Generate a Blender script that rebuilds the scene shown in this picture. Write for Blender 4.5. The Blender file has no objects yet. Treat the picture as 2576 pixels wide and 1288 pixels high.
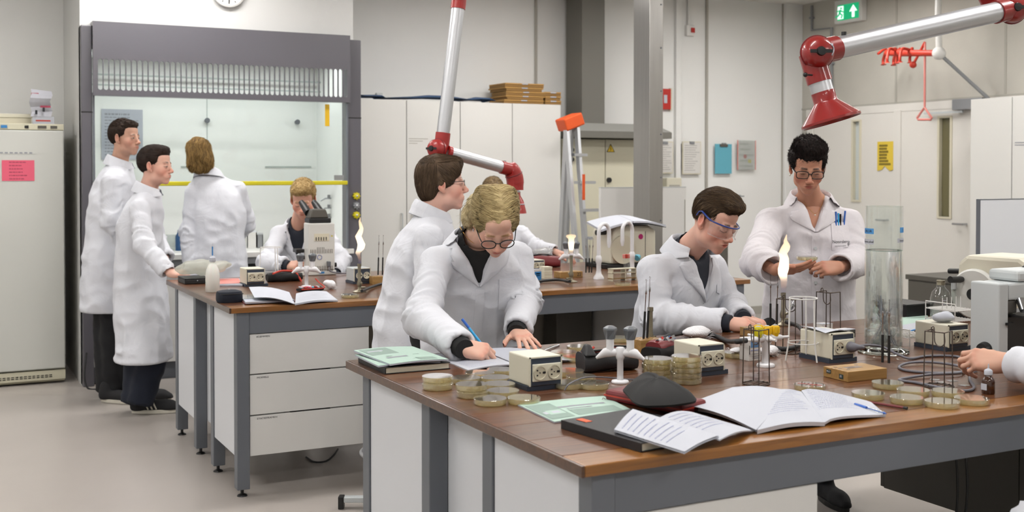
import bpy, bmesh, math, random
import numpy as np
from mathutils import Vector, Matrix, Euler, noise as mnoise
from mathutils.bvhtree import BVHTree
random.seed(7); np.random.seed(7)
SC = bpy.context.scene
COL = SC.collection
PI = math.pi
# ------------------------------------------------------------------ camera
FPX = 2858.0; CAMZ = 1.54; YAW = math.radians(27.4); PITCH = math.atan(55/2858); CX, CY = 1288.0, 485.0
cam_d = bpy.data.cameras.new('camera'); cam = bpy.data.objects.new('camera', cam_d); COL.objects.link(cam)
cam.location = (0, 0, CAMZ); cam.rotation_euler = (PI/2 - PITCH, 0, -YAW)
cam_d.sensor_width = 36.0; cam_d.lens = FPX/2576*36.0; cam_d.shift_y = -(644-CY)/2576
cam_d.clip_start = 0.05; cam_d.clip_end = 60
cam_d.dof.use_dof = True; cam_d.dof.focus_distance = 4.3; cam_d.dof.aperture_fstop = 4.5
SC.camera = cam
# ------------------------------------------------------------------ colour management, world
SC.view_settings.view_transform = 'Standard'; SC.view_settings.look = 'None'
SC.view_settings.gamma = 1.0; SC.view_settings.use_curve_mapping = False
SC.view_settings.exposure = -0.1
SC.cycles.use_denoising = True
SC.cycles.max_bounces = 8; SC.cycles.diffuse_bounces = 3; SC.cycles.glossy_bounces = 3; SC.cycles.transparent_max_bounces = 20; SC.cycles.transmission_bounces = 8
SC.cycles.use_adaptive_sampling = True; SC.cycles.adaptive_threshold = 0.12; SC.cycles.adaptive_min_samples = 12; SC.cycles.sample_clamp_indirect = 6.0
SC.cycles.caustics_reflective = False; SC.cycles.caustics_refractive = False
W = bpy.data.worlds.new('world'); SC.world = W; W.use_nodes = True
W.node_tree.nodes['Background'].inputs[0].default_value = (0.9, 0.95, 1, 1)
W.node_tree.nodes['Background'].inputs[1].default_value = 0.3
ROOM = dict(x0=-3.2, x1=8.57, y0=-3.0, y1=9.67, h=3.36)
LAMP_W = 34.0
HOOD_W = 8.5
# rows of long fluorescent fixtures on the ceiling (bodies are built with the ceiling)
LAMPS = [(x, y) for y in (-0.6, 2.6, 5.6, 7.9) for x in (-1.4, 1.5, 4.4, 7.1)]
for lx, ly in LAMPS:
    ld = bpy.data.lights.new('ceiling_lamp_light', 'AREA'); ld.shape = 'RECTANGLE'
    ld.size = 1.45; ld.size_y = 0.26; ld.energy = LAMP_W; ld.color = (1.0, 0.99, 0.985)
    lo = bpy.data.objects.new('ceiling_lamp_light', ld); COL.objects.link(lo); lo.location = (lx, ly, 3.25)
hl = bpy.data.lights.new('hood_light', 'AREA'); hl.shape = 'RECTANGLE'; hl.size = 1.7; hl.size_y = 0.2
hl.energy = HOOD_W; hl.color = (0.98, 1.0, 0.99)
hlo = bpy.data.objects.new('hood_light', hl); COL.objects.link(hlo); hlo.location = (2.04, 8.85, 2.412)

# ------------------------------------------------------------------ camera maths: a pixel of the photograph to a point of the place
_F0 = np.array([math.sin(YAW), math.cos(YAW), 0.0]); _R = np.array([math.cos(YAW), -math.sin(YAW), 0.0]); _U0 = np.array([0, 0, 1.0])
_F = _F0*math.cos(PITCH) - _U0*math.sin(PITCH); _U = _U0*math.cos(PITCH) + _F0*math.sin(PITCH)
def at(u, v, z=None, y=None, x=None, d=None):
    r = _F + _R*(u-CX)/FPX - _U*(v-CY)/FPX
    if z is not None: t = (z-CAMZ)/r[2]
    elif y is not None: t = y/r[1]
    elif x is not None: t = x/r[0]
    else: t = d
    return Vector((r[0]*t, r[1]*t, CAMZ + r[2]*t))
def V(*a): return Vector(a)

# ------------------------------------------------------------------ materials
def lin(c):
    if isinstance(c, str):
        c = c.lstrip('#'); c = [int(c[i:i+2], 16) for i in (0, 2, 4)]
    return tuple(((v/255)/12.92 if v/255 <= 0.04045 else ((v/255+0.055)/1.055)**2.4) for v in c[:3]) + (1.0,)
MATS = {}
def mat(name, col, rough=0.5, metal=0.0, spec=0.5, bump=0.0, bscale=200.0, var=0.0, vscale=6.0, coat=0.0, emit=0.0, stretch=(1, 1, 1), trans=0.0, ior=1.45, sss=0.0, attr=None, sheen=0.0):
    m = bpy.data.materials.new(name); m.use_nodes = True; nt = m.node_tree; N = nt.nodes; L = nt.links
    b = N['Principled BSDF']; c = lin(col)
    b.inputs['Base Color'].default_value = c; b.inputs['Roughness'].default_value = rough
    b.inputs['Metallic'].default_value = metal; b.inputs['Specular IOR Level'].default_value = spec
    b.inputs['Coat Weight'].default_value = coat; b.inputs['Coat Roughness'].default_value = 0.08
    if trans: b.inputs['Transmission Weight'].default_value = trans; b.inputs['IOR'].default_value = ior
    if sss:
        b.inputs['Subsurface Weight'].default_value = sss; b.inputs['Subsurface Radius'].default_value = (1, 0.35, 0.2); b.inputs['Subsurface Scale'].default_value = 0.008
    if sheen: b.inputs['Sheen Weight'].default_value = sheen
    if emit:
        b.inputs['Emission Color'].default_value = c; b.inputs['Emission Strength'].default_value = emit
    src = None
    if attr:
        a = N.new('ShaderNodeAttribute'); a.attribute_name = attr; src = a.outputs['Color']; L.new(src, b.inputs['Base Color'])
    if var or bump:
        tc = N.new('ShaderNodeTexCoord'); mp = N.new('ShaderNodeMapping'); mp.inputs['Scale'].default_value = stretch
        L.new(tc.outputs['Object'], mp.inputs['Vector'])
    if var:
        n = N.new('ShaderNodeTexNoise'); n.inputs['Scale'].default_value = vscale; n.inputs['Detail'].default_value = 6
        L.new(mp.outputs[0], n.inputs['Vector'])
        hs = N.new('ShaderNodeHueSaturation'); hs.inputs['Color'].default_value = c
        if src: L.new(src, hs.inputs['Color'])
        mr = N.new('ShaderNodeMapRange'); mr.inputs['To Min'].default_value = 1-var; mr.inputs['To Max'].default_value = 1+var
        mr.inputs['From Min'].default_value = 0.25; mr.inputs['From Max'].default_value = 0.75
        L.new(n.outputs['Fac'], mr.inputs['Value']); L.new(mr.outputs[0], hs.inputs['Value']); L.new(hs.outputs[0], b.inputs['Base Color'])
    if bump:
        n2 = N.new('ShaderNodeTexNoise'); n2.inputs['Scale'].default_value = bscale; n2.inputs['Detail'].default_value = 4
        L.new(mp.outputs[0], n2.inputs['Vector'])
        bp = N.new('ShaderNodeBump'); bp.inputs['Strength'].default_value = bump; bp.inputs['Distance'].default_value = 0.01
        L.new(n2.outputs['Fac'], bp.inputs['Height']); L.new(bp.outputs[0], b.inputs['Normal'])
    MATS[name] = m
    return m
def clear_mat(name, tint, gloss=0.6, rough=0.03, body=0.0, bodycol='#ffffff'):
    """thin clear plastic or glass: see-through with a fresnel gloss, and a little body colour"""
    m = bpy.data.materials.new(name); m.use_nodes = True; nt = m.node_tree; N = nt.nodes; L = nt.links
    for n in list(N):
        if n.type != 'OUTPUT_MATERIAL': N.remove(n)
    out = [n for n in N if n.type == 'OUTPUT_MATERIAL'][0]
    t = N.new('ShaderNodeBsdfTransparent'); t.inputs[0].default_value = lin(tint)
    g = N.new('ShaderNodeBsdfGlossy'); g.inputs['Roughness'].default_value = rough; g.inputs['Color'].default_value = (1, 1, 1, 1)
    lw = N.new('ShaderNodeLayerWeight'); lw.inputs['Blend'].default_value = 0.5
    pw = N.new('ShaderNodeMath'); pw.operation = 'POWER'; pw.inputs[1].default_value = 4.0; L.new(lw.outputs['Facing'], pw.inputs[0])
    mu = N.new('ShaderNodeMath'); mu.operation = 'MULTIPLY_ADD'; mu.inputs[1].default_value = gloss*0.7; mu.inputs[2].default_value = 0.045*gloss; L.new(pw.outputs[0], mu.inputs[0])
    mx = N.new('ShaderNodeMixShader'); L.new(mu.outputs[0], mx.inputs[0])
    src = t.outputs[0]
    if body:
        d = N.new('ShaderNodeBsdfDiffuse'); d.inputs[0].default_value = lin(bodycol)
        tl = N.new('ShaderNodeBsdfTranslucent'); tl.inputs[0].default_value = lin(bodycol)
        m1 = N.new('ShaderNodeMixShader'); m1.inputs[0].default_value = 0.5; L.new(d.outputs[0], m1.inputs[1]); L.new(tl.outputs[0], m1.inputs[2])
        m2 = N.new('ShaderNodeMixShader'); m2.inputs[0].default_value = body; L.new(t.outputs[0], m2.inputs[1]); L.new(m1.outputs[0], m2.inputs[2])
        src = m2.outputs[0]
    L.new(src, mx.inputs[1]); L.new(g.outputs[0], mx.inputs[2]); L.new(mx.outputs[0], out.inputs[0])
    MATS[name] = m
    return m
def wood_mat(name, c1, c2, rough=0.3, coat=0.4, scale=1.0, randomize=True):
    m = bpy.data.materials.new(name); m.use_nodes = True; nt = m.node_tree; N = nt.nodes; L = nt.links; b = N['Principled BSDF']
    tc = N.new('ShaderNodeTexCoord'); mp = N.new('ShaderNodeMapping'); mp.inputs['Scale'].default_value = (1.2*scale, 22*scale, 22*scale)
    oi = N.new('ShaderNodeObjectInfo'); va = N.new('ShaderNodeVectorMath'); va.operation = 'ADD'
    L.new(tc.outputs['Object'], va.inputs[0])
    sc = N.new('ShaderNodeMath'); sc.operation = 'MULTIPLY'; sc.inputs[1].default_value = 13.0; L.new(oi.outputs['Random'], sc.inputs[0])
    if randomize: L.new(sc.outputs[0], va.inputs[1])
    L.new(va.outputs[0], mp.inputs['Vector'])
    n = N.new('ShaderNodeTexNoise'); n.inputs['Scale'].default_value = 3.0; n.inputs['Detail'].default_value = 8; n.inputs['Roughness'].default_value = 0.6; n.inputs['Distortion'].default_value = 0.6
    L.new(mp.outputs[0], n.inputs['Vector'])
    r = N.new('ShaderNodeValToRGB'); r.color_ramp.elements[0].position = 0.3; r.color_ramp.elements[1].position = 0.72
    r.color_ramp.elements[0].color = lin(c1); r.color_ramp.elements[1].color = lin(c2); L.new(n.outputs['Fac'], r.inputs[0])
    hs = N.new('ShaderNodeHueSaturation'); L.new(r.outputs[0], hs.inputs['Color'])
    mr = N.new('ShaderNodeMapRange'); mr.inputs['To Min'].default_value = 0.82; mr.inputs['To Max'].default_value = 1.16; L.new(oi.outputs['Random'], mr.inputs['Value'])
    if randomize: L.new(mr.outputs[0], hs.inputs['Value'])
    L.new(hs.outputs[0], b.inputs['Base Color'])
    b.inputs['Roughness'].default_value = rough; b.inputs['Coat Weight'].default_value = coat; b.inputs['Coat Roughness'].default_value = 0.12
    bp = N.new('ShaderNodeBump'); bp.inputs['Strength'].default_value = 0.08; bp.inputs['Distance'].default_value = 0.004
    L.new(n.outputs['Fac'], bp.inputs['Height']); L.new(bp.outputs[0], b.inputs['Normal'])
    MATS[name] = m
    return m
def flame_mat(name):
    m = bpy.data.materials.new(name); m.use_nodes = True; nt = m.node_tree; N = nt.nodes; L = nt.links
    for n in list(N):
        if n.type != 'OUTPUT_MATERIAL': N.remove(n)
    out = [n for n in N if n.type == 'OUTPUT_MATERIAL'][0]
    tc = N.new('ShaderNodeTexCoord'); sp = N.new('ShaderNodeSeparateXYZ'); L.new(tc.outputs['Generated'], sp.inputs[0])
    r = N.new('ShaderNodeValToRGB'); e = r.color_ramp.elements
    e[0].position = 0.0; e[0].color = (0.25, 0.3, 0.9, 1); e[1].position = 1.0; e[1].color = (1, 0.72, 0.42, 1)
    a = e.new(0.12); a.color = (0.9, 0.5, 0.35, 1); a = e.new(0.3); a.color = (1, 0.82, 0.6, 1)
    L.new(sp.outputs['Z'], r.inputs[0])
    st = N.new('ShaderNodeValToRGB'); q = st.color_ramp.elements; q[0].position = 0; q[0].color = (0.08, 0.08, 0.08, 1); q[1].position = 1; q[1].color = (0.55, 0.55, 0.55, 1)
    a = q.new(0.2); a.color = (0.35, 0.35, 0.35, 1); a = q.new(0.35); a.color = (1, 1, 1, 1)
    L.new(sp.outputs['Z'], st.inputs[0])
    lw = N.new('ShaderNodeLayerWeight'); lw.inputs['Blend'].default_value = 0.35
    em = N.new('ShaderNodeEmission'); L.new(r.outputs[0], em.inputs['Color'])
    mu = N.new('ShaderNodeMath'); mu.operation = 'MULTIPLY'; mu.inputs[1].default_value = 3.2; L.new(st.outputs[0], mu.inputs[0]); L.new(mu.outputs[0], em.inputs['Strength'])
    tr = N.new('ShaderNodeBsdfTransparent'); mx = N.new('ShaderNodeMixShader')
    ad = N.new('ShaderNodeMath'); ad.operation = 'MULTIPLY_ADD'; ad.inputs[1].default_value = -0.35; ad.inputs[2].default_value = 0.62; L.new(lw.outputs['Facing'], ad.inputs[0])
    m2 = N.new('ShaderNodeMath'); m2.operation = 'MULTIPLY'; L.new(ad.outputs[0], m2.inputs[0]); L.new(st.outputs[0], m2.inputs[1])
    L.new(m2.outputs[0], mx.inputs[0]); L.new(tr.outputs[0], mx.inputs[1]); L.new(em.outputs[0], mx.inputs[2]); L.new(mx.outputs[0], out.inputs[0])
    MATS[name] = m
    return m

mat('wall', '#e2e2e0', 0.85, var=0.015, vscale=1.2, bump=0.02, bscale=90)
mat('wall_beige', '#cfcac2', 0.85, var=0.02, vscale=1.0)
mat('chase', '#cbcbc9', 0.7)
mat('ceiling', '#e2e0da', 0.9)
mat('seam', '#a9a69d', 0.8)
mat('white_lam', '#d9d8d5', 0.42, var=0.012, vscale=3)
mat('white_lam2', '#d8d7d3', 0.45)
mat('white_cool', '#d5d8dd', 0.4)
mat('door_white', '#d8d5cf', 0.5)
mat('floor', '#aca59f', 0.3, var=0.035, vscale=2.5, bump=0.015, bscale=40, spec=0.4)
mat('steel_grey', '#666a71', 0.42, var=0.02)
mat('steel_light', '#85878a', 0.42)
mat('hood_grey', '#5c5a60', 0.28, spec=0.5)
mat('hood_inner', '#eceeec', 0.5)
mat('hood_line', '#a9b3b0', 0.5)
mat('black', '#101011', 0.45)
mat('black_soft', '#0c0c0d', 0.85)
mat('rubber', '#1c1c1e', 0.55)
mat('grey_rubber', '#696870', 0.5)
mat('dark_panel', '#55524c', 0.6)
mat('yellow', '#c9bd1c', 0.4)
mat('yellow2', '#e0b416', 0.45)
mat('red_arm', '#841110', 0.32, coat=0.5)
mat('red_arm_bg', '#951d1b', 0.4, coat=0.2)
mat('red', '#b5261e', 0.5)
mat('alu', '#c4c6ca', 0.36, metal=0.85, spec=0.5, bump=0.03, bscale=400)
mat('brushed', '#a8a6a3', 0.3, metal=0.9, bump=0.05, bscale=30, stretch=(40, 40, 1), var=0.06, vscale=2)
mat('concrete', '#bcb9b0', 0.85, var=0.09, vscale=2.2, bump=0.12, bscale=30)
mat('ivory', '#d5d1bf', 0.42)
mat('ivory2', '#cfc9b4', 0.45)
mat('socket_blue', '#343d4b', 0.4)
mat('chrome', '#b9bbbf', 0.2, metal=1.0)
mat('wire_dark', '#5a504a', 0.35, metal=0.8)
mat('wire_white', '#dbdbd8', 0.45)
mat('gas_white', '#dcdcdf', 0.35)
mat('knob_grey', '#62666b', 0.35)
mat('brass_old', '#8d8674', 0.38, metal=0.85, var=0.12, vscale=60)
mat('paper', '#b9bcc5', 0.85)
mat('paper_cool', '#aeb2bd', 0.85)
mat('sheet_white', '#d2d0cc', 0.85); mat('ink_pale', '#a9a7a5', 0.85)
mat('mint', '#a9c2b6', 0.7)
mat('mint_dark', '#869b91', 0.7)
mat('ink', '#23252b', 0.7)
mat('ink_grey', '#8d8f96', 0.8)
mat('ink_blue', '#8a92b8', 0.8)
mat('leather', '#1b1b1e', 0.5, bump=0.08, bscale=300)
mat('bordeaux', '#6e1f24', 0.42, bump=0.03, bscale=200)
mat('orange', '#d8541c', 0.5)
mat('red_trim', '#b93a2b', 0.6)
mat('navy', '#121826', 0.8, bump=0.1, bscale=900)
mat('blue_plastic', '#2a5fb4', 0.35)
mat('cyan_pen', '#2f9ed6', 0.3)
mat('blue_box', '#2f79b5', 0.5)
mat('cotton', '#ecebee', 0.95, bump=0.5, bscale=250)
mat('bottle_pe', '#dad9d3', 0.4, sss=0.2)
mat('amber', '#3a1d0b', 0.12, coat=0.5)
mat('teal_clip', '#5fa8bb', 0.6)
mat('kraft', '#b38a4c', 0.7)
mat('kraft_dark', '#8a6734', 0.7)
mat('sheet_blue', '#1e4874', 0.6)
mat('pink', '#dd5e76', 0.7)
mat('note_yellow', '#d9bd42', 0.7)
mat('sign_yellow', '#d9b51d', 0.5)
mat('beige_cab', '#c9c5b0', 0.5)
mat('magenta', '#b01467', 0.5)
mat('mic_white', '#cdcdc8', 0.4)
mat('mic_grey', '#bcc1c2', 0.4)
mat('agar', '#d9cd96', 0.35)
mat('pink_dull', '#d4827a', 0.6)  # plain pinkish red, no emission
mat('exit_green', '#12a36c', 0.5, emit=0.9)
mat('exit_white', '#e8fff5', 0.5, emit=1.1)
mat('lamp_soft', '#f4fffa', 0.5, emit=1.6)
mat('lamp_white', '#fff6e8', 0.5, emit=6.0)
wood_mat('wood', '#45291a', '#74482a')
wood_mat('wood_edge', '#6a4218', '#95622a')
wood_mat('wood_end', '#3b2415', '#5d3b22')
wood_mat('wood_block', '#866535', '#aa8650', 0.5, 0.1)
clear_mat('clear', '#faf9f3', 1.5, 0.05, body=0.07, bodycol='#fbf8ec')
clear_mat('agar_clear', '#f7efcf', 0.5, 0.06, body=0.2, bodycol='#f5ebc4')
clear_mat('glass_pane', '#fafcfb', 0.4, 0.02)
clear_mat('glass_thin', '#fafcfb', 1.1, 0.02, body=0.02)
clear_mat('goggle', '#efecec', 1.0, 0.05, body=0.08)
clear_mat('film', '#eef1f0', 0.9, 0.1, body=0.22)
mat('glass_solid', '#eef6f3', 0.0, trans=1.0, ior=1.45)
mat('water', '#f4f9f8', 0.0, trans=1.0, ior=1.33)
flame_mat('flame')
_w = MATS['water'].node_tree; _n = _w.nodes; _t = _n.new('ShaderNodeBsdfTransparent'); _r = _n.new('ShaderNodeBsdfRefraction'); _r.inputs['IOR'].default_value = 1.33; _r.inputs['Roughness'].default_value = 0.0; _m = _n.new('ShaderNodeMixShader'); _m.inputs[0].default_value = .5
_w.links.new(_t.outputs[0], _m.inputs[1]); _w.links.new(_r.outputs[0], _m.inputs[2]); _w.links.new(_m.outputs[0], [n for n in _n if n.type == 'OUTPUT_MATERIAL'][0].inputs[0])

# ------------------------------------------------------------------ mesh builder and object helpers
class MB:
    def __init__(s): s.v = []; s.f = []
    def add(s, vs, fs):
        o = len(s.v); s.v += [tuple(v) for v in vs]; s.f += [tuple(i+o for i in f) for f in fs]; return s
    def box(s, x0, x1, y0, y1, z0, z1, M=None):
        vs = [Vector(p) for p in ((x0, y0, z0), (x1, y0, z0), (x1, y1, z0), (x0, y1, z0), (x0, y0, z1), (x1, y0, z1), (x1, y1, z1), (x0, y1, z1))]
        if M is not None: vs = [M @ v for v in vs]
        return s.add(vs, [(0, 3, 2, 1), (4, 5, 6, 7), (0, 1, 5, 4), (1, 2, 6, 5), (2, 3, 7, 6), (3, 0, 4, 7)])
    def prism(s, poly, z0, z1, M=None, top=None):
        n = len(poly); t = top or poly
        vs = [Vector((p[0], p[1], z0)) for p in poly] + [Vector((p[0], p[1], z1)) for p in t]
        if M is not None: vs = [M @ v for v in vs]
        return s.add(vs, [tuple(range(n-1, -1, -1)), tuple(range(n, 2*n))] + [(i, (i+1) % n, n+(i+1) % n, n+i) for i in range(n)])
    def lathe(s, prof, n=24, o=(0, 0, 0), M=None, close=True):
        vs = []; fs = []
        for r, z in prof:
            for k in range(n):
                a = 2*PI*k/n; p = Vector((r*math.cos(a), r*math.sin(a), z))
                if M is not None: p = M @ p
                vs.append(p + Vector(o))
        m = len(prof)
        for i in range(m-1):
            for k in range(n):
                k2 = (k+1) % n; fs.append((i*n+k, i*n+k2, (i+1)*n+k2, (i+1)*n+k))
        if close:
            if prof[0][0] > 1e-5: fs.append(tuple(range(n-1, -1, -1)))
            if prof[-1][0] > 1e-5: fs.append(tuple(range((m-1)*n, m*n)))
        return s.add(vs, fs)
    def tube(s, pts, r, n=8, cap=True, closed=False):
        P = [Vector(p) for p in pts]; m = len(P)
        R = r if isinstance(r, (list, tuple)) else [r]*m
        T = []
        for i in range(m):
            if closed: t = P[(i+1) % m] - P[i-1]
            else: t = P[min(i+1, m-1)] - P[max(i-1, 0)]
            T.append(t.normalized() if t.length > 1e-9 else Vector((0, 0, 1)))
        up = Vector((0, 0, 1)) if abs(T[0].z) < 0.9 else Vector((1, 0, 0))
        x = T[0].cross(up).normalized(); vs = []; fs = []
        for i in range(m):
            x = (x - T[i]*x.dot(T[i]))
            x = x.normalized() if x.length > 1e-6 else T[i].orthogonal().normalized()
            y = T[i].cross(x)
            for k in range(n):
                a = 2*PI*k/n; vs.append(P[i] + (x*math.cos(a) + y*math.sin(a))*R[i])
        for i in range(m if closed else m-1):
            j = (i+1) % m
            for k in range(n):
                k2 = (k+1) % n; fs.append((i*n+k, i*n+k2, j*n+k2, j*n+k))
        if cap and not closed: fs += [tuple(range(n-1, -1, -1)), tuple(range((m-1)*n, m*n))]
        return s.add(vs, fs)
    def cyl(s, a, b, r, r2=None, n=20): return s.tube([a, b], [r, r if r2 is None else r2], n)
    def ball(s, c, r, n=16, m=10, sc=(1, 1, 1)):
        vs = []; fs = []
        for i in range(m+1):
            t = PI*i/m
            for k in range(n):
                a = 2*PI*k/n; vs.append((c[0]+r*sc[0]*math.sin(t)*math.cos(a), c[1]+r*sc[1]*math.sin(t)*math.sin(a), c[2]+r*sc[2]*math.cos(t)))
        for i in range(m):
            for k in range(n):
                k2 = (k+1) % n; fs.append((i*n+k, (i+1)*n+k, (i+1)*n+k2, i*n+k2))
        return s.add(vs, fs)
    def ring(s, c, R, r, n=40, k=8, M=None):
        pts = [Vector((R*math.cos(2*PI*i/n), R*math.sin(2*PI*i/n), 0)) for i in range(n)]
        if M is not None: pts = [M @ p for p in pts]
        return s.tube([p + Vector(c) for p in pts], r, k, closed=True)
    def sheet(s, fn, nu, nv, th=0.0):
        """grid surface fn(u,v) with thickness th added underneath (-z)"""
        vs = [Vector(fn(i/nu, j/nv)) for j in range(nv+1) for i in range(nu+1)]; n = nu+1; fs = []
        for j in range(nv):
            for i in range(nu): fs.append((j*n+i, j*n+i+1, (j+1)*n+i+1, (j+1)*n+i))
        if th:
            k = len(vs); vs += [v - Vector((0, 0, th)) for v in vs]
            fs += [tuple(i+k for i in reversed(f)) for f in list(fs)]
            b = [i for i in range(n)] + [j*n+nu for j in range(1, nv+1)] + [nv*n+i for i in range(nu-1, -1, -1)] + [j*n for j in range(nv-1, 0, -1)]
            for q in range(len(b)):
                a, c = b[q], b[(q+1) % len(b)]; fs.append((a, a+k, c+k, c))
        return s.add(vs, fs)
    def mesh(s, name):
        me = bpy.data.meshes.new(name); me.from_pydata(s.v, [], s.f); me.validate(); return me
    def build(s, name, m, parent=None, smooth=None, bevel=0.0, loc=None):
        return obj(name, s.mesh(name), m, parent, smooth, bevel, loc)
def obj(name, me, m, parent=None, smooth=None, bevel=0.0, loc=None):
    o = bpy.data.objects.new(name, me); COL.objects.link(o)
    mm = MATS[m] if isinstance(m, str) else m
    if mm is not None and not me.materials: me.materials.append(mm)
    if smooth is not None:
        me.shade_smooth()
        if smooth < 179: me.set_sharp_from_angle(angle=math.radians(smooth))
    if bevel:
        b = o.modifiers.new('bevel', 'BEVEL'); b.width = bevel; b.segments = 2; b.limit_method = 'ANGLE'; b.angle_limit = math.radians(40); b.harden_normals = False
    if parent is not None: o.parent = parent
    if loc is not None: o.location = loc
    return o
def tag(o, label=None, cat=None, group=None, kind=None):
    if label: o['label'] = label
    if cat: o['category'] = cat
    if group: o['group'] = group
    if kind: o['kind'] = kind
    return o
def thing(name, label, cat, loc=(0, 0, 0), rz=0.0, group=None):
    o = bpy.data.objects.new(name, None); COL.objects.link(o); o.empty_display_size = 0.05
    o.location = loc; o.rotation_euler = (0, 0, rz)
    return tag(o, label, cat, group)
def struct(name, mb, m, parent=None, **k):
    o = mb.build(name, m, parent, **k)
    if parent is None: o['kind'] = 'structure'
    return o
def copy_tree(o, parent=None):
    c = o.copy(); COL.objects.link(c); c.parent = parent
    for ch in list(o.children): copy_tree(ch, c)
    return c
def text_mesh(s, size, m, parent, M, name='lettering', ext=0.0003, align='CENTER', sx=1.0, lab=None):
    cu = bpy.data.curves.new(name, 'FONT'); cu.body = s; cu.size = size; cu.align_x = align; cu.align_y = 'CENTER'; cu.extrude = ext; cu.resolution_u = 3
    t = bpy.data.objects.new(name, cu); COL.objects.link(t)
    dg = bpy.context.evaluated_depsgraph_get(); me = bpy.data.meshes.new_from_object(t.evaluated_get(dg))
    bpy.data.objects.remove(t); bpy.data.curves.remove(cu)
    S = Matrix.Diagonal((sx, 1, 1, 1)); me.transform(M @ S); me.materials.clear()
    o = obj(name, me, m, parent)
    if lab: o['label'] = lab
    return o
def frame(o, xax, yax):
    """matrix with given origin, x and y axis (z = x cross y)"""
    x = Vector(xax).normalized(); y = Vector(yax); y = (y - x*y.dot(x)).normalized(); z = x.cross(y)
    return Matrix(((x.x, y.x, z.x, o[0]), (x.y, y.y, z.y, o[1]), (x.z, y.z, z.z, o[2]), (0, 0, 0, 1)))
def arc(c, R, a0, a1, n, ax=(1, 0, 0), ay=(0, 0, 1)):
    ax = Vector(ax); ay = Vector(ay); c = Vector(c)
    return [c + ax*R*math.cos(a0+(a1-a0)*i/n) + ay*R*math.sin(a0+(a1-a0)*i/n) for i in range(n+1)]
def spline(P, n=8):
    P = [Vector(p) for p in P]; out = []
    Q = [2*P[0]-P[1]] + P + [2*P[-1]-P[-2]]
    for i in range(1, len(Q)-2):
        p0, p1, p2, p3 = Q[i-1:i+3]
        for k in range(n):
            t = k/n; out.append(0.5*((2*p1) + (p2-p0)*t + (2*p0-5*p1+4*p2-p3)*t*t + (3*p1-p0-3*p2+p3)*t**3))
    out.append(P[-1]); return out
# ================================================================== THE SETTING
X0, X1, Y0, Y1, HH = ROOM['x0'], ROOM['x1'], ROOM['y0'], ROOM['y1'], ROOM['h']
struct('floor', MB().box(X0-.1, X1+.1, Y0-.1, Y1+.1, -0.1, 0), 'floor')
struct('ceiling', MB().box(X0-.1, X1+.1, Y0-.1, Y1+.1, HH, HH+0.1), 'ceiling')
struct('wall_far', MB().box(X0, X1+.1, Y1, Y1+.1, 0, HH), 'wall')
struct('wall_left', MB().box(X0-.1, X0, Y0, Y1+.1, 0, HH), 'wall')
struct('wall_near', MB().box(X0-.1, X1+.1, Y0-.1, Y0, 0, HH), 'wall')
wr = struct('wall_right', MB().box(X1, X1+.1, Y0, Y1, 0, HH), 'concrete')
# chase around the fume hood: a boxed-out wall with an opening
hx0, hx1, hy = 1.0, 3.075, 8.56
ch = MB().box(hx0, hx1-.03, 8.62, Y1, 2.56, HH)
ch.box(hx0, hx0+.04, 8.62, Y1, 0, 2.56).box(hx1-.07, hx1-.03, 8.62, Y1, 0, 2.56)
struct('wall_chase', ch, 'chase')
struct('baseboard_far', MB().box(X0, hx0, Y1-.015, Y1, 0, .08).box(5.3, X1, Y1-.015, Y1, 0, .08), 'seam')
# conduit and panel joints of the far wall
def wx(u, y): return at(u, 430, y=y).x
n = 1
CW = Y1-.002
for u, w in ((1348, .012), (1703, .03), (1777, .014), (1970, .02)):
    x = wx(u, Y1-.01); struct('trim_%d' % n, MB().box(x-w, x+w, Y1-.02 if w < .03 else Y1-.035, Y1, 0, HH), 'wall' if w > .02 else 'seam', bevel=.003); n += 1
x = wx(1976, Y1-.06); struct('trim_%d' % n, MB().box(x, X1, Y1-.06, Y1, 0, HH), 'wall', bevel=.004); n += 1
# ledge of the concrete wall over the doors
y0d, y1d = at(2038, 300, x=X1).y, 5.3
struct('trim_%d' % n, MB().box(X1-.06, X1, y1d, y0d, 2.12, 2.20), 'door_white', bevel=.004); n += 1
struct('trim_%d' % n, MB().box(X1-.012, X1, y1d, Y1, 2.205, 2.222), 'seam'); n += 1
for u in (2040, 2259):
    y = at(u, 430, x=X1-.05).y; struct('trim_%d' % n, MB().box(X1-.07, X1, y-.045, y+.045, 0, 2.14), 'door_white', bevel=.004); n += 1
def door(k, ua, ub, wa, wb, wz0, wz1, glass):
    ya, yb = at(ua, 430, x=X1-.05).y, at(ub, 430, x=X1-.05).y      # ya > yb
    w0, w1 = at(wa, 430, x=X1-.05).y, at(wb, 430, x=X1-.05).y
    m = MB(); xa, xb = X1-.055, X1-.005
    m.box(xa, xb, yb, w1, 0.01, 2.12); m.box(xa, xb, w0, ya, 0.01, 2.12); m.box(xa, xb, w1, w0, wz1, 2.12); m.box(xa, xb, w1, w0, 0.01, wz0)
    d = struct('door_%d' % k, m, 'door_white')
    f = MB(); t = .02
    f.box(xa-.012, xb, w1-t, w1+.004, wz0-t, wz1+t).box(xa-.012, xb, w0-.004, w0+t, wz0-t, wz1+t).box(xa-.012, xb, w1, w0, wz1, wz1+t).box(xa-.012, xb, w1, w0, wz0-t, wz0)
    f.build('window_frame', 'ivory2', d, bevel=.003)
    MB().box(xb-.02, xb-.012, w1, w0, wz0, wz1).build('pane', glass, d)
    h = MB(); hy_ = yb+.07 if k == 1 else yb+.08
    h.tube([(xa, hy_, 1.05), (xa-.05, hy_, 1.05), (xa-.05, hy_+.12, 1.05)], .01, 8)
    h.build('door_handle', 'chrome', d, smooth=40)
    return d
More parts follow.
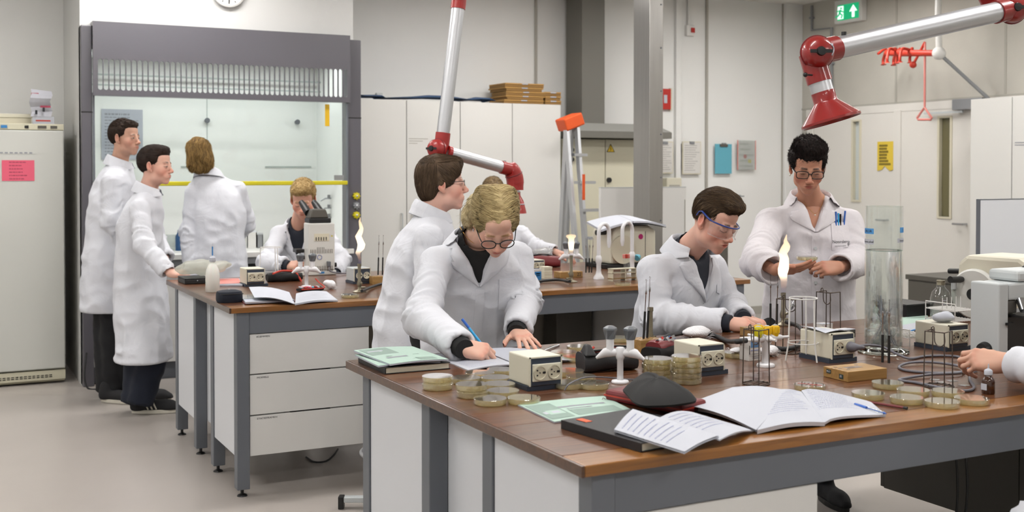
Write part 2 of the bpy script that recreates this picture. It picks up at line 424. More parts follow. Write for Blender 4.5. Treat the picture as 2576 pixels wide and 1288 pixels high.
mat('pane_dark', '#6d684c', 0.15); mat('pane_light', '#c9d0cf', 0.2)  # pane colours stand in for the dim corridor and pale light behind
zt = lambda u, v: at(u, v, x=X1-.05).z
door(1, 2048, 2250, 2147, 2164, zt(2155, 503), zt(2155, 306), 'pane_light')
door(2, 2268, 2452, 2364, 2392, zt(2378, 545), zt(2378, 297), 'pane_dark')
# ceiling lamps
for i, (lx, ly) in enumerate(LAMPS):
    t = thing('ceiling_lamp', 'long white fluorescent lamp fixed to the ceiling above the picture', 'lamp', (lx, ly, HH-.005), 0, 'ceiling lamps')
    MB().box(-.78, .78, -.17, .17, -.075, 0).build('housing', 'white_lam', t, bevel=.005)
    MB().box(-.74, .74, -.14, .14, -.083, -.0755).build('diffuser', 'lamp_white', t)

# ================================================================== FUME HOOD
H = thing('fume_hood', 'wide grey fume hood with slotted header and yellow sash rail, built into the white wall', 'fume hood', (0, 0, 0))
px0 = at(233, 60, y=8.50).x; px1 = at(881, 96, y=8.50).x
for a, b in ((hx0, px0+.002), (px1-.002, hx1+.015)):
    p = MB().box(a, b, hy-.0, 8.70, 0.0, 2.575).build('post', 'hood_grey', H, bevel=.006)
    MB().box(a-.001, b+.001, hy-.002, hy+.01, 1.955, 1.963).build('joint', 'black', p)
# header with slots
hz0, hz1, sz0, sz1, yb_ = 2.075, 2.60, 2.115, 2.335, 8.50
hd = MB(); ns = 48; sx0, sx1 = px0+.03, px1-.02; pit = (sx1-sx0)/ns; r = pit*.41
for k in range(ns):
    a, b = sx0+k*pit, sx0+(k+1)*pit; c = (a+b)/2; st = []
    for i in range(9): t = PI*i/8; st.append((c+r*math.cos(t), sz1-r+r*math.sin(t)))
    for i in range(9): t = PI+PI*i/8; st.append((c+r*math.cos(t), sz0+r+r*math.sin(t)))
    top = [(b, sz1-r), (b, sz1+.01), (c, sz1+.01), (a, sz1+.01), (a, sz1-r)]; bot = [(a, sz0+r), (a, sz0-.01), (c, sz0-.01), (b, sz0-.01), (b, sz0+r)]
    for yy in (yb_, yb_+.02):
        o = len(hd.v); vs = [(x, yy, z) for x, z in st] + [(x, yy, z) for x, z in top+bot]; fs = []
        S = list(range(18)); O = list(range(18, 28))
        for q in range(8): fs.append((S[q], S[q+1], O[min(4, (q+1)//2)]) if q % 2 == 0 else (S[q], S[q+1], O[(q+1)//2], O[(q)//2]))
        fs += [(S[8], S[9], O[5], O[4])]
        for q in range(8): fs.append((S[9+q], S[10+q], O[5+min(4, (q+1)//2)]) if q % 2 == 0 else (S[9+q], S[10+q], O[5+(q+1)//2], O[5+q//2]))
        fs += [(S[17], S[0], O[0], O[9])]
        hd.add(vs, fs)
    o = len(hd.v)
    vs = [(x, yb_, z) for x, z in st] + [(x, yb_+.02, z) for x, z in st]; hd.add(vs, [(i, (i+1) % 18, 18+(i+1) % 18, 18+i) for i in range(18)])
hd.box(px0, px1, yb_, yb_+.02, sz1+.01, hz1); hd.box(px0, px1, yb_, yb_+.02, hz0, sz0-.01)
hd.box(px0, sx0, yb_, yb_+.02, sz0-.01, sz1+.01); hd.box(sx1, px1, yb_, yb_+.02, sz0-.01, sz1+.01)
hd.box(px0, px1, yb_+.02, 8.64, hz1-.03, hz1); hd.box(px0, px1, yb_+.02, 8.56, hz0, hz0+.02)
hd.build('header', 'hood_grey', H)
# liner
L_ = MB(); ix0, ix1, iy1 = hx0+.09, hx1-.09, 9.38
L_.box(ix0, ix1, iy1, iy1+.03, .92, 2.5).build('back_panel', 'hood_inner', H)
MB().box(ix0-.03, ix0, 8.705, iy1+.03, .92, 2.5).build('side_panel', 'hood_inner', H)
MB().box(ix1, ix1+.03, 8.705, iy1+.03, .92, 2.5).build('side_panel', 'hood_inner', H)
MB().box(ix0, ix1, 8.66, iy1, 2.42, 2.46).build('roof_panel', 'hood_inner', H)
for u in (521, 748): 
    p = at(u, 303 if u == 521 else 307, y=iy1-.03); MB().cyl((p.x, iy1, p.z), (p.x, iy1-.04, p.z), .016, .022, 12).build('knob', 'steel_grey', H, smooth=40)
for u0, u1, v in ((455, 520, 420), (667, 783, 420)):
    a, b = at(u0, v, y=iy1-.003), at(u1, v, y=iy1-.003); MB().box(a.x, b.x, iy1-.006, iy1, a.z-.006, a.z+.006).build('slit', 'hood_line', H)
for u in (521,):
    a = at(u, 350, y=iy1).x; MB().box(a-.003, a+.003, iy1-.003, iy1, 1.0, 2.42).build('seam', 'hood_line', H)
for zz in (2.2, 2.28): MB().box(ix0, ix1, iy1-.12, iy1-.10, zz, zz+.012).build('baffle', 'hood_line', H)
MB().box(1.2, 2.88, 8.75, 8.95, 2.414, 2.4195).build('lamp_cover', 'lamp_soft', H)
# sash
sash = MB().box(px0+.012, px1-.012, 8.555, 8.561, 1.45, 2.09).build('sash_glass', 'glass_pane', H)
rz_ = at(650, 461, y=8.54).z
MB().box(px0+.01, px1-.012, 8.53, 8.565, rz_-.016, rz_+.016).build('sash_handle', 'yellow', H, bevel=.006)
for a in (px0+.004, px1-.014): MB().box(a, a+.012, 8.545, 8.57, .93, 2.08).build('sash_track', 'steel_grey', H)
a = at(823, 290, y=8.535); MB().box(a.x-.018, a.x+.018, 8.53, 8.535, a.z-.085, a.z+.085).build('warning_tag', 'yellow2', H, bevel=.002)
a = at(853, 447, y=8.55); MB().box(a.x-.04, a.x+.04, 8.55, 8.553, a.z-.02, a.z+.02).build('type_plate', 'steel_light', H)
# worktop ledge, apron, base
MB().box(hx0+.05, hx1-.05, 8.55, iy1, .885, .925).build('ledge', 'white_lam', H, bevel=.004)
MB().box(hx0+.05, hx1-.05, 8.575, 8.66, .835, .884).build('apron', 'steel_light', H)
MB().box(hx0+.05, hx1-.05, 8.63, 8.66, .775, .834).build('shadow_gap', 'black', H)
for k in range(4):
    w = (hx1-hx0-.12)/4; a = hx0+.06+k*w; c = MB().box(a+.003, a+w-.003, 8.60, 8.66, .13, .774).build('door', 'white_lam', H, bevel=.003)
    MB().box(a+w/2-.05, a+w/2+.05, 8.585, 8.599, .70, .715).build('handle', 'steel_grey', c, bevel=.003)
MB().box(hx0+.06, hx1-.06, 8.66, 8.70, 0, .13).build('plinth', 'steel_grey', H)
for v, m in ((493, 'yellow'), (517, 'steel_light'), (541, 'yellow')):
    p = at(895, v, y=hy); k = MB().lathe([(0.001, 0), (.024, 0), (.026, -.012), (.022, -.03), (.018, -.032), (.001, -.032)], 16, M=Matrix.Rotation(-PI/2, 4, 'X'))
    for i in range(8): k.box(-.004, .004, -.03, 0, .022, .029, M=Matrix.Rotation(i*PI/4, 4, 'Y'))
    o = k.build('valve_knob', m, H, smooth=35, loc=(p.x, hy, p.z)); MB().ball((0, -.03, 0), .009).build('cap', 'alu', o, smooth=60)
c = thing('cable', 'dark cable dangling to the floor by the left post of the fume hood', 'cable')
MB().tube(spline([(1.02, 8.53, .25), (1.0, 8.49, .1), (1.02, 8.46, .008), (1.1, 8.42, .008), (1.2, 8.46, .05), (1.3, 8.55, .12)], 8), .007, 6).build('lead', 'rubber', c, smooth=60)
# things in the hood
def printed(t, w, h, m, rows, ink='ink_grey', n=None, th=.002, x0=.08, x1=.92, y0=.1, y1=.9, seed=1, head=False):
    """upright sheet in the xz plane facing -y, origin bottom centre, with printed lines"""
    rr = random.Random(seed)
    sh = MB().box(-w/2, w/2, 0, th, 0, h).build('sheet', m, t)
    for k in range(rows):
        z = h*(y1 - (y1-y0)*k/max(1, rows-1)); L = rr.uniform(.55, 1.0); x = -w/2+w*x0
        hh = h/rows*(.30 if not (head and k == 0) else .5)
        b = MB()
        while x < -w/2+w*x0+(x1-x0)*w*L:
            ww = rr.uniform(.03, .1)*w; b.box(x, min(x+ww, w/2*.95), -.0008, 0, z-hh/2, z+hh/2); x += ww+.018*w
        b.build('print_line', ink, sh)
    return sh
p = at(308, 400, y=iy1-.01); t = thing('poster', 'large printed chart taped inside the fume hood behind the tall student', 'poster', (p.x, iy1-.008, at(308, 402, y=iy1).z))
w = at(360, 300, y=iy1).x-at(256, 300, y=iy1).x; h = at(300, 275, y=iy1).z-at(300, 402, y=iy1).z
printed(t, w, h, 'paper_cool', 14, 'ink_grey', seed=3, head=True)
def hoodbox(u0, u1, v0, v1, name, label, cat, m, y=8.95):
    a, b = at(u0, v0, y=y), at(u1, v1, y=y); t = thing(name, label, cat, ((a.x+b.x)/2, y+.06, .926))
    w = b.x-a.x; h = max(.03, a.z-.926); k = MB(); g = .006
    k.box(-w/2, w/2, -.06, .06, 0, g).box(-w/2, -w/2+g, -.06, .06, g, h).box(w/2-g, w/2, -.06, .06, g, h).box(-w/2, w/2, -.06, -.06+g, g, h).box(-w/2, w/2, .06-g, .06, g, h)
    k.build('wall', m, t); return t, w, h
t, w, h = hoodbox(417, 452, 592, 626, 'glass_tank', 'small glass tank on the ledge inside the fume hood by the boy in profile', 'tank', 'film')
MB().box(-w/2+.008, w/2-.008, -.05, .05, .007, h*.6).build('water', 'glass_thin', t)
t = thing('blue_bottle', 'narrow blue bottle on the fume hood ledge beside the long-haired student', 'bottle', (at(453, 600, y=8.9).x, 8.95, .926))
MB().lathe([(.001, 0), (.025, 0), (.025, .11), (.01, .14), (.01, .16), (.001, .16)], 14).build('glass', 'sheet_blue', t, smooth=50)
t, w, h = hoodbox(622, 646, 585, 625, 'beaker_box', 'white box on the fume hood ledge right of the long-haired student', 'box', 'white_lam')
MB().box(-w/2, w/2, -.06, .06, h, h+.012).build('lid', 'white_cool', t)
t, w, h = hoodbox(646, 662, 590, 622, 'grey_box', 'small grey box in the fume hood beside the white box', 'box', 'steel_light')
MB().box(-w/2, w/2, -.06, .06, h, h+.012).build('lid', 'mic_grey', t)
t = thing('yellow_bag', 'translucent pale yellow bag standing in the right corner of the fume hood', 'bag', (at(845, 560, y=9.0).x, 9.05, .926))
clear_mat('yellow_film', '#efe9a0', .3, .2, body=.4, bodycol='#e6dc7a')
MB().prism([(-.08, -.06), (.09, -.05), (.08, .06), (-.07, .05)], 0, .26, top=[(-.05, -.02), (.06, -.03), (.07, .02), (-.06, .02)]).build('film', 'yellow_film', t, bevel=.02)
for k, v in enumerate((498, 522, 545)):
    p = at(865, v, y=9.1); q = thing('tap', ['upper', 'middle', 'lower'][k]+' thin chrome gas tap on the right inner wall of the fume hood', 'tap', (ix1, 9.0, p.z))
    MB().tube([(0, 0, 0), (-.05, 0, 0), (-.09, 0, -.02)], .006, 8).build('spout', 'chrome', q, smooth=50)
    MB().cyl((-.02, 0, .0), (-.02, 0, .03), .012, .012, 10).build('handle', 'steel_light', q, smooth=40)
# wall clock over the hood
p = at(573, -22, y=8.62); t = thing('wall_clock', 'round white wall clock above the fume hood, cut by the top of the picture', 'clock', (p.x, 8.62, p.z))
Rm = Matrix.Rotation(PI/2, 4, 'X')
MB().lathe([(.001, 0), (.115, 0), (.125, .012), (.125, .04), (.112, .046), (.108, .036), (.001, .036)], 40, M=Rm).build('case', 'white_lam', t, smooth=35)
for i in range(12): MB().box(-.003, .003, -.039, -.036, .088, .100, M=Matrix.Rotation(i*PI/6, 4, 'Y')).build('hour_mark', 'ink', t)
MB().box(-.004, .004, -.043, -.040, -.09, .02).build('minute_hand', 'ink', t); MB().box(-.005, .005, -.046, -.0435, -.02, .06, M=Matrix.Rotation(1.2, 4, 'Y')).build('hour_hand', 'ink', t)

# ================================================================== FREEZER AND ITS THINGS
fy = 8.80; fx1 = at(163, 600, y=fy).x; fx0 = fx1-.72; ftop = at(100, 328, y=fy).z
t = thing('upright_freezer', 'tall off-white upright laboratory freezer left of the fume hood', 'freezer', (0, 0, 0))
mat('freezer', '#c4c5bf', 0.45); mat('freezer_trim', '#c9c5ae', .45)
zb = at(100, 962, y=fy).z
MB().box(fx0, fx1, fy+.05, Y1-.05, 0.01, ftop+.03).build('cabinet', 'freezer_trim', t, bevel=.006)
d = MB().box(fx0, fx1-.002, fy, fy+.048, at(100, 930, y=fy).z, ftop).build('door', 'freezer', t, bevel=.008)
cp = MB().box(fx0, fx1, fy+.005, fy+.055, ftop+.003, ftop+.047).build('control_panel', 'freezer_trim', t, bevel=.004)
for u0, u1, m in ((2, 18, 'blue_box'), (62, 72, 'black'), (95, 117, 'dark_panel'), (127, 144, 'dark_panel')):
    a, b = at(u0, 320, y=fy).x, at(u1, 320, y=fy).x; MB().box(a, b, fy+.001, fy+.006, ftop+.014, ftop+.034).build('display', m, cp)
kp = MB().box(fx0, fx1, fy+.01, fy+.05, 0.03, at(100, 933, y=fy).z-.003).build('kick_plate', 'freezer_trim', t, bevel=.003)
kz1 = at(100, 940, y=fy).z-.005
for k in range(22):
    a = fx0+.02+k*.028
    if a+.02 < fx1-.06: 
        for q in range(2): MB().box(a, a+.02, fy+.006, fy+.012, .05+q*(kz1-.05)/2, .05+(q+1)*(kz1-.05)/2-.008).build('grille_slot', 'black', kp)
p = at(46, 455, y=fy); t = thing('pink_notice', 'pink paper notice with lines of print on the freezer door', 'notice', (p.x, fy-.003, p.z))
w = at(87, 430, y=fy).x-at(5, 430, y=fy).x; h = at(46, 403, y=fy).z-at(46, 455, y=fy).z
mat('pink_ink', '#a8475c', .8); printed(t, w, h, 'pink', 6, 'pink_ink', x0=.22, x1=.85, seed=5)
p = at(42, 388, y=fy); t = thing('label_strip', 'thin pale strip of faint lettering above the pink notice on the freezer', 'label', (p.x, fy-.0015, p.z))
MB().box(-.12, .12, 0, .001, 0, .02).build('strip', 'freezer', t)
for k in range(7): MB().box(-.11+k*.032, -.09+k*.032, -.001, 0, .005, .015).build('print_block', 'ink_grey', t)
zt_ = ftop+.03
a, b = at(-60, 300, y=9.0), at(80, 285, y=9.0)
t = thing('carton', 'flat cream carton lying on top of the freezer', 'box', ((a.x+b.x)/2, 9.2, zt_+.001)); hw = (b.x-a.x)/2
MB().box(-hw, hw, -.17, .17, 0, .065).build('tray', 'ivory2', t, bevel=.004); MB().box(-hw-.004, hw+.004, -.174, .174, .066, .095).build('lid', 'ivory', t, bevel=.004)
p = at(105, 312, y=8.93); t = thing('leaflet_stack', 'folded grey printed leaflet propped up on the freezer', 'leaflet', (p.x, 8.93, zt_+.02))
mat('leaflet', '#b9bac2', .7)
MB().box(-.06, .085, 0, .004, 0, .055).build('front_sheet', 'paper', t); MB().box(-.04, .06, -.001, 0, .02, .03).build('print_line', 'red_trim', t)
s = MB().sheet(lambda u, v: (-.075+.14*u+.01*math.sin(v*9), -.002+.02*math.sin(v*7), .055+.20*v+.015*u*math.sin(v*5)), 4, 6).build('folded_sheet', 'leaflet', t)
for k in range(3): MB().box(-.07+.03*k, -.02+.04*k, -.01, -.006, .21-.045*k, .225-.045*k).build('print_line', 'pink_ink', t)
for k in range(2): MB().box(-.045+.05*k, -.03+.05*k, -.02, -.012, .07+.02*k, .10+.02*k).build('figure', 'ink', t)

# ================================================================== TALL CUPBOARDS AND WHAT LIES ON THEM
cy = 9.2; cz = 2.155
seams = [at(u, 400, y=cy).x for u in (1023, 1158, 1289, 1411)]; cx0 = hx1+.05
names = ['white two-door cupboard on the far wall, next to the fume hood', 'white two-door cupboard on the far wall, under the cardboard boxes']
for k, (a, m_, b) in enumerate(((cx0, seams[0], seams[1]), (seams[1], seams[2], seams[3]))):
    t = thing('tall_cupboard', names[k], 'cupboard', (0, 0, 0), 0, 'tall cupboards')
    MB().box(a+.003, b-.003, cy+.022, CW, 0.06, cz).build('body', 'white_lam2', t); MB().box(a+.01, b-.01, cy+.05, CW, 0, .06).build('plinth', 'steel_grey', t)
    for q, (c0, c1) in enumerate(((a, m_), (m_, b))):
        d = MB().box(c0+.0035, c1-.0035, cy, cy+.02, .07, cz).build('door', 'white_lam2', t, bevel=.002)
        hx_ = c1-.05 if q == 0 else c0+.05
        MB().tube([(hx_, cy, 1.03), (hx_, cy-.03, 1.03), (hx_, cy-.03, 1.17), (hx_, cy, 1.17)], .006, 8).build('handle', 'mic_grey', d, smooth=40)
a = at(1050, 350, y=cy); t = thing('printed_label', 'faint printed label on the second cupboard door', 'label', (a.x, cy-.001, a.z))
for k in range(3): MB().box(-.08, .1-.05*k, 0, .001, -.02*k, -.02*k+.006).build('print_line', 'seam', t)
yb2 = 9.33
t = thing('blue_sheet_roll', 'long flattened blue sheet lying along the top of the cupboards', 'sheet')
prof = [(908, 241, 8), (955, 245, 9), (960, 246, 3), (990, 250, 5), (1040, 247, 8), (1080, 243, 12), (1130, 243, 12), (1175, 246, 6), (1200, 245, 11), (1230, 246, 10), (1236, 254, 3)]
def bl(u, v):
    k = u*(len(prof)-1); i = min(int(k), len(prof)-2); f = k-i
    U = prof[i][0]*(1-f)+prof[i+1][0]*f; T = prof[i][2]*(1-f)+prof[i+1][2]*f; x = at(U, 250, y=yb2).x
    return (x, yb2-.1+.28*v, cz+.012+T*.0042*math.sin(PI*min(1, .15+.7*v)))
MB().sheet(bl, 40, 6, .0).build('folds', 'sheet_blue', t, smooth=50)
def boxes(u0, u1, vtop, vbot, n, lab, yy, grp):
    a, b = at(u0, vtop, y=yy), at(u1, vtop, y=yy); h = (at(u0, vtop, y=yy).z-cz)/n; rr = random.Random(u0)
    for k in range(n):
        o = thing('carton_tray', lab % ['bottom', 'second', 'third', 'fourth', 'fifth'][k], 'box', ((a.x+b.x)/2+rr.uniform(-.015, .015), yy+.16, cz+.002+k*h), rr.uniform(-.04, .04), grp)
        w = (b.x-a.x)/2; g = .93 if k % 2 else 1.0
        MB().box(-w*g, w*g, -.16, .16, 0, h*.62).build('tray', 'kraft_dark', o, bevel=.003)
        MB().box(-w, w, -.165, .165, h*.62, h-.002).build('lid', 'kraft', o, bevel=.003)
        MB().box(-.03, .03, -.168, -.165, h*.66, h*.9).build('label', 'paper', o)
boxes(1272, 1370, 208, 258, 5, '%s flat brown carton of the tall left-hand pile on the cupboards', 9.24, 'brown cartons on the cupboards')
boxes(1371, 1411, 231, 261, 3, '%s flat brown carton of the short right-hand pile on the cupboards', 9.24, 'brown cartons on the cupboards')
p = at(955, 242, y=Y1-.03); t = thing('wall_socket', 'small grey junction box on the far wall above the cupboards', 'socket', (p.x, Y1-.03, p.z)); MB().box(-.03, .03, 0, .03, -.03, .03).build('housing', 'mic_grey', t, bevel=.004); MB().box(-.02, .02, -.004, 0, -.02, .02).build('cover', 'white_lam', t)

# ================================================================== SWITCH CABINET, DUCT, LADDER
ey = 9.25; ex0 = at(1418, 400, y=ey).x; ex1 = at(1660, 400, y=ey).x; em = at(1523, 400, y=ey).x; ez = at(1500, 346, y=9.05).z-.006
t = thing('switch_cabinet', 'beige electrical switch cabinet with a yellow warning triangle', 'cabinet')
MB().box(ex0, ex1, ey+.03, Y1-.01, 0.1, ez).build('body', 'beige_cab', t); MB().box(ex0+.02, ex1-.02, ey+.06, Y1-.02, 0, .1).build('plinth', 'steel_grey', t)
for a, b in ((ex0, em), (em, ex1)): 
    d = MB().box(a+.004, b-.004, ey, ey+.028, .12, ez-.005).build('door', 'beige_cab', t, bevel=.004)
    if a == em:
        p = at(1531, 453, y=ey); MB().cyl((p.x, ey-.02, p.z), (p.x, ey, p.z), .025, n=14).build('lock', 'black', d, smooth=40)
    else:
        for u, v in ((1438, 377), (1438, 401)): p = at(u, v, y=ey); MB().cyl((p.x, ey-.02, p.z), (p.x, ey, p.z), .02, n=12).build('lock', 'black', d, smooth=40)
p = at(1536, 374, y=ey); w = .042; tr = [(-w, -w*.75), (w, -w*.75), (0, w)]
o = MB().prism([(p.x+a, p.z+b) for a, b in tr], 0, .002, M=Matrix(((1, 0, 0, 0), (0, 0, -1, ey-.0005), (0, 1, 0, 0), (0, 0, 0, 1)))).build('warning_triangle', 'sign_yellow', t)
for i in range(3):
    a, b = tr[i], tr[(i+1) % 3]; MB().tube([(p.x+a[0], ey-.003, p.z+a[1]), (p.x+b[0], ey-.003, p.z+b[1])], .0025, 6).build('border', 'black', o)
zz = [(.006, .022), (-.006, .0), (.005, .0), (-.003, -.022)]
for i in range(3): MB().tube([(p.x+zz[i][0], ey-.003, p.z+zz[i][1]), (p.x+zz[i+1][0], ey-.003, p.z+zz[i+1][1])], .0025, 6).build('bolt_symbol', 'black', o)
t = thing('extract_duct', 'dark grey ventilation duct running up from a canopy over the switch cabinet', 'duct')
mat('duct', '#6b6962', .6); mat('duct2', '#8d8d88', .55)
zc_ = at(1500, 308, y=9.05).z; a, b = at(1464, 200, y=9.3).x, at(1521, 200, y=9.3).x
MB().box(a, b, 9.3, 9.6, zc_+.002, HH-.002).build('shaft', 'duct', t)
zc = at(1500, 308, y=9.05).z; zd = at(1500, 346, y=9.05).z
MB().box(ex0, ex1, 9.05, Y1-.005, zd, zd+.06).build('rim', 'duct', t)
xm0, xm1 = a-.05, b+.05
c = MB(); c.add([(ex0, 9.05, zd+.061), (ex1, 9.05, zd+.061), (ex1, Y1-.005, zd+.061), (ex0, Y1-.005, zd+.061), (ex0+.1, 9.2, zc), (ex1-.1, 9.2, zc), (ex1-.1, Y1-.005, zc), (ex0+.1, Y1-.005, zc)], [(0, 1, 5, 4), (1, 2, 6, 5), (2, 3, 7, 6), (3, 0, 4, 7), (4, 5, 6, 7), (3, 2, 1, 0)])
c.build('canopy', 'duct2', t)
t = thing('folding_ladder', 'aluminium folding ladder with an orange top cap leaning by the switch cabinet', 'ladder')
ly = 8.55
a, b = at(1424, 320, y=ly), at(1452, 560, y=ly); dr = (b-a); bot = a+dr*((a.z)/(a.z-b.z)); fr = lambda q, dx, dy: Vector((q.x+dx, q.y+dy, q.z))
def rail(p, q, w, name='stile'):
    M_ = frame(p, (1, 0, 0), (q-p)); L = (q-p).length; return MB().box(-w/2, w/2, 0, L, -.03, .03, M=M_).build(name, 'alu', t, bevel=.003)
rail(fr(a, 0, 0), fr(bot, 0, -.3), .03); rail(fr(a, .12, .02), fr(bot, .36, -.25), .03)
rail(fr(a, .04, .06), fr(bot, .12, .25), .025, 'rear_leg'); rail(fr(a, .1, .08), fr(bot, .3, .25), .025, 'rear_leg')
for k in range(1, 8):
    f = k/8; p = a.lerp(bot, f)+Vector((0, -.3*f, 0)); q = p+Vector((.12+.24*f, .03, 0)); MB().box(0, (q-p).length, -.04, .04, -.012, .012, M=frame(p, q-p, (0, 1, 0))).build('tread', 'alu', t)
MB().box(-.03, .16, -.08, .09, -.05, .06, M=Matrix.Translation(a+Vector((0, .03, .02))) @ Matrix.Rotation(-.35, 4, 'Y')).build('top_cap', 'orange', t, bevel=.012)
p = at(1437, 470, y=ly); MB().box(-.013, .013, -.004, 0, -.11, .11, M=frame(p+Vector((.005, -.2, 0)), (1, 0, 0), (0, 1, 0))).build('orange_sticker', 'orange', t)

# ================================================================== STEEL COLUMN, WHITE PANELS, THINGS ON THE RIGHT OF THE FAR WALL
x0c, y0c = 4.91, 7.2
t = thing('steel_column', 'brushed stainless steel service column standing behind the back bench', 'column')
MB().box(x0c, x0c+.125, y0c, y0c+.22, 0, HH-.002).build('cladding', 'brushed', t, bevel=.003)
for k in range(9): MB().cyl((x0c+.105, y0c-.004, .5+.33*k), (x0c+.105, y0c+.001, .5+.33*k), .006, n=8).build('screw', 'steel_grey', t)
pyw = 7.75; a, b = at(1511, 473, y=pyw), at(1726, 481, y=pyw)
t = thing('white_screen', 'low white partition panel behind the steel column', 'panel', (a.x, pyw, 0))
MB().box(0, b.x-a.x, 0, .03, .02, a.z).build('board', 'white_lam', t, bevel=.003); MB().box(0, b.x-a.x, -.002, .032, a.z, a.z+.006).build('edging', 'mic_grey', t)
q = at(1722, 520, y=pyw).x-a.x; MB().box(q, q+.006, -.004, 0, .9, 1.3).build('seam', 'seam', t)
p0, p1 = at(1800, 560, y=7.3), at(1832, 560, y=7.3)
t = thing('steel_cabinet', 'dark grey metal cabinet end showing behind the student with safety glasses', 'cabinet', ((p0.x+p1.x)/2, 7.5, 0)); w = (p1.x-p0.x)/2
MB().box(-w, w, -.2, -.14, .05, 1.08).build('body', 'dark_panel', t, bevel=.004); MB().box(-w+.01, w-.01, -.19, -.15, 0, .05).build('plinth', 'black', t)
def wallthing(u, v, name, label, cat, y=Y1): 
    p = at(u, v, y=y); return thing(name, label, cat, (p.x, y, p.z)), p
yw = Y1-.04
def dims(u0, u1, v0, v1, y): 
    return at(u1, v0, y=y).x-at(u0, v0, y=y).x, at(u0, v0, y=y).z-at(u0, v1, y=y).z
t, p = wallthing(1672, 275, 'fire_call_box', 'red fire alarm box on the far wall beside the steel column', 'alarm box', yw); w, h = dims(1655, 1687, 223, 275, yw)
MB().box(-w/2, w/2, 0, .04, 0, h).build('case', 'red', t, bevel=.004); MB().box(w/2, w/2+.02, .01, .04, -.01, h+.01).build('rim', 'ivory2', t); MB().box(-.01, .03, -.003, 0, h*.3, h*.7).build('symbol', 'paper', t)
t, p = wallthing(1738, 77, 'alarm_button', 'small ivory switch box with a red square high on the far wall', 'alarm button', yw)
MB().box(-.05, .05, 0, .04, -.055, .055).build('housing', 'white_lam', t, bevel=.005); MB().box(.0, .045, -.012, 0, -.02, .03).build('button', 'red', t, bevel=.003); MB().tube([(-.015, .02, .055), (-.015, .02, HH-p.z)], .012, 8).build('conduit', 'white_lam', t, smooth=40)
for (u0, u1, v0, v1, nm, lab, m, sd) in ((1655, 1692, 358, 434, 'pinned_sheet', 'printed sheet pinned to the far wall, half hidden by the steel column', 'paper', 11), (1719, 1762, 358, 436, 'clipboard', 'white clipboard with a printed page on the far wall', 'paper', 12)):
    w, h = dims(u0, u1, v0, v1, yw); t, p = wallthing((u0+u1)/2, v1, nm, lab, 'sheet' if nm[0] == 'p' else 'clipboard', yw)
    MB().box(-w/2-.01, w/2+.01, .003, .01, -.01, h+.01).build('board', 'ivory2', t); printed(t, w, h, 'sheet_white', 12, 'ink_pale', seed=sd); MB().box(-.03, .03, -.006, 0, h-.02, h+.01).build('clip', 'steel_light', t)
w, h = dims(1799, 1841, 362, 437, yw); t, p = wallthing(1820, 437, 'blue_clipboard', 'bright blue empty clipboard hanging on the far wall', 'clipboard', yw)
MB().box(-w/2, w/2, 0, .008, 0, h).build('board', 'teal_clip', t, bevel=.002); MB().box(-.05, .05, -.012, -.001, h-.03, h).build('clip', 'dark_panel', t, bevel=.003); MB().box(-.025, .025, -.014, -.002, h, h+.012).build('clip_lever', 'steel_light', t)
w, h = dims(1857, 1897, 355, 425, yw); t, p = wallthing(1877, 425, 'document_pocket', 'clear plastic pocket of papers hanging right of the blue clipboard', 'document pocket', yw)
printed(t, w, h, 'sheet_white', 5, 'ink_pale', seed=21); MB().box(-w/2-.015, w/2+.01, -.012, -.009, -.01, h+.01).build('pocket_front', 'film', t); MB().cyl((-.02, -.008, h*.45), (-.02, -.006, h*.45), .022, n=16).build('stamp', 'red_trim', t); MB().box(.02, .06, -.008, -.006, h*.22, h*.34).build('mark', 'yellow', t)
for e in ((-w/2-.015, 0), (w/2+.01, 0)): MB().box(e[0]-.004, e[0]+.004, -.013, -.006, -.01, h+.01).build('pocket_edge', 'pink_dull', t)
w, h = dims(1667, 1705, 447, 477, yw); t, p = wallthing(1688, 477, 'towel_dispenser', 'small cream dispenser box on the far wall right of the steel column', 'dispenser', yw)
MB().box(-w/2, w/2, -.06, .04, 0, h).build('case', 'ivory', t, bevel=.012); MB().box(-w/2+.03, w/2-.03, -.064, -.06, .02, .05).build('slot', 'seam', t)
t, p = wallthing(1862, 495, 'door_hook', 'thin dark horizontal hook bar on the far wall beside the teacher', 'hook', yw); MB().box(-.06, .04, -.02, 0, 0, .012).build('bar', 'steel_light', t); MB().box(-.01, .01, 0, .04, -.01, .02).build('bracket', 'steel_light', t)
# exit sign on the concrete wall
xs = X1-.02; a, b = at(2108, 35, x=xs), at(2177, 25, x=xs); t = thing('exit_sign', 'lit green emergency exit sign with running figure and arrow on the concrete wall', 'exit sign', (X1, (a.y+b.y)/2, 0)); wy = (a.y-b.y)/2; z0, z1 = at(2140, 57, x=xs).z, at(2140, -2, x=xs).z
MB().box(-.07, 0, -wy, wy, z0, z1).build('case', 'white_lam', t, bevel=.006)
g0, g1 = z0+.03, z0+(z1-z0)*.78; MB().box(-.074, -.07, -wy+.04, wy-.05, g0, g1).build('panel', 'exit_green', t)
gm = (g0+g1)/2; gh = (g1-g0)
Mx = lambda y: Matrix(((0, 0, -1, -.0745), (-1, 0, 0, y), (0, 1, 0, gm), (0, 0, 0, 1)))
ar = [(-.018, -.4), (.018, -.4), (.018, -.02), (.055, -.02), (0, .4), (-.055, -.02), (-.018, -.02)]
MB().prism([(x*gh*5.2 if False else x*1.0, z*gh) for x, z in ar], 0, .003, M=Mx(-wy*.42)).build('arrow', 'exit_white', t)
MB().box(-.0775, -.0745, wy*.30, wy*.72, gm-gh*.42, gm+gh*.42).build('doorway', 'exit_white', t)
f = MB(); yy = wy*.5; X_ = -.080
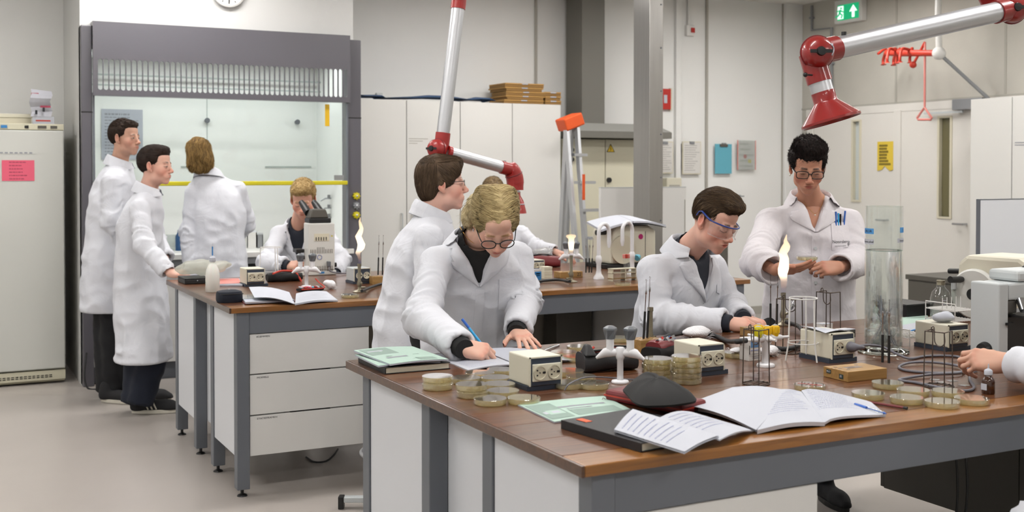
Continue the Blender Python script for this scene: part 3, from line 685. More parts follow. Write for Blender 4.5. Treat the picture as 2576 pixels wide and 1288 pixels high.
f.ball((X_, yy-.01, gm+gh*.27), gh*.08, sc=(.2, 1, 1)); f.tube([(X_, yy-.005, gm+gh*.17), (X_, yy+.01, gm-gh*.05)], gh*.075, 6); f.tube([(X_, yy+.01, gm-gh*.05), (X_, yy-.03, gm-gh*.18), (X_, yy-.012, gm-gh*.36)], gh*.05, 6); f.tube([(X_, yy+.01, gm-gh*.05), (X_, yy+.03, gm-gh*.2), (X_, yy+.07, gm-gh*.25)], gh*.05, 6); f.tube([(X_, yy+.05, gm+gh*.1), (X_, yy, gm+gh*.14), (X_, yy-.04, gm+gh*.02)], gh*.04, 6)
f.build('running_figure', 'exit_green', t, smooth=60)
for k, u in enumerate((2255, 2530)):
    y = at(u, 100, x=X1).y; struct('trim_%d' % (n+k), MB().box(X1-.004, X1, y-.012, y+.012, 2.225, HH), 'seam')
n += 2
t = thing('wall_conduit', 'thin grey conduit bent twice down the concrete wall beside the far corner', 'conduit'); MB().tube([at(u, v, x=X1-.02) for u, v in ((2042, 14), (2042, 76), (2092, 70), (2092, 262))], .014, 8).build('pipe', 'steel_light', t, smooth=40)
for u, v in ((2042, 45), (2092, 160)): p = at(u, v, x=X1-.02); MB().box(X1-.035, X1, p.y-.025, p.y+.025, p.z-.01, p.z+.01).build('clip', 'steel_light', t)
# emergency shower: white riser, red nozzle bar and pull rod with triangle
mat('shower_red', '#c23a28', .45); t = thing('emergency_shower', 'red emergency shower bar with nozzles and a pull rod on the concrete wall', 'emergency shower')
xe = X1-.45; a, b = at(2230, 133, x=xe), at(2362, 134, x=xe)
MB().tube(spline([(X1, b.y, b.z+.9), (X1-.25, b.y, b.z+.85), (xe, b.y, b.z+.55), (xe, b.y, b.z)], 6), .028, 10).build('riser', 'white_lam', t, smooth=50)
MB().ball((xe, b.y, b.z), .06).build('joint', 'white_lam', t, smooth=60)
MB().tube([b, Vector((X1-.01, b.y-.35, b.z-.55))], .016, 8).build('strut_shadow', 'steel_light', t, smooth=50)  # grey tube drawn where the strut's shadow falls
bar = MB().tube([b, a.lerp(b, .75), a.lerp(b, .25), a], [.028, .03, .034, .03], 10).build('nozzle_bar', 'shower_red', t, smooth=50)
for u, v2, off in ((2222, 163, .1), (2232, 158, -.1), (2248, 164, .12), (2256, 160, 0), (2264, 157, -.1), (2289, 158, .02)):
    q = at(u+6, 131, x=xe+off); e = at(u, v2, x=xe+off*1.6); MB().tube(spline([Vector((xe, q.y, a.z)), q+Vector((0, 0, .03)), Vector((e.x, e.y, e.z+.05)), e], 5), [.014]*15+[.03], 8).build('nozzle', 'shower_red', t, smooth=50)
e0, e1 = at(2327, 106, x=xe), at(2297, 163, x=xe); MB().tube([e0, e1], .012, 8).build('lever', 'shower_red', t); MB().ball(e1, .032).build('lever_knob', 'shower_red', t, smooth=60)
e2 = at(2326, 268, x=xe); rod = MB().tube([e0, e2], .01, 8).build('pull_rod', 'pink_dull', t, smooth=50); tri = [at(2326, 270, x=xe), at(2307, 297, x=xe), at(2310, 301, x=xe), at(2341, 301, x=xe), at(2344, 297, x=xe)]
MB().tube(tri, .011, 8, closed=True).build('pull_handle', 'pink_dull', t, smooth=50)
t = thing('door_closer', 'grey door closer at the top of the right-hand door', 'door closer'); a, b = at(2402, 256, x=X1-.1), at(2478, 248, x=X1-.1)
MB().box(X1-.14, X1-.062, b.y, a.y, 2.10, 2.20).build('housing', 'steel_light', t, bevel=.006); MB().box(X1-.12, X1-.1, a.y-.1, a.y+.35, 2.075, 2.095).build('arm', 'mic_grey', t)
# yellow notice on the left door
xs = X1-.06; p = at(2227, 430, x=xs); t = thing('yellow_notice', 'yellow paper notice with a torn lower edge on the left-hand door', 'notice', (xs, p.y, p.z)); hw = (at(2208, 400, x=xs).y-at(2248, 400, x=xs).y)/2; hh = at(2227, 356, x=xs).z-p.z
My = Matrix(((0, 0, -1, 0), (-1, 0, 0, 0), (0, 1, 0, 0), (0, 0, 0, 1)))
sh = MB().prism([(-hw, 0), (-hw*.4, .012), (-.01, .05), (.03, .02), (hw*.6, .0), (hw, .012), (hw, hh), (-hw, hh)], 0, .003, M=My).build('sheet', 'note_yellow', t)
mat('ink_olive', '#7d6c22', .8)
rr = random.Random(4)
for k in range(7):
    z = hh*(.86-.105*k); L = rr.uniform(.9, 1.5); MB().box(-.0045, -.003, hw*.75-hw*L, hw*.75, z-.011, z+.011).build('print_line', 'ink_olive', sh)
# lockers by the door
xl = 8.0; y1l = at(2440, 400, x=xl).y; ym = at(2545, 400, x=xl).y; zl = at(2440, 250, x=xl).z
for k, (a, b) in enumerate(((y1l, ym), (ym, ym-.55))):
    t = thing('white_locker', ['white locker standing next to the doors', 'white locker at the right edge with a printed card'][k], 'locker', (0, 0, 0), 0, 'lockers')
    MB().box(xl+.022, X1-.08, b+.003, a-.003, .05, zl).build('body', 'white_lam2', t); d = MB().box(xl, xl+.02, b+.005, a-.005, .06, zl-.002).build('door', 'white_lam2', t, bevel=.002)
    MB().box(xl-.02, xl, b+.04, b+.055, 1.0, 1.15).build('handle', 'steel_light', d, bevel=.003)
    MB().box(xl+.04, X1-.1, b+.02, a-.02, 0, .05).build('plinth', 'steel_grey', t)
    if k: 
        for q in range(2): MB().box(xl-.002, xl, a-.16, a-.03, 1.75+.02*q, 1.757+.02*q).build('print_line', 'ink_grey', d)
# low grey side bench by the door, white screen and dark box behind the front bench's right end
a = at(2285, 690, z=.74); t = thing('side_bench', 'low grey-brown side cabinet behind the glass cylinder, in front of the doors', 'cabinet', (a.x, a.y, 0))
MB().box(0, .7, -3.0, 0, .04, .70).build('body', 'dark_panel', t); MB().box(-.012, .72, -3.02, .02, .702, .74).build('top', 'dark_panel', t, bevel=.004); MB().box(.05, .65, -2.9, -.05, 0, .04).build('plinth', 'black', t)
for k in range(4): MB().box(-.008, -.001, -3.0+.75*k+.01, -3.0+.75*(k+1)-.01, .06, .69).build('door', 'dark_panel', t)
# ================================================================== BENCHES
BX0, BX1, BD, BZ = 1.27, 4.33, 1.55, 0.90
def B(u, v, h=0.0): return at(u, v, z=BZ+h)
def bench(y0, which, near):
    t = thing('worktop', 'brown varnished wooden worktop of the %s bench' % which, 'worktop', (BX0, y0, BZ-.026), 0, 'worktops')
    L = BX1-BX0
    MB().box(0, L, 0, .098, 0, .026).build('edge_board', 'wood_edge', t, bevel=.002)
    w = (BD-.1)/9
    me = MB().box(0, L, .0008, w-.0008, 0, .0258).mesh('board')
    for k in range(9): obj('board', me, 'wood', t, bevel=.0005, loc=(0, .1+k*w, 0))
    MB().box(-.0085, -.0005, 0, BD, -.0005, .0255).build('end_edging', 'wood_end', t, bevel=.0015)
    for side, (ya, yb) in (('near', (y0+.02, y0+.575)), ('far', (y0+.925, y0+1.49))):
        t = thing('table_frame', 'grey steel table frame, %s half of the %s bench' % (side, which), 'table frame', (0, 0, 0), 0, 'table frames')
        lw = .06; zt = BZ-.0265
        xs = (BX0+.03, BX1-.03-lw); ys = (ya, yb-lw) if side == 'near' else (ya, yb-lw)
        for x in xs:
            for y in ys:
                l = MB().box(x, x+lw, y, y+lw, .035, zt).build('leg', 'steel_grey', t, bevel=.003)
                MB().cyl((x+lw/2, y+lw/2, .012), (x+lw/2, y+lw/2, .036), .008, n=8).lathe([(.001, 0), (.025, 0), (.022, .006), (.01, .012), (.001, .012)], 14, (x+lw/2, y+lw/2, 0)).build('levelling_foot', 'black', l)
        for y in (ys[0]+.004, ys[1]+lw-.044): MB().box(xs[0]+lw, xs[1], y, y+.04, .77, zt).build('apron', 'steel_grey', t, bevel=.003)
        for x in (xs[0]+.01, xs[1]+.01): MB().box(x, x+.04, ys[0]+lw, ys[1], .80, zt).build('end_rail', 'steel_grey', t)
        # drawer cabinets hung at both ends
        for e, xa in (('left', BX0+.092), ('right', BX1-.092-.60)):
            dark = (near and e == 'right')  # right cabinets coloured dark to stand in for the shade under the bench
            m = 'dark_panel' if dark else 'white_lam'
            c = thing('drawer_cabinet', '%s three-drawer cabinet at the %s end of the %s bench, %s side' % ('shade-darkened' if dark else 'white', e, which, side), 'cabinet', (0, 0, 0), 0, 'drawer cabinets')
            fa = ya+.012 if side == 'near' else yb-.012; sgn = 1 if side == 'near' else -1
            yb0, yb1 = (ya+.034, y0+.78) if side == 'near' else (y0+.785, yb-.034)
            MB().box(xa, xa+.60, yb0, yb1, .185, .766).build('body', m, c)
            if e == 'left': 
                MB().box(BX0+.036, BX0+.0395, ys[0]+lw+.002, ys[1]-.002, .185, .872).build('side_panel', 'white_cool', c, bevel=.002)
            if e == 'left' and side == 'near': MB().box(BX0+.0902, BX0+.0918, ys[1]+lw, ya+.905, .185, .872).build('centre_panel', 'white_cool', c)
            names = ['KLEMMEN', 'MOFFELS', 'STATIEFRAMEN']
            for k in range(3):
                za = .185+k*.195
                y_a, y_b = sorted((fa, fa+.02*sgn))
                d = MB().box(xa+.002, xa+.598, y_a, y_b, za+.003, za+.192).build('drawer', m, c, bevel=.002)
                MB().box(xa+.2, xa+.4, y_a+.002 if sgn > 0 else y_a, y_b if sgn > 0 else y_b-.002, za+.192, za+.1945).build('grip', 'black', d)
                if side == 'near' and e == 'left':
                    text_mesh(names[2-k], .0115, 'ink', d, frame((xa+.035, fa-.0006, za+.178), (1, 0, 0), (0, 0, 1)), align='LEFT', sx=1.25)
bench(2.105, 'front', True)
bench(5.295, 'back', False)
t = thing('modesty_panel', 'grey panel closing the knee space under the back bench', 'panel', (0, 0, 0))
mat('modesty', '#8f8a7f', .6)
MB().box(1.98, 3.62, 6.085, 6.10, .12, .86).build('sheet', 'modesty', t); MB().box(1.98, 3.62, 6.08, 6.105, .10, .12).build('lower_rail', 'steel_grey', t)
p = at(1400, 830, y=5.9); q = at(1489, 830, y=5.9); t = thing('dark_cabinet', 'dark grey box standing in the knee space under the back bench', 'computer', (p.x, 5.9, 0))  # added box that makes the dark area in the knee space
MB().box(0, q.x-p.x, 0, .16, .02, .74).build('case', 'dark_panel', t, bevel=.006); MB().box(.0, q.x-p.x, -.004, 0, .4, .404).build('seam', 'black', t)
for a in (.02, q.x-p.x-.05): MB().box(a, a+.03, .02, .14, 0, .02).build('foot', 'black', t)
t = thing('hanging_cable', 'thin dark cable hanging down under the back bench', 'cable'); p = at(1377, 830, y=6.05); MB().tube(spline([(p.x, 6.07, .76), (p.x+.01, 6.07, .5), (p.x-.01, 6.07, .2), (p.x-.05, 6.05, .01)], 6), .006, 6).build('lead', 'black', t, smooth=60)
for k, u in enumerate((2396, 2420)):
    p = at(u, 1200, y=2.5); t = thing('hanging_cable', ['left', 'right'][k]+' of two black cables hanging under the front bench', 'cable', (0, 0, 0)); MB().tube(spline([(p.x, 2.5, .77), (p.x+.01, 2.49, .5), (p.x-.05-.01*k, 2.5, .2), (p.x-.1+.06*k, 2.5, .006)], 8), .004, 6).build('lead', 'black', t, smooth=60)
t = thing('floor_cable', 'loop of thin cable lying on the floor under the back bench', 'cable'); P = [at(u, v, z=.006) for u, v in ((770, 1150), (790, 1162), (820, 1160), (840, 1145), (850, 1130))]
MB().tube(spline(P, 6), .005, 6).build('lead', 'rubber', t, smooth=60)

# ================================================================== small builders
def loft(mb, secs, n=14, cap=True):
    vs = []; fs = []
    for (cx, cy, cz, rx, ry) in secs:
        for k in range(n): a = 2*PI*k/n; vs.append((cx+rx*math.cos(a), cy+ry*math.sin(a), cz))
    for i in range(len(secs)-1):
        for k in range(n): k2 = (k+1) % n; fs.append((i*n+k, i*n+k2, (i+1)*n+k2, (i+1)*n+k))
    if cap: fs += [tuple(range(n-1, -1, -1)), tuple(range((len(secs)-1)*n, len(secs)*n))]
    return mb.add(vs, fs)
def socket_box(p, label, w=.108, h=.085, d=.13, rz=0.0, dark=False):
    t = thing('socket_box', label, 'socket box', p, rz, 'bench socket boxes')
    MB().box(-.004, w+.02, .004, d, 0, .014).build('foot', 'socket_blue', t)
    MB().box(0, w, .0, d, .014, h+.014).build('case', 'ivory' if not dark else 'mic_grey', t, bevel=.004)
    f = MB().box(.004, w-.004, -.003, -.0002, .016, h+.010).build('front_panel', 'socket_blue', t)
    MB().box(0, .004, -.004, -.0002, .014, h+.014).box(w-.004, w, -.004, -.0002, .014, h+.014).box(0, w, -.004, -.0002, h+.010, h+.014).build('rim', 'ivory', t)
    zc = .014+h*.46; ph = h*.3
    pl = MB().box(.008, w-.006, -.008, -.003, zc-ph, zc+ph).build('face_plate', 'ivory', t, bevel=.002) if not dark else None
    R = w*.19; c = []
    for x in (w*.29, w*.73):
        s = MB().lathe([(R, 0), (R*1.05, .003), (R*.9, .003), (R*.88, -.002), (.001, -.002)], 20, M=Matrix.Rotation(PI/2, 4, 'X')).build('socket', 'ivory' if dark else 'ivory2', t, smooth=30, loc=(x, -.0085, zc))
        for dx, dz, r in ((-R*.42, R*.35, .0025), (-R*.42, -R*.35, .0025), (0, 0, .002)):
            MB().cyl((dx, .001, dz), (dx, -.0012, dz), r, n=8).build('pin_hole', 'black', s)
        MB().box(R*.45, R*.95, -.002, .001, -.003, .003).build('earth_clip', 'black', s)
    return t
def petri(p, label, grp, lidm='clear', tilt=0.0, r=.045, agar=True, rr=random.Random(3)):
    t = thing('petri_dish', label, 'petri dish', p, rr.uniform(0, 6), grp)
    if not hasattr(petri, 'me'):
        petri.me = [MB().lathe([(.001, .0), (.043, 0), (.044, .001), (.044, .0125), (.0428, .0125), (.0428, .0012), (.001, .0012)], 28).mesh('base_dish'),
                    MB().lathe([(.0462, .004), (.0462, .0155), (.0452, .0163), (.001, .0163), (.001, .0153), (.045, .0153), (.0453, .004)], 28, close=False).mesh('lid'),
                    MB().lathe([(.001, .0014), (.0425, .0014), (.0425, .006), (.001, .0058)], 24).mesh('agar')]
        for m in petri.me: m.shade_smooth(); m.set_sharp_from_angle(angle=.6)
    obj('base_dish', petri.me[0], 'clear', t)
    o = obj('lid', petri.me[1], 'clear', t)
    if agar: obj('agar', petri.me[2], 'agar_clear', t)
    return t
def gas_tap(p, label, rz=0.0, s=1.0, grp='gas taps'):
    t = thing('gas_tap', label, 'gas tap', p, rz, grp)
    MB().lathe([(.001, 0), (.028, 0), (.029, .004), (.027, .008), (.012, .010), (.001, .010)], 22).build('base', 'gas_white', t, smooth=40)
    MB().lathe([(.0105, .009), (.010, .075), (.0135, .08), (.015, .085), (.015, .112), (.012, .116), (.001, .116)], 18).build('column', 'gas_white', t, smooth=40)
    for sx in (-1, 1):
        a = MB().tube([(0, 0, .098), (sx*.02, 0, .098), (sx*.035, 0, .1), (sx*.05, 0, .096), (sx*.062, 0, .088), (sx*.078, 0, .078)], [.010, .0125, .017, .015, .010, .0045], 14)
        arm = a.build('arm', 'gas_white', t, smooth=60)
        MB().lathe([(.016, .10), (.0125, .115), (.013, .142), (.001, .142)], 16, (sx*.033, 0, 0)).build('neck', 'gas_white', arm, smooth=40)
        k = MB(); n = 6
        def hexr(r, z, tw): return [(sx*.033+r*math.cos(2*PI*i/n+tw), r*math.sin(2*PI*i/n+tw), z) for i in range(n)]
        rows = [hexr(.0155, .142, 0), hexr(.0235, .172, .25), hexr(.0225, .178, .25), hexr(.011, .185, .25)]
        vs = sum(rows, []); fs = [(r*n+i, r*n+(i+1) % n, (r+1)*n+(i+1) % n, (r+1)*n+i) for r in range(3) for i in range(n)] + [tuple(range(3*n, 4*n))]
        k.add(vs, fs).build('knob', 'knob_grey', arm, bevel=.001)
    t.scale = (s, s, s)
    return t
def bunsen(p, label, hose=None, flame=None, rz=0.0, h=.13):
    t = thing('bunsen_burner', label, 'bunsen burner', p, rz, 'bunsen burners')
    MB().lathe([(.001, 0), (.036, 0), (.037, .004), (.028, .009), (.012, .014), (.009, .02), (.009, .03), (.001, .03)], 24).build('base', 'brass_old', t, smooth=40)
    MB().lathe([(.011, .03), (.012, .033), (.014, .045), (.0085, .065), (.0085, h-.015), (.0105, h-.014), (.0105, h), (.008, h), (.008, h-.03), (.001, h-.03)], 18).build('tube', 'brass_old', t, smooth=40)
    MB().cyl((0, 0, .024), (.04, 0, .022), .006, .005, 10).build('gas_inlet', 'brass_old', t, smooth=40)
    MB().cyl((0, -.012, .05), (0, -.022, .05), .005, n=8).build('air_screw', 'brass_old', t, smooth=40)
    if flame:
        f = MB(); S = [(dx*flame[3], dy, h-.004+z*flame[0], r*flame[1], r*.75*flame[1]) for z, dx, dy, r in flame[2]]
        loft(f, S, 14).build('flame', 'flame', t, smooth=80)
    return t
def hose(pts, r, label, m='rubber', name='gas_hose', cat='hose'):
    t = thing(name, label, cat, pts[0]); o = Vector(pts[0])
    MB().tube(spline([Vector(p)-o for p in pts], 8), r, 10).build('tubing', m, t, smooth=60); return t
def wire(t, pts, r=.0016, m='wire_dark', name='wire', closed=False): return MB().tube(pts, r, 6, closed=closed).build(name, m, t, smooth=60)
def wire_basket(p, label, R=.042, h=.15, rz=0.0, m='wire_dark', loopside=1):
    t = thing('wire_basket', label, 'wire basket', p, rz, 'wire baskets')
    r = .0019; a = [PI*.25+i*PI/2 for i in range(4)]
    MB().ring((0, 0, r), R, r, 32, 6).build('bottom_ring', m, t, smooth=60)
    for k in range(5):
        y = -R*.8+k*R*.4; x = math.sqrt(R*R-y*y); wire(t, [(-x, y, r*2), (x, y, r*2)], .0015, m, 'bottom_wire')
    for i in range(4): wire(t, [(R*math.cos(a[i]), R*math.sin(a[i]), r), (R*.93*math.cos(a[i]), R*.93*math.sin(a[i]), h)], r, m, 'upright')
    q = [(R*.93*math.cos(x), R*.93*math.sin(x), h) for x in a]
    wire(t, [q[0], q[1], q[2], q[3]], r, m, 'top_wire'); 
    HP = [Vector(q[1]).lerp(Vector(q[2]), .3)+Vector((0, -.002, -.05*0)), Vector(q[1]).lerp(Vector(q[2]), .3)+Vector((0, -.002, .012)), Vector(q[1]).lerp(Vector(q[2]), .42)+Vector((0, -.002, .015)), Vector(q[1]).lerp(Vector(q[2]), .45)+Vector((0, -.002, .0)), Vector(q[1]).lerp(Vector(q[2]), .45)+Vector((0, -.004, -.03)), Vector(q[1]).lerp(Vector(q[2]), .7)+Vector((0, -.004, -.042)), Vector(q[1]).lerp(Vector(q[2]), .95)+Vector((0, -.004, -.03)), Vector(q[1]).lerp(Vector(q[2]), .95)+Vector((0, -.002, .0))]
    wire(t, spline(HP, 4), r*.9, m, 'handle')
    return t
def ring_tripod(p, label, R0=.045, R1=.052, h=.205, hz=.075, rz=0.0):
    t = thing('ring_stand', label, 'ring stand', p, rz, 'white ring stands')
    MB().ring((0, 0, h), R0, .0022, 40, 6).build('top_ring', 'wire_white', t, smooth=60)
    MB().ring((0, 0, hz), R1, .0019, 40, 6).build('lower_ring', 'wire_white', t, smooth=60)
    for i in range(3):
        a = i*2*PI/3+.4; MB().tube([((R0)*math.cos(a), (R0)*math.sin(a), h), ((R1)*math.cos(a), (R1)*math.sin(a), hz), ((R1+.01)*math.cos(a), (R1+.01)*math.sin(a), .002)], .0028, 8).build('leg', 'wire_white', t, smooth=60)
    return t
def loop_rod(p, label, h0, hb, hm, lean=(0, 0), loop=True):
    """inoculating loop standing upright: black handle, metal chuck, wire loop"""
    t = thing('inoculating_loop', label, 'inoculating loop', p, 0, 'inoculating loops'); L = Vector((lean[0], lean[1], 1))
    MB().tube([L*h0, L*(h0+hb)], .0042, 10).build('handle', 'black', t, smooth=50)
    MB().tube([L*(h0+hb), L*(h0+hb+hm*.8), L*(h0+hb+hm*.82), L*(h0+hb+hm)], [.0018, .0018, .0035, .003], 8).build('shaft', 'chrome', t, smooth=50)
    e = L*(h0+hb+hm); MB().tube([e, e+Vector((0, 0, .03)), e+Vector((.003, 0, .034)), e+Vector((0, 0, .038)), e+Vector((-.003, 0, .034))], .0007, 5).build('loop', 'wire_dark', t)
    return t
def wood_block(p, label, w, d, h, rz=0.0, holes=True, slot=False, plates=()):
    t = thing('wooden_block', label, 'wooden block', p, rz, 'wooden stands')
    MB().box(0, w, 0, d, 0, h).build('block', 'wood_block', t, bevel=.0015)
    if holes:
        nx, ny = max(2, int(w/.016)), max(2, int(d/.016))
        for i in range(nx):
            for j in range(ny): MB().cyl((w*(i+.5)/nx, d*(j+.5)/ny, h-.001), (w*(i+.5)/nx, d*(j+.5)/ny, h+.0004), .0042, n=8).build('hole', 'wood_end', t)
    if slot:
        MB().box(w*.25, w*.65, d*.4, d*.62, h-.001, h+.0005).build('slot', 'wood_end', t, bevel=.004)
        for x, y in ((.12, .5), (.15, .75), (.2, .3), (.72, .8)): MB().cyl((w*x, d*y, h-.001), (w*x, d*y, h+.0004), .006, n=12).build('hole', 'wood_end', t)
    return t
def bil(c, u, v): return c[0]*(1-u)*(1-v)+c[1]*u*(1-v)+c[2]*u*v+c[3]*(1-u)*v
def page(t, c, bul=0.0, th=.004, m='paper', name='page_block', lines=0, ink='ink_blue', seed=1, bdir='u', curl=0.0, write=(.08, .92, .1, .92), pk=1.0):
    """sheet of paper through four corner points (00,10,11,01), bulging up; lines of handwriting run along u"""
    o = t.location; c = [Vector(p)-o for p in c]
    def fn(u, v):
        p = bil(c, u, v); s = u if bdir == 'u' else v
        return p+Vector((0, 0, bul*math.sin(PI*s**pk)+curl*(u*v)**3))
    s = MB().sheet(fn, 10, 8, th).build(name, m, t, smooth=40)
    if lines:
        rr = random.Random(seed); b = MB()
        for k in range(lines):
            v = write[2]+(write[3]-write[2])*(k+.5)/lines; u = write[0]; end = write[1]*rr.uniform(.7, 1)
            hh = .13*(write[3]-write[2])/lines
            while u < end:
                w = rr.uniform(.01, .03)
                if u+w > end: break
                q = [fn(u, v-hh*rr.uniform(.6, 1)), fn(u+w, v-hh*rr.uniform(.6, 1)), fn(u+w, v+hh*.4), fn(u, v+hh*.4)]
                b.add([x+Vector((0, 0, .0007)) for x in q], [(0, 1, 2, 3)]); u += w+rr.uniform(.008, .02)
        b.build('handwriting', ink, s)
    return s
def hardback(label, p0, px, py, th, cover, name='hardback_book'):
    """closed hardback: p0 corner, px along the near edge, py along the side"""
    ex = px-p0; ey = py-p0; t = thing(name, label, 'book', p0); M = frame((0, 0, 0), ex, ey); w, d = ex.length, ey.length
    MB().box(0, w, 0, d, 0, .0025, M).build('back_cover', cover, t, bevel=.0008); MB().box(0, w, 0, d, th-.0025, th, M).build('front_cover', cover, t, bevel=.0008)
    MB().box(.002, w-.004, .004, d-.004, .0026, th-.0026, M).build('pages', 'ivory', t)
    MB().box(-.0015, .002, 0, d, 0, th, M).build('spine', cover, t, bevel=.0008)
    return t, M, w, d
# ================================================================== THINGS ON THE FRONT BENCH
def Bz(u, v, z): return at(u, v, z=z)
# --- left end: book with mint booklets, notebook under the writer's hands
t, M, w, d = hardback('black hardback book under mint-green booklets at the left end of the front bench', B(970, 942), B(1133, 928), B(905, 911), .022, 'black')
h1 = .9225
for k, (pts, lab, z) in enumerate((((B(952, 921, .026), B(1108, 909, .026), B(1043, 880, .026), B(893, 893, .026)), 'lower mint-green booklet on the black book, its edges fanned', .926), ((B(982, 917, .032), B(1128, 904, .032), B(1038, 872, .036), B(890, 882, .038)), 'mint-green printed booklet on top of the pile at the left end of the front bench', .93))):
    t = thing('booklet', lab, 'booklet', (pts[0].x, pts[0].y, z), 0, 'mint booklets')
    page(t, pts, .004, .004, 'paper_cool', 'inner_pages'); c2 = [p+Vector((0, 0, .0012)) for p in pts]
    cv = page(t, c2, .004, .0008, 'mint', 'cover')
    if k: 
        for (u0, u1, v0, v1, m) in ((.05, .5, .55, .95, 'mint_dark'), (.15, .5, .3, .36, 'ink_grey'), (.2, .75, .4, .43, 'mint_dark'), (.55, .85, .05, .2, 'mint_dark'), (.1, .35, .75, .8, 'paper')):
            q = [c2[0]*0+bil(c2, u, v)+Vector((0, 0, .004*math.sin(PI*u)+.0008))-t.location for u, v in ((u0, v0), (u1, v0), (u1, v1), (u0, v1))]; MB().add(q, [(0, 1, 2, 3)]).build('print_block', m, cv)
t = thing('writing_notebook', 'open notebook the blonde woman is writing in on the front bench', 'notebook', B(1175, 930))
L0, L1, R1, R0 = B(1085, 893, .003), B(1178, 931, .003), B(1285, 916, .008), B(1200, 882, .008)
page(t, (L1, R1, R0, L0), .004, .004, 'paper', 'left_page', 10, 'ink_blue', 3, write=(.1, .8, .05, .6))
page(t, (R1, B(1450, 907, .003), B(1330, 876, .003), R0), .005, .005, 'paper', 'right_page', 0)
page(t, (R1+Vector((.01, .0, .004)), B(1442, 906, .008), B(1326, 876, .008), R0+Vector((.01, 0, .004))), .004, .001, 'paper_cool', 'loose_leaf')
# --- petri dishes, left cluster
LC = 'petri dishes at the left end of the front bench'
def P(u, v, n, lab, grp, **k): 
    p = B(u, v, .0163*n-.0003*0); p.z = BZ+.0163*(n-1)+.0003; return petri(p, lab, grp, **k)
P(1101, 964, 1, 'lower dish of the leftmost pair of petri dishes, nearest the black book', LC); P(1100.5, 945, 2, 'upper dish of the leftmost pair of petri dishes, nearest the black book', LC)
P(1171, 949, 1, 'petri dish between the leftmost pair and the middle of the cluster', LC)
P(1207, 936, 1, 'petri dish at the back of the cluster, just below the writing notebook', LC); P(1261, 928, 1, 'petri dish at the back of the cluster, beside the notebook corner', LC)
P(1247, 948, 1, 'petri dish in the second row, touching the front socket box side', LC)
P(1189, 983, 1, 'lower dish of the middle pair in the left cluster', LC); P(1186, 965, 2, 'upper dish of the middle pair, its lid slightly slid off', LC)
P(1257, 964, 1, 'petri dish in the third row, left of the front socket box', LC); P(1266, 981, 1, 'petri dish tucked against the lower left corner of the front socket box', LC)
P(1233, 1001, 1, 'nearest petri dish of the left cluster, closest to the bench edge', LC); P(1318, 999, 1, 'petri dish directly in front of the front socket box', LC)
RC = 'petri dishes behind the front socket box'
P(1432, 931, 1, 'petri dish behind the front socket box, beside the black pouch', RC); P(1461, 945, 1, 'petri dish right of the socket box, second of the row', RC); P(1432, 961, 1, 'petri dish hugging the right side of the front socket box', RC); P(1494, 962, 1, 'petri dish with the thin grey cable running over it', RC)
P(1418, 884, 1, 'petri dish right of the writing hand, beside the tweezers', RC); P(1458, 870, 1, 'petri dish at the far bench edge behind the black pouch', RC); P(1449, 895, 1, 'petri dish half hidden behind the black pouch', RC); P(1560, 848, 1, 'petri dish on the far bench edge behind the gas tap', RC)
ST = 'stacked petri dishes'
od = ['bottom', 'second', 'third', 'fourth', 'top']
pa = B(1662, 957, .0); 
for k in range(4): petri((pa.x+.0015*(k % 2), pa.y+.02, BZ+.0003+k*.0165), '%s dish of the left-hand stack of four petri dishes' % (od[k] if k < 3 else 'top'), ST)
pb = B(1740, 966, .0)
for k in range(5): petri((pb.x-.0015*(k % 2), pb.y+.025, BZ+.0003+k*.0165), '%s dish of the right-hand stack of five petri dishes' % od[k], ST)
t = P(2037, 967, 1, 'petri dish with red and black pen marks on its lid', 'single petri dishes')
for k in range(4): MB().box(-.02+.012*k, -.018+.012*k, -.02, .02, .0164, .0168).build('pen_mark', 'ink', t)
MB().box(-.035, .035, -.002, .002, .0164, .0169).build('pen_mark', 'red', t)
t = P(1853, 886, 1, 'petri dish holding white cotton, right of the second socket box', 'single petri dishes')
RR = 'petri dishes at the right of the front bench'
for u, v, l in ((2233, 961, 'farthest dish, behind the wooden block corner'), (2184, 987, 'leftmost dish, above the red pencil'), (2297, 979, 'dish at the middle of the back row'), (2384, 982, 'dish under the wire basket on the right'), (2281, 998, 'dish in the middle of the front row'), (2370, 1008, 'nearest dish, closest to the bench edge'), (2444, 1000, 'rightmost dish, below the brown dropper bottle')): P(u, v, 1, l+' of the right-hand petri dishes', RR)
# --- socket boxes
S1 = socket_box(B(1331, 985), 'cream two-way socket box at the front left among the petri dishes')
S2 = socket_box(B(1756, 948), 'cream two-way socket box behind the stacked petri dishes', .1)
S3 = socket_box(B(2090, 915), 'cream socket box with a grey plug in it, left of the glass cylinder', .1, .085, .15)
S4 = socket_box(B(2384, 885), 'cream socket box with crumpled paper on top, right of the glass cylinder', .1, .08, .15)
p = B(2090, 915); t = thing('paper_slip', 'white slip of paper lying on the plugged socket box', 'paper', (p.x+.05, p.y+.08, BZ+.1)); MB().sheet(lambda u, v: ((u-.5)*.11+(v-.5)*.02, (v-.5)*.14, .002+.006*math.sin(3*u+2*v)), 5, 5, .0008).build('slip', 'paper', t)
p = B(2384, 885); t = thing('crumpled_tissue', 'crumpled white tissue on the right-hand socket box', 'tissue', (p.x+.05, p.y+.06, BZ+.095))
def blob(t, r, m, name, seed, n=16, amp=.35, sc=(1, 1, 1), freq=14):
    b = MB().ball((0, 0, 0), r, n, n//2+2, sc); off = Vector((seed*3.1, seed*1.7, 0))
    b.v = [tuple(Vector(v)*(1+amp*mnoise.noise(Vector(v)*freq/max(r*20, .3)+off))) for v in b.v]; zmin = min(v[2] for v in b.v)
    b.v = [(v[0], v[1], v[2]-zmin) for v in b.v]; return b.build(name, m, t, smooth=80)
blob(t, .035, 'paper', 'tissue', 2, 18, .5, (1.1, .9, .5), 22)
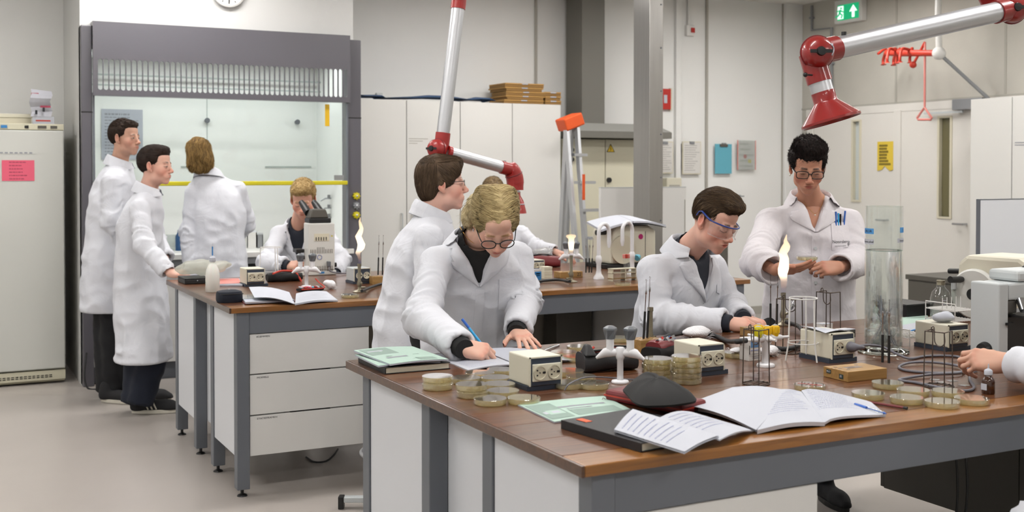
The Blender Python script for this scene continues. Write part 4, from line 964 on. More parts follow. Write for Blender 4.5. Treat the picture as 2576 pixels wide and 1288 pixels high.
# plug and cable
p0 = B(2090, 915); zc = BZ+.014+.085*.46; pp = Vector((p0.x+.073, p0.y-.012, zc))
t = thing('power_plug', 'grey power plug with a long coiled grey cable, plugged into the socket box', 'plug', (pp.x, pp.y, pp.z))
MB().tube([(0, 0, 0), (0, -.008, 0), (.004, -.015, 0), (.018, -.02, 0), (.04, -.022, -.002)], [.0175, .018, .0155, .009, .005], 16).build('plug_body', 'grey_rubber', t, smooth=50)
cz_ = [(2158, 871, .05), (2185, 868, .045), (2220, 873, .03), (2260, 892, .012), (2290, 902, .005), (2330, 896, .004), (2400, 896, .004), (2440, 908, .004), (2448, 916, .004), (2420, 935, .004), (2350, 938, .004), (2280, 932, .004), (2262, 922, .004), (2290, 912, .008), (2340, 911, .009), (2400, 918, .009), (2425, 928, .009), (2410, 938, .009), (2340, 942, .008), (2285, 950, .005), (2262, 956, .004), (2300, 962, .004), (2330, 968, .004), (2380, 978, .004), (2430, 983, .004), (2450, 975, .004), (2440, 955, .004), (2442, 940, .004), (2458, 930, .006)]
MB().tube(spline([B(u, v, h)-pp for u, v, h in cz_], 6), .0044, 8).build('cable', 'grey_rubber', t, smooth=60)
hose([B(1420, 982, .004), B(1432, 966, .02), B(1470, 950, .024), B(1520, 949, .01), B(1590, 955, .004), B(1640, 952, .004), B(1700, 962, .004)], .0022, 'thin grey cable trailing from the front socket box past the gas tap', 'grey_rubber', 'thin_cable', 'cable')
# --- taps
gas_tap(B(1560, 963), 'white gas tap with two grey knobs in the middle of the front bench', -.7, .93)
pt = B(1926, 922); t = thing('vacuum_tap', 'white four-way tap with yellow knobs in the middle of the front bench', 'tap', pt)
MB().lathe([(.001, 0), (.029, 0), (.03, .004), (.028, .009), (.013, .012), (.0135, .07), (.017, .078), (.018, .105), (.012, .112), (.001, .112)], 22).build('column', 'gas_white', t, smooth=40)
MB().lathe([(.004, 0), (.0065, .001), (.007, .006), (.001, .006)], 12, (0, 0, 0), M=Matrix.Translation((0, -.016, .085)) @ Matrix.Rotation(PI/2, 4, 'X')).build('outlet', 'gas_white', t, smooth=40); MB().cyl((0, -.0225, .085), (0, -.0232, .085), .003, n=10).build('bore', 'black', t)
for k, (a, m) in enumerate(((PI+.15, 'yellow'), (-.1, 'yellow2'), (PI/2, 'yellow2'), (-PI/2-.1, 'yellow2'))):
    D = Vector((math.cos(a), math.sin(a), 0)); L = .036 if k < 3 else .006
    ar = MB().tube([Vector((0, 0, .093)), Vector((0, 0, .093))+D*(L*.6+.012), Vector((0, 0, .093))+D*(L+.022), Vector((0, 0, .093))+D*(L+.03), Vector((0, 0, .093))+D*(L+.052)], [.011, .011, .009, .005, .0045], 12).build('arm', 'gas_white', t, smooth=50)
    c = Vector((0, 0, 0))+D*L; kn = MB().lathe([(.010, .098), (.0125, .106), (.0135, .112), (.0135, .128), (.011, .133), (.001, .134)], 20, c)
    for i in range(6): aa = i*PI/3; kn.box(.0115, .0155, -.0035, .0035, .110, .130, M=Matrix.Translation(c) @ Matrix.Rotation(aa, 4, 'Z'))
    kn.build('knob', m, ar, smooth=35); MB().lathe([(.001, .134), (.0075, .134), (.007, .1355), (.001, .136)], 14, c).build('cap', 'paper', ar)
# --- burners, hoses, blocks, loops
bunsen(B(1636, 882), 'unlit grey metal bunsen burner behind the pierced wooden block', rz=.4, h=.155)
hose([B(1645, 872, .03), B(1680, 846, .035), B(1740, 836, .012), B(1790, 842, .01), B(1830, 858, .012), B(1858, 858, .05), pt+Vector((-.12, .0, .09)), pt+Vector((-.088, -.01, .093))], .0085, 'black rubber hose from the unlit burner to the yellow-knobbed tap')
FW = 1.25
fl = [(0, 0, 0, .009), (.1, .002, 0, .011), (.22, .004, 0, .013), (.33, -.004, 0, .018), (.42, .0, 0, .022), (.5, .004, 0, .02), (.6, .006, 0, .018), (.68, -.004, 0, .017), (.74, .008, 0, .019), (.8, .016, 0, .017), (.85, .018, 0, .011), (.9, .012, 0, .007), (.95, .016, 0, .004), (1.0, .02, 0, .001)]
bunsen(B(1970, 818), 'lit bunsen burner with a tall flame in front of the teacher', rz=.3, h=.135, flame=(.245, 1.25, fl, 1.2))
hose([B(1978, 810, .025), B(2010, 822, .02), B(2022, 845, .012), B(2010, 868, .01), B(1975, 878, .01), B(1940, 872, .012), B(1930, 862, .01)], .0085, 'black rubber hose curling round from the lit burner')
pb1 = B(1612, 893); wood_block(pb1, 'pierced wooden block holding two black inoculating loops, in front of the unlit burner', .095, .075, .05)
for k, (u, v) in enumerate(((1619, 852), (1628, 850))):
    q = at(u, v, z=BZ+.05); loop_rod(q, ['left', 'right'][k]+' black-handled loop in the pierced wooden block by the unlit burner', .0008, .095, .075+.008*k, (.06, 0))
pb2 = B(1903, 852); wood_block(pb2, 'wooden block with two black loops beside the student\'s hand', .09, .1, .034)
for k, (u, v) in enumerate(((1938, 822), (1954, 823))):
    q = at(u, v, z=BZ+.034); loop_rod(q, ['left', 'right'][k]+' black-handled loop in the wooden block beside the lit burner', .0008, .09, .075, (.02 if k else 0, 0))
pb3 = B(2133, 962); wood_block(pb3, 'pale wooden block with a slot and green tags, in front of the glass cylinder', .155, .11, .032, math.radians(-2), holes=False, slot=True)
t = bpy.data.objects[[o.name for o in bpy.data.objects if o.name.startswith('wooden_block')][-1]]
mat('tag_green', '#2c3a36', .5)
for tx, s_ in ((.004, '81'), ): 
    pass
pl = MB().box(-.001, 0, .02, .038, .006, .02).build('number_tag', 'tag_green', t); text_mesh('81', .010, 'paper', pl, frame((-.0015, .029, .013), (0, -1, 0), (0, 0, 1)))
pl = MB().box(-.001, 0, .075, .095, .014, .026).build('number_tag', 'tag_green', t); text_mesh('MLO', .008, 'paper', pl, frame((-.0015, .085, .02), (0, -1, 0), (0, 0, 1)))
for k, (u, v) in enumerate(((2220, 912), (2236, 914))):
    q = at(u, v, z=BZ+.032); loop_rod(q, ['left', 'right'][k]+' black-handled loop in the slotted block before the glass cylinder', .0008, .088, .075)
# --- wire goods
wire_basket(B(1902, 966), 'dark wire basket standing in front of the yellow-knobbed tap', .04, .165, .3)
wire_basket(B(1985, 886), 'dark wire basket behind the white ring stand, with a hose clamp on its rim', .052, .19, .5)
wire_basket(B(2083, 872), 'dark wire basket behind the plugged socket box', .045, .2, .2)
wire_basket(B(2360, 972), 'dark wire basket at the right behind the petri dishes', .044, .165, .35)
ring_tripod(B(2020, 908), 'white wire ring stand in the middle of the front bench', .046, .05, .212, .062, .25)
p = B(1985, 886); t = thing('hose_clamp', 'small steel hose clamp hanging on the wire basket rim', 'clamp', (p.x-.02, p.y-.035, BZ+.165)); MB().box(-.012, .012, -.004, .004, -.006, .006, Matrix.Rotation(-.7, 4, 'Y')).build('jaw', 'chrome', t, bevel=.002); wire(t, [(0, 0, .004), (.006, 0, .016), (.012, 0, .022)], .0015, 'chrome', 'screw')
# --- boxes by the burner
def carton(p, w, d, h, label, parts, rz=0.0, name='small_box'):
    t = thing(name, label, 'box', p, rz); MB().box(0, w, 0, d, 0, h).build('carton', 'white_lam', t, bevel=.001)
    for (x0, x1, z0, z1, m) in parts: MB().box(w*x0, w*x1, -.0006, -.0001, h*z0, h*z1).build('print', m, t)
    MB().box(-.0004, w+.0004, -.0004, d*.6, h, h+.0012).build('flap', 'paper', t); return t
mat('print_blue', '#5d86b5', .6)
carton(B(1884, 909), .05, .05, .075, 'white box with blue print behind the yellow-knobbed tap', ((.15, .9, .6, .95, 'print_blue'), (.15, .8, .45, .5, 'ink_blue'), (.3, .9, .1, .14, 'ink_grey'), (.3, .9, .2, .23, 'ink_grey'), (.3, .8, .3, .33, 'ink_grey'), (.02, .08, .3, .7, 'ink')))
carton(B(2068, 842), .055, .05, .04, 'small white box with a red stripe by the far edge, near the teacher', ((.3, .34, .1, .9, 'red'), (.45, .9, .4, .5, 'ink_blue')))
carton(B(2124, 880), .052, .05, .07, 'white box with a dark grey top band left of the glass cylinder', ((0, 1, .6, .98, 'dark_panel'), (.1, .9, .3, .34, 'red')))
def cotton(p, r, label, seed, sc=(1, 1, .6)):
    t = thing('cotton_wool', label, 'cotton wool', p, 0, 'cotton wool'); blob(t, r, 'cotton', 'tuft', seed, 22, .42, sc, 16); 
    f = MB(); rr = random.Random(seed)
    for k in range(60):
        a = rr.uniform(0, 2*PI); q = Vector((math.cos(a)*sc[0], math.sin(a)*sc[1], .5*rr.random()))*r; f.tube([q*.9, q*1.08+Vector((0, 0, .004)), q*1.2+Vector((rr.uniform(-.006, .006), rr.uniform(-.006, .006), 0))], .0004, 3)
    f.build('fibres', 'cotton', t); return t
cotton(B(1752, 852), .05, 'large tuft of white cotton wool behind the second socket box', 3, (1.3, .9, .42))
cotton(B(1935, 895), .03, 'tuft of cotton wool behind the yellow-knobbed tap', 5, (1.2, .9, .6))
cotton(B(1853, 887, .017), .026, 'small wad of cotton in the petri dish', 6, (1.2, .9, .3))
# tweezers
t = thing('tweezers', 'steel tweezers beside the writer\'s flat hand', 'tweezers', B(1385, 880)); q0, q1 = B(1368, 882, .003)-t.location, B(1406, 868, .004)-t.location
for s_ in (-1, 1): MB().tube([q0+Vector((.001*s_, .002*s_, 0)), q0.lerp(q1, .5)+Vector((0, .008*s_, .003)), q1], [.0012, .003, .004], 6).build('arm', 'chrome', t, smooth=60)
# --- pouches and stuff in the middle
def pouch(t, L, Wd, Hh, m, M=Matrix(), open_=.5, seed=1, name='shell'):
    def fn(u, v):
        a = PI*(.02+.96*v) if False else 2*PI*v
        x = (u-.5)*L; e = 1-.12*abs(2*u-1)**4; c, s_ = math.cos(a), math.sin(a); k = 3.0
        rr_ = (abs(c)**k+abs(s_)**k)**(-1/k); y = rr_*c*Wd/2*e; z = Hh/2+rr_*s_*Hh/2*e
        n_ = mnoise.noise(Vector((x*18+seed, y*20, z*24)))*.006
        return M @ Vector((x, y+n_, max(0.0005, z+n_*1.2)))
    b = MB(); nu, nv = 18, 20; vs = [fn(i/nu, j/nv) for i in range(nu+1) for j in range(nv)]; fs = []
    for i in range(nu):
        for j in range(nv): j2 = (j+1) % nv; fs.append((i*nv+j, i*nv+j2, (i+1)*nv+j2, (i+1)*nv+j))
    fs += [tuple(range(nv)), tuple(range(nu*nv+nv-1, nu*nv-1, -1))]
    return b.add(vs, fs).build(name, m, t, smooth=50)
p = B(1540, 935); t = thing('pencil_pouch', 'open black leather pencil pouch with red lining behind the gas tap', 'pencil case', (p.x, p.y+.03, BZ))
pouch(t, .19, .085, .066, 'leather', Matrix.Rotation(-.12, 4, 'Z'), seed=3)
for s_, m_, dy in ((.0, 'black', .006), (.004, 'red_trim', 0)): MB().tube(spline([(-.09, .01-dy, .066-s_), (-.03, -.012-dy, .07-s_), (.03, .012, .073-s_), (.10, .03-dy, .066-s_)], 6), .0035, 6).build('zip_edge', m_, t, smooth=60)
MB().prism([(-.1, -.03), (-.06, -.042), (-.05, .02), (-.09, .03)], .055, .09, top=[(-.085, -.01), (-.07, -.015), (-.068, .01), (-.08, .012)]).build('end_flap', 'leather', t, bevel=.006)
MB().tube([(-.085, -.01, .06), (-.05, 0, .078)], .004, 8).build('pencil', 'red_trim', t, smooth=60)
p = B(1668, 905); t = thing('zip_case', 'red and black zip case full of wrapped sweets behind the petri stacks', 'pencil case', (p.x+.01, p.y+.02, BZ))
pouch(t, .15, .09, .05, 'black_soft', Matrix.Rotation(.45, 4, 'Z'), seed=6)
pouch(t, .12, .07, .062, 'bordeaux', Matrix.Rotation(.45, 4, 'Z') @ Matrix.Translation((0, 0, .004)), seed=9, name='lining')
rr = random.Random(2)
for k in range(7):
    c = Vector((rr.uniform(-.03, .06), rr.uniform(-.02, .03), .062)); MB().sheet(lambda u, v: c+Vector(((u-.5)*.035, (v-.5)*.025, .012*math.sin(5*u+k)*math.cos(4*v))), 5, 4, .0006).build('wrapper', ['film', 'paper', 'sheet_blue', 'film', 'red'][k % 5], t)
mat('ball_red', '#d9463a', .4)
q = B(1660, 905); t = thing('rubber_ball', 'red rubber ball with a white knob beside the zip case', 'ball', (q.x, q.y-.015, BZ+.0003)); MB().ball((0, 0, .021), .021, 20, 14).build('ball', 'ball_red', t, smooth=80); MB().ball((.019, -.012, .018), .0075).build('valve', 'paper', t, smooth=80)
text_mesh('Cul', .012, 'ink', t, frame((.0, -.0215, .024), (1, 0, 0), (0, 0, 1)), ext=.0004)
# --- front edge: booklet, wallet, cap, black book, notebooks, pens
c = [B(1395, 1062, .003), B(1597, 1035, .003), B(1518, 997, .003), B(1302, 1018, .003)]
t = thing('booklet', 'mint-green printed booklet lying near the front edge of the front bench', 'booklet', c[0], 0, 'mint booklets')
page(t, c, .002, .003, 'paper_cool', 'inner_pages'); c2 = [p+Vector((0, 0, .0012)) for p in c]; cv = page(t, c2, .002, .0007, 'mint', 'cover')
for (u0, u1, v0, v1, m) in ((.02, .3, .1, .85, 'mint_dark'), (.1, .28, .3, .5, 'mint'), (.35, .9, .12, .42, 'mint_dark'), (.30, .86, .56, .63, 'ink_grey'), (.36, .66, .46, .49, 'ink_grey'), (.06, .24, .35, .45, 'paper')):
    q = [bil(c2, u, v)+Vector((0, 0, .002*math.sin(PI*u)+.0007))-t.location for u, v in ((u0, v0), (u1, v0), (u1, v1), (u0, v1))]; MB().add(q, [(0, 1, 2, 3)]).build('print_block', m, cv)
p0, p1, p2 = B(1520, 1008), B(1716, 1048), B(1545, 975); ex = p1-p0
t = thing('zip_wallet', 'dark red leather zip wallet lying under the black cap', 'wallet', p0); M = frame((0, 0, 0), ex, p2-p0); w = ex.length
MB().box(0, w, 0, .105, .002, .032, M).build('cover', 'bordeaux', t, bevel=.009)
MB().box(-.001, w+.001, -.0012, .004, .015, .0185, M).box(w-.003, w+.0015, 0, .1, .015, .0185, M).build('zip', 'red_trim', t); MB().ring(M @ Vector((.004, -.006, .004)), .005, .0009, 16, 5, M=Matrix.Rotation(1.2, 4, 'X')).build('zip_ring', 'chrome', t)
t = thing('black_pouch', 'soft black cap-like pouch with white embroidery on the red wallet', 'pouch', B(1660, 1010, .0)); t.location.z = BZ+.033
hv = [(1568, 988), (1610, 955), (1628, 952), (1690, 975), (1748, 1008), (1730, 1020), (1640, 1028), (1600, 1020)]; base = [at(u, v, z=BZ+.035)-t.location for u, v in hv]; cen = sum(base, Vector())/len(base)
b = MB(); n = 40; lp = spline(base+[base[0]], 5)[:-1]; rows = [(1.0, .004), (1.02, .010), (.9, .022), (.62, .037), (.3, .045), (.06, .046)]
vs = []
for f, z in rows:
    for q in lp: d = q-cen; vs.append((cen.x+d.x*f, cen.y+d.y*f, z*(1+.12*mnoise.noise(Vector((d.x*20, d.y*20, z*30))))))
m_ = len(lp); b.add(vs, [(i*m_+k, i*m_+(k+1) % m_, (i+1)*m_+(k+1) % m_, (i+1)*m_+k) for i in range(len(rows)-1) for k in range(m_)]+[tuple(range(m_-1, -1, -1)), tuple(range((len(rows)-1)*m_, len(rows)*m_))])
b.build('crown', 'black_soft', t, smooth=50)
q = at(1700, 992, z=BZ+.06)-t.location; e = MB(); rr = random.Random(5)
for k in range(14): e.ball((q.x+rr.uniform(-.014, .014), q.y+rr.uniform(-.006, .006), q.z-.004-.2*abs(0)), .0022, 6, 4)
e.build('embroidery', 'paper', t)
t, M, w, d = hardback('black hardback notebook at the front edge of the bench under loose papers', B(1614, 1139), B(1802, 1103), B(1441, 1074), .022, 'leather'); MB().box(.03, .05, d-.06, d-.02, .0225, .0232, M).build('orange_bookmark', 'orange', t)
H_ = .024
t = thing('loose_notes', 'creased handwritten sheets fanned over the black notebook', 'papers', B(1700, 1120, H_))
c = [B(1722, 1139, H_), B(1808, 1098, H_+.002), B(1592, 1031, H_+.016), B(1545, 1083, H_+.004)]
page(t, c, .004, .003, 'paper_cool', 'left_sheet', 0, curl=0); page(t, [p+Vector((0, 0, .0025)) for p in c], .004, .0006, 'paper', 'top_left_sheet', 9, 'ink_blue', 8, write=(.1, .95, .25, .95))
c = [B(1810, 1106, H_-.002), B(1900, 1083, .004), B(1740, 1036, H_+.02), B(1660, 1050, H_+.014)]
page(t, c, .008, .003, 'paper', 'right_sheet', 7, 'ink_blue', 9, bdir='u', write=(.1, .9, .3, .95))
t = thing('open_notebook', 'large open handwritten notebook at the front edge, next to the loose papers', 'notebook', B(1905, 1080))
sp0, sp1 = B(1912, 1080, .012), B(1865, 975, .018); l0, l1 = B(1722, 1016, .014), B(1845, 975, .022)
c = [B(1722, 1018, .012), B(1905, 1082, .012), B(2000, 985, .02), B(1845, 975, .024)]
page(t, [B(1735, 1022, .010), B(1907, 1080, .010), B(1995, 990, .012), B(1845, 978, .012)], .010, .009, 'paper', 'left_block', 0)
page(t, [B(1722, 1018, .016), B(1902, 1081, .013), B(1990, 985, .02), B(1843, 974, .022)], .009, .001, 'paper', 'left_leaf', 0)
page(t, [B(1905, 1082, .011), B(2075, 1062, .011), B(2016, 985, .012), B(1930, 986, .016)], .008, .010, 'paper', 'middle_block', 12, 'ink_blue', 14, write=(.12, .95, .3, .98))
page(t, [B(2072, 1064, .008), B(2228, 1043, .006), B(2190, 1010, .006), B(2016, 982, .014)], .010, .006, 'paper', 'right_block', 12, 'ink_blue', 15, write=(.05, .75, .3, .98), pk=.55)
def pencil(a, b, r, body, tipm, endm, label, name, hexa=True):
    t = thing(name, label, 'pencil' if name == 'pencil' else 'pen', a); d = b-a; n = 6 if hexa else 12
    MB().tube([d*.08, d*.93], r, n).build('barrel', body, t, smooth=None if hexa else 50); MB().tube([Vector((0, 0, 0)), d*.08], [.0006, r], n).build('tip', tipm, t, smooth=50); MB().tube([d*.93, d], r*1.03, n).build('end_cap', endm, t); return t
t = pencil(B(2144, 1005, .004), B(2283, 1027, .004), .0038, 'bordeaux', 'wood_block', 'black', 'dark red pencil with a black end in front of the right-hand dishes', 'pencil')
t = pencil(B(2230, 1041, .012), B(2151, 1017, .014), .0038, 'glass_thin', 'blue_plastic', 'blue_plastic', 'clear ballpoint pen with blue ends on the open notebook', 'ballpoint_pen', False); d = B(2151, 1017, .014)-B(2230, 1041, .012); MB().tube([d*.05, d*.8], .0014, 6).build('refill', 'blue_plastic', t); MB().tube([d*.62, d], .0042, 10).build('grip', 'blue_plastic', t, smooth=50)
# --- glass cylinder with water and discarded glassware
pc = B(2222, 886); zt = at(2230, 519, x=pc.x).z-BZ; t = thing('glass_cylinder', 'tall glass cylinder half full of water and discarded glass slides', 'cylinder', pc)
R = .0645; wz = zt*.70+.0
MB().lathe([(.001, .0), (.085, 0), (.088, .004), (.086, .010), (.066, .016), (.06, .02), (.001, .02)], 40).build('foot', 'glass_solid', t, smooth=40)
MB().lathe([(R, .0205), (R, zt), (R-.0035, zt), (R-.0035, .024), (.001, .024)], 56, close=False).build('tube_wall', 'glass_thin', t, smooth=40)
MB().lathe([(.001, .0245), (R-.0042, .0245), (R-.0042, wz), (.001, wz)], 48).build('water', 'water', t, smooth=40)
MB().ring((0, 0, wz), R-.003, .0012, 48, 6).build('waterline', 'mint_dark', t, smooth=60); MB().ring((0, 0, zt), R-.0018, .0018, 48, 6).build('rim', 'glass_thin', t, smooth=60)
rr = random.Random(12)
for k in range(34):
    a = rr.uniform(0, 6.3); q = Vector((.045*math.cos(a)*rr.random(), .045*math.sin(a)*rr.random(), .034+.10*rr.random()**1.6)); Mx_ = Matrix.Translation(q) @ Euler((rr.uniform(0, 3), rr.uniform(0, 3), rr.uniform(0, 3))).to_matrix().to_4x4(); 
    MB().box(-.009, .009, -.012, .012, -.0005, .0005, Mx_).build('glass_slide', 'film', t)
for k in range(8):
    a = rr.uniform(0, 6.3); q = Vector((.035*math.cos(a), .035*math.sin(a), .03)); MB().tube([q, Vector((-q.x*.6, -q.y*.6, .12+.1*rr.random()))], .0022, 6).build('pipette', 'paper_cool', t)
cd = math.atan2(-pc.y, -pc.x)
def curved_label(a0, a1, z0, z1, m, txt=None, ts=.012):
    MB().sheet(lambda u, v: ((R+.0006)*math.cos(cd+a0+(a1-a0)*u), (R+.0006)*math.sin(cd+a0+(a1-a0)*u), z0+(z1-z0)*v), 8, 1).build('tape_label', m, t)
    if txt:
        am = cd+(a0+a1)/2; o_ = Vector(((R+.0012)*math.cos(am), (R+.0012)*math.sin(am), (z0+z1)/2)); cu = bpy.data.curves.new('x', 'FONT'); cu.body = txt; cu.size = ts; cu.align_x = 'CENTER'; cu.align_y = 'CENTER'; cu.resolution_u = 2; to = bpy.data.objects.new('x', cu); COL.objects.link(to)
        me = bpy.data.meshes.new_from_object(to.evaluated_get(bpy.context.evaluated_depsgraph_get())); bpy.data.objects.remove(to); me.materials.clear()
        for v in me.vertices: a = am+v.co.x/R; z = v.co.y; v.co = ((R+.0013)*math.cos(a), (R+.0013)*math.sin(a), (z0+z1)/2+z)
        obj('lettering', me, 'ink', t)
zA = lambda v: at(2230, v, x=pc.x).z-BZ
mat('tape_blue', '#4f97d6', .6)
curved_label(-1.45, -.55, zA(588), zA(574), 'tape_blue', 'CHLOR', .013); curved_label(.95, 1.6, zA(584), zA(571), 'tape_blue', 'A', .013)
curved_label(-1.45, -.55, zA(614), zA(601), 'paper', 'besmet afval', .0115); curved_label(.75, 1.6, zA(609), zA(598), 'paper', 'besmet', .0115)
# --- right end: bottle, racks, tray, microtome, microscope
pb4 = B(2366, 803); t = thing('screw_bottle', 'clear laboratory glass bottle with volume marks, right of the glass cylinder', 'bottle', pb4)
MB().lathe([(.001, 0), (.04, 0), (.043, .004), (.043, .09), (.036, .118), (.018, .138), (.0165, .145), (.0165, .17)], 28).build('glass', 'glass_thin', t, smooth=50)
MB().lathe([(.0175, .148), (.019, .15), (.0175, .153), (.019, .156), (.0175, .159), (.019, .162), (.0175, .168), (.015, .168)], 24).build('thread_ring', 'brass_old', t, smooth=50)
for k in range(5): MB().sheet(lambda u, v: (.0435*math.cos(cd+.1+.5*u), .0435*math.sin(cd+.1+.5*u), .02+.016*k+.0025*v), 4, 1).build('graduation', 'paper', t)
MB().lathe([(.001, 0), (.0405, 0.002), (.0405, .05), (.001, .05)], 24).build('liquid', 'film', t, smooth=50)
p = B(2398, 803); t = thing('test_tube', 'glass tube standing upright beside the laboratory bottle', 'test tube', (p.x, p.y, BZ)); MB().lathe([(.001, 0), (.008, .004), (.009, .01), (.009, .165), (.0105, .168), (.008, .168), (.008, .012), (.001, .008)], 16).build('glass', 'glass_thin', t, smooth=50); MB().cyl((0, 0, .13), (0, 0, .172), .0105, n=14).build('cap', 'mic_grey', t, smooth=40)
p = B(2290, 800); t = thing('black_tray', 'shallow black plastic tray behind the glass bottle', 'tray', (p.x, p.y+.02, BZ)); MB().box(0, .16, 0, .2, 0, .004).box(0, .006, 0, .2, .004, .05).box(.154, .16, 0, .2, .004, .05).box(.006, .154, 0, .006, .004, .05).box(.006, .154, .194, .2, .004, .05).build('tray', 'black', t); MB().box(-.004, .164, -.004, .204, .05, .053).box(-.002, .162, -.002, .202, .0531, .056).build('rim', 'black', t, bevel=.002)
def wire_rack(p, label, w, d, h, rz, nx, ny, m='wire_white', pegs=False):
    t = thing('wire_rack', label, 'wire rack', p, rz, 'white wire racks'); r = .0014
    for z in ((h,) if not pegs else (h, h*.45)):
        for i in range(nx+1): wire(t, [(w*i/nx, 0, z), (w*i/nx, d, z)], r, m, 'cross_wire')
        for j in range(ny+1): wire(t, [(0, d*j/ny, z+r*2), (w, d*j/ny, z+r*2)], r, m, 'long_wire')
    for x, y in ((0, 0), (w, 0), (0, d), (w, d)): wire(t, [(x, y, .001), (x, y, h)], .0022, m, 'post')
    wire(t, [(0, 0, h+.002), (0, 0, h+.03), (0, d, h+.03), (0, d, h+.002)], .0022, m, 'handle')
    if pegs:
        for i in range(5): wire(t, [(w*(.1+.2*i), d*.5, h), (w*(.1+.2*i), d*.5, h+.05)], .0018, m, 'peg')
    return t
wire_rack(B(2288, 872), 'low white wire rack right of the glass cylinder', .14, .22, .03, 0, 9, 12)
wire_rack(B(2402, 832), 'tall white wire rack with pegs in front of the cream microtome', .13, .15, .075, 0, 9, 10, pegs=True)
hose([B(2285, 835, .004), B(2310, 828, .004), B(2345, 825, .004)], .004, 'blue pen-like tube lying beside the glass cylinder', 'blue_box', 'blue_tube', 'tube')
t = thing('folder', 'mint-green folder lying behind the glass cylinder', 'folder', B(2290, 800)); page(t, [B(2275, 832, .002), B(2350, 815, .002), B(2330, 790, .002), B(2262, 800, .002)], 0, .002, 'mint', 'cover'); page(t, [B(2275, 836, .004), B(2340, 824, .004), B(2330, 808, .004), B(2268, 818, .004)], .001, .0006, 'paper', 'sheet')
def microtome(p, label, s=1.0, rz=0.0, disc=1, dot='magenta'):
    """cream rotary microtome: rounded housing, big hand wheel with black crank on its -x side"""
    t = thing('microtome', label, 'microtome', p, rz, 'microtomes'); pr = [(0, 0), (.36, 0), (.36, .215), (.30, .25), (.06, .25), (.02, .215)]
    M = Matrix(((1, 0, 0, 0), (0, 0, -1, .26), (0, 1, 0, .03), (0, 0, 0, 1))); MB().prism(pr, 0, .26, M=M).build('housing', 'ivory', t, bevel=.018); MB().box(-.03, .38, -.01, .27, 0, .029).build('base_plate', 'black', t, bevel=.004); MB().box(.27, .2705+.003, -.0015, .26, .05, .24).build('housing_seam', 'dark_panel', t)
    MB().cyl((.235, -.002, .205), (.235, -.0005, .205), .018, n=20).build('round_sticker', dot, t)
    return t
pm = B(2398, 800); t = microtome((pm.x, pm.y, BZ), 'cream microtome with a white hand wheel at the right end of the front bench', 1, math.radians(-82))
Rw = Matrix.Rotation(PI/2, 4, 'X'); wc = (.11, -.0, .115)
wh = MB().lathe([(.001, 0), (.1, 0), (.108, .006), (.108, .02), (.1, .028), (.028, .030), (.001, .030)], 44, wc, M=Rw).build('hand_wheel', 'mic_white', t, smooth=35); MB().lathe([(.001, .0305), (.024, .0305), (.024, .036), (.001, .037)], 24, wc, M=Rw).build('hub', 'black', wh, smooth=35)
MB().tube([(.06, -.03, .175), (.06, -.045, .175), (.057, -.11, .178)], [.012, .0145, .0145], 14).build('crank', 'black', wh, smooth=50); MB().tube([(.0, .08, .20), (-.075, .08, .195)], .012, 12).build('rear_crank', 'black', t, smooth=50)
t = thing('microscope', 'grey microscope body at the right edge, its focus knob held by a hand', 'microscope', (3.11, 2.55, BZ))
MB().box(0, .045, 0, .115, .0, .272).build('arm_column', 'mic_grey', t, bevel=.005); MB().box(.047, .36, .0, .11, .215, .272).build('head', 'mic_grey', t, bevel=.008); MB().box(.046, .36, .0, .13, 0.0, .03).build('foot', 'mic_grey', t, bevel=.005)
MB().box(.047, .24, .012, .10, .032, .16).build('inner_body', 'black', t, bevel=.003); MB().box(.06, .30, -.04, .11, .161, .168).build('stage', 'black', t); MB().box(.047, .10, .01, .10, .17, .214).build('nosepiece', 'dark_panel', t, bevel=.006)
MB().cyl((.10, .0, .214), (.085, -.025, .182), .014, .011, 14).build('objective', 'chrome', t, smooth=40); MB().lathe([(.001, 0), (.026, 0), (.027, .006), (.022, .022), (.001, .024)], 24, (-.0, .05, .05), M=Matrix.Rotation(-PI/2, 4, 'Y')).build('focus_knob', 'black', t, smooth=40); MB().box(.03, .06, -.014, 0, .135, .143).build('stage_lever', 'black', t); MB().box(.09, .26, .0, .12, .273, .31).build('tube_head', 'mic_grey', t, bevel=.01)
for dy in (.03, .09): MB().cyl((.24, dy, .30), (.32, dy, .36), .016, .014, 14).build('eyepiece', 'black', t, smooth=40)
pw = B(2486, 990); t = thing('dropper_bottle', 'small brown dropper bottle with a white cap at the right', 'bottle', pw)
MB().lathe([(.001, 0), (.0165, 0), (.018, .002), (.018, .035), (.015, .044), (.009, .050), (.009, .056), (.001, .056)], 22).build('glass', 'amber', t, smooth=50); MB().lathe([(.0105, .054), (.0115, .055), (.0115, .066), (.009, .069), (.005, .071), (.0025, .073), (.0012, .086), (.001, .086)], 20).build('dropper_cap', 'paper', t, smooth=40); MB().box(-.0185, -.018, -.01, .01, .012, .03).build('label', 'paper', t)
for k, (u, v) in enumerate(((2352, 955), (2366, 962), (2396, 958), (2426, 969))):
    t = thing('cover_slip', ['small clear cover slip nearest the wire basket', 'clear cover slip just behind the dishes', 'clear cover slip in the middle of the loose ones', 'clear cover slip nearest the cable'][k], 'cover slip', B(u, v, .001), .5+.4*k, 'glass cover slips'); MB().box(-.012, .012, -.012, .012, 0, .0012).build('glass', 'film', t); MB().box(-.012, .012, .012, .0125, 0, .0013).build('edge', 'paper', t)
p = at(2466, 503, y=4.05); t = thing('white_screen', 'white partition board with dark outline behind the cream microtome', 'panel', (p.x, 4.05, 0)); MB().box(0, 1.3, 0, .02, .55, p.z).build('board', 'white_cool', t); MB().box(-.004, 0, -.002, .022, .5, p.z+.004).box(0, 1.3, -.002, .022, p.z, p.z+.004).build('edging', 'steel_grey', t)
for x in (.05, 1.2): MB().box(x, x+.05, -.02, .04, 0, .56).build('foot', 'steel_grey', t)
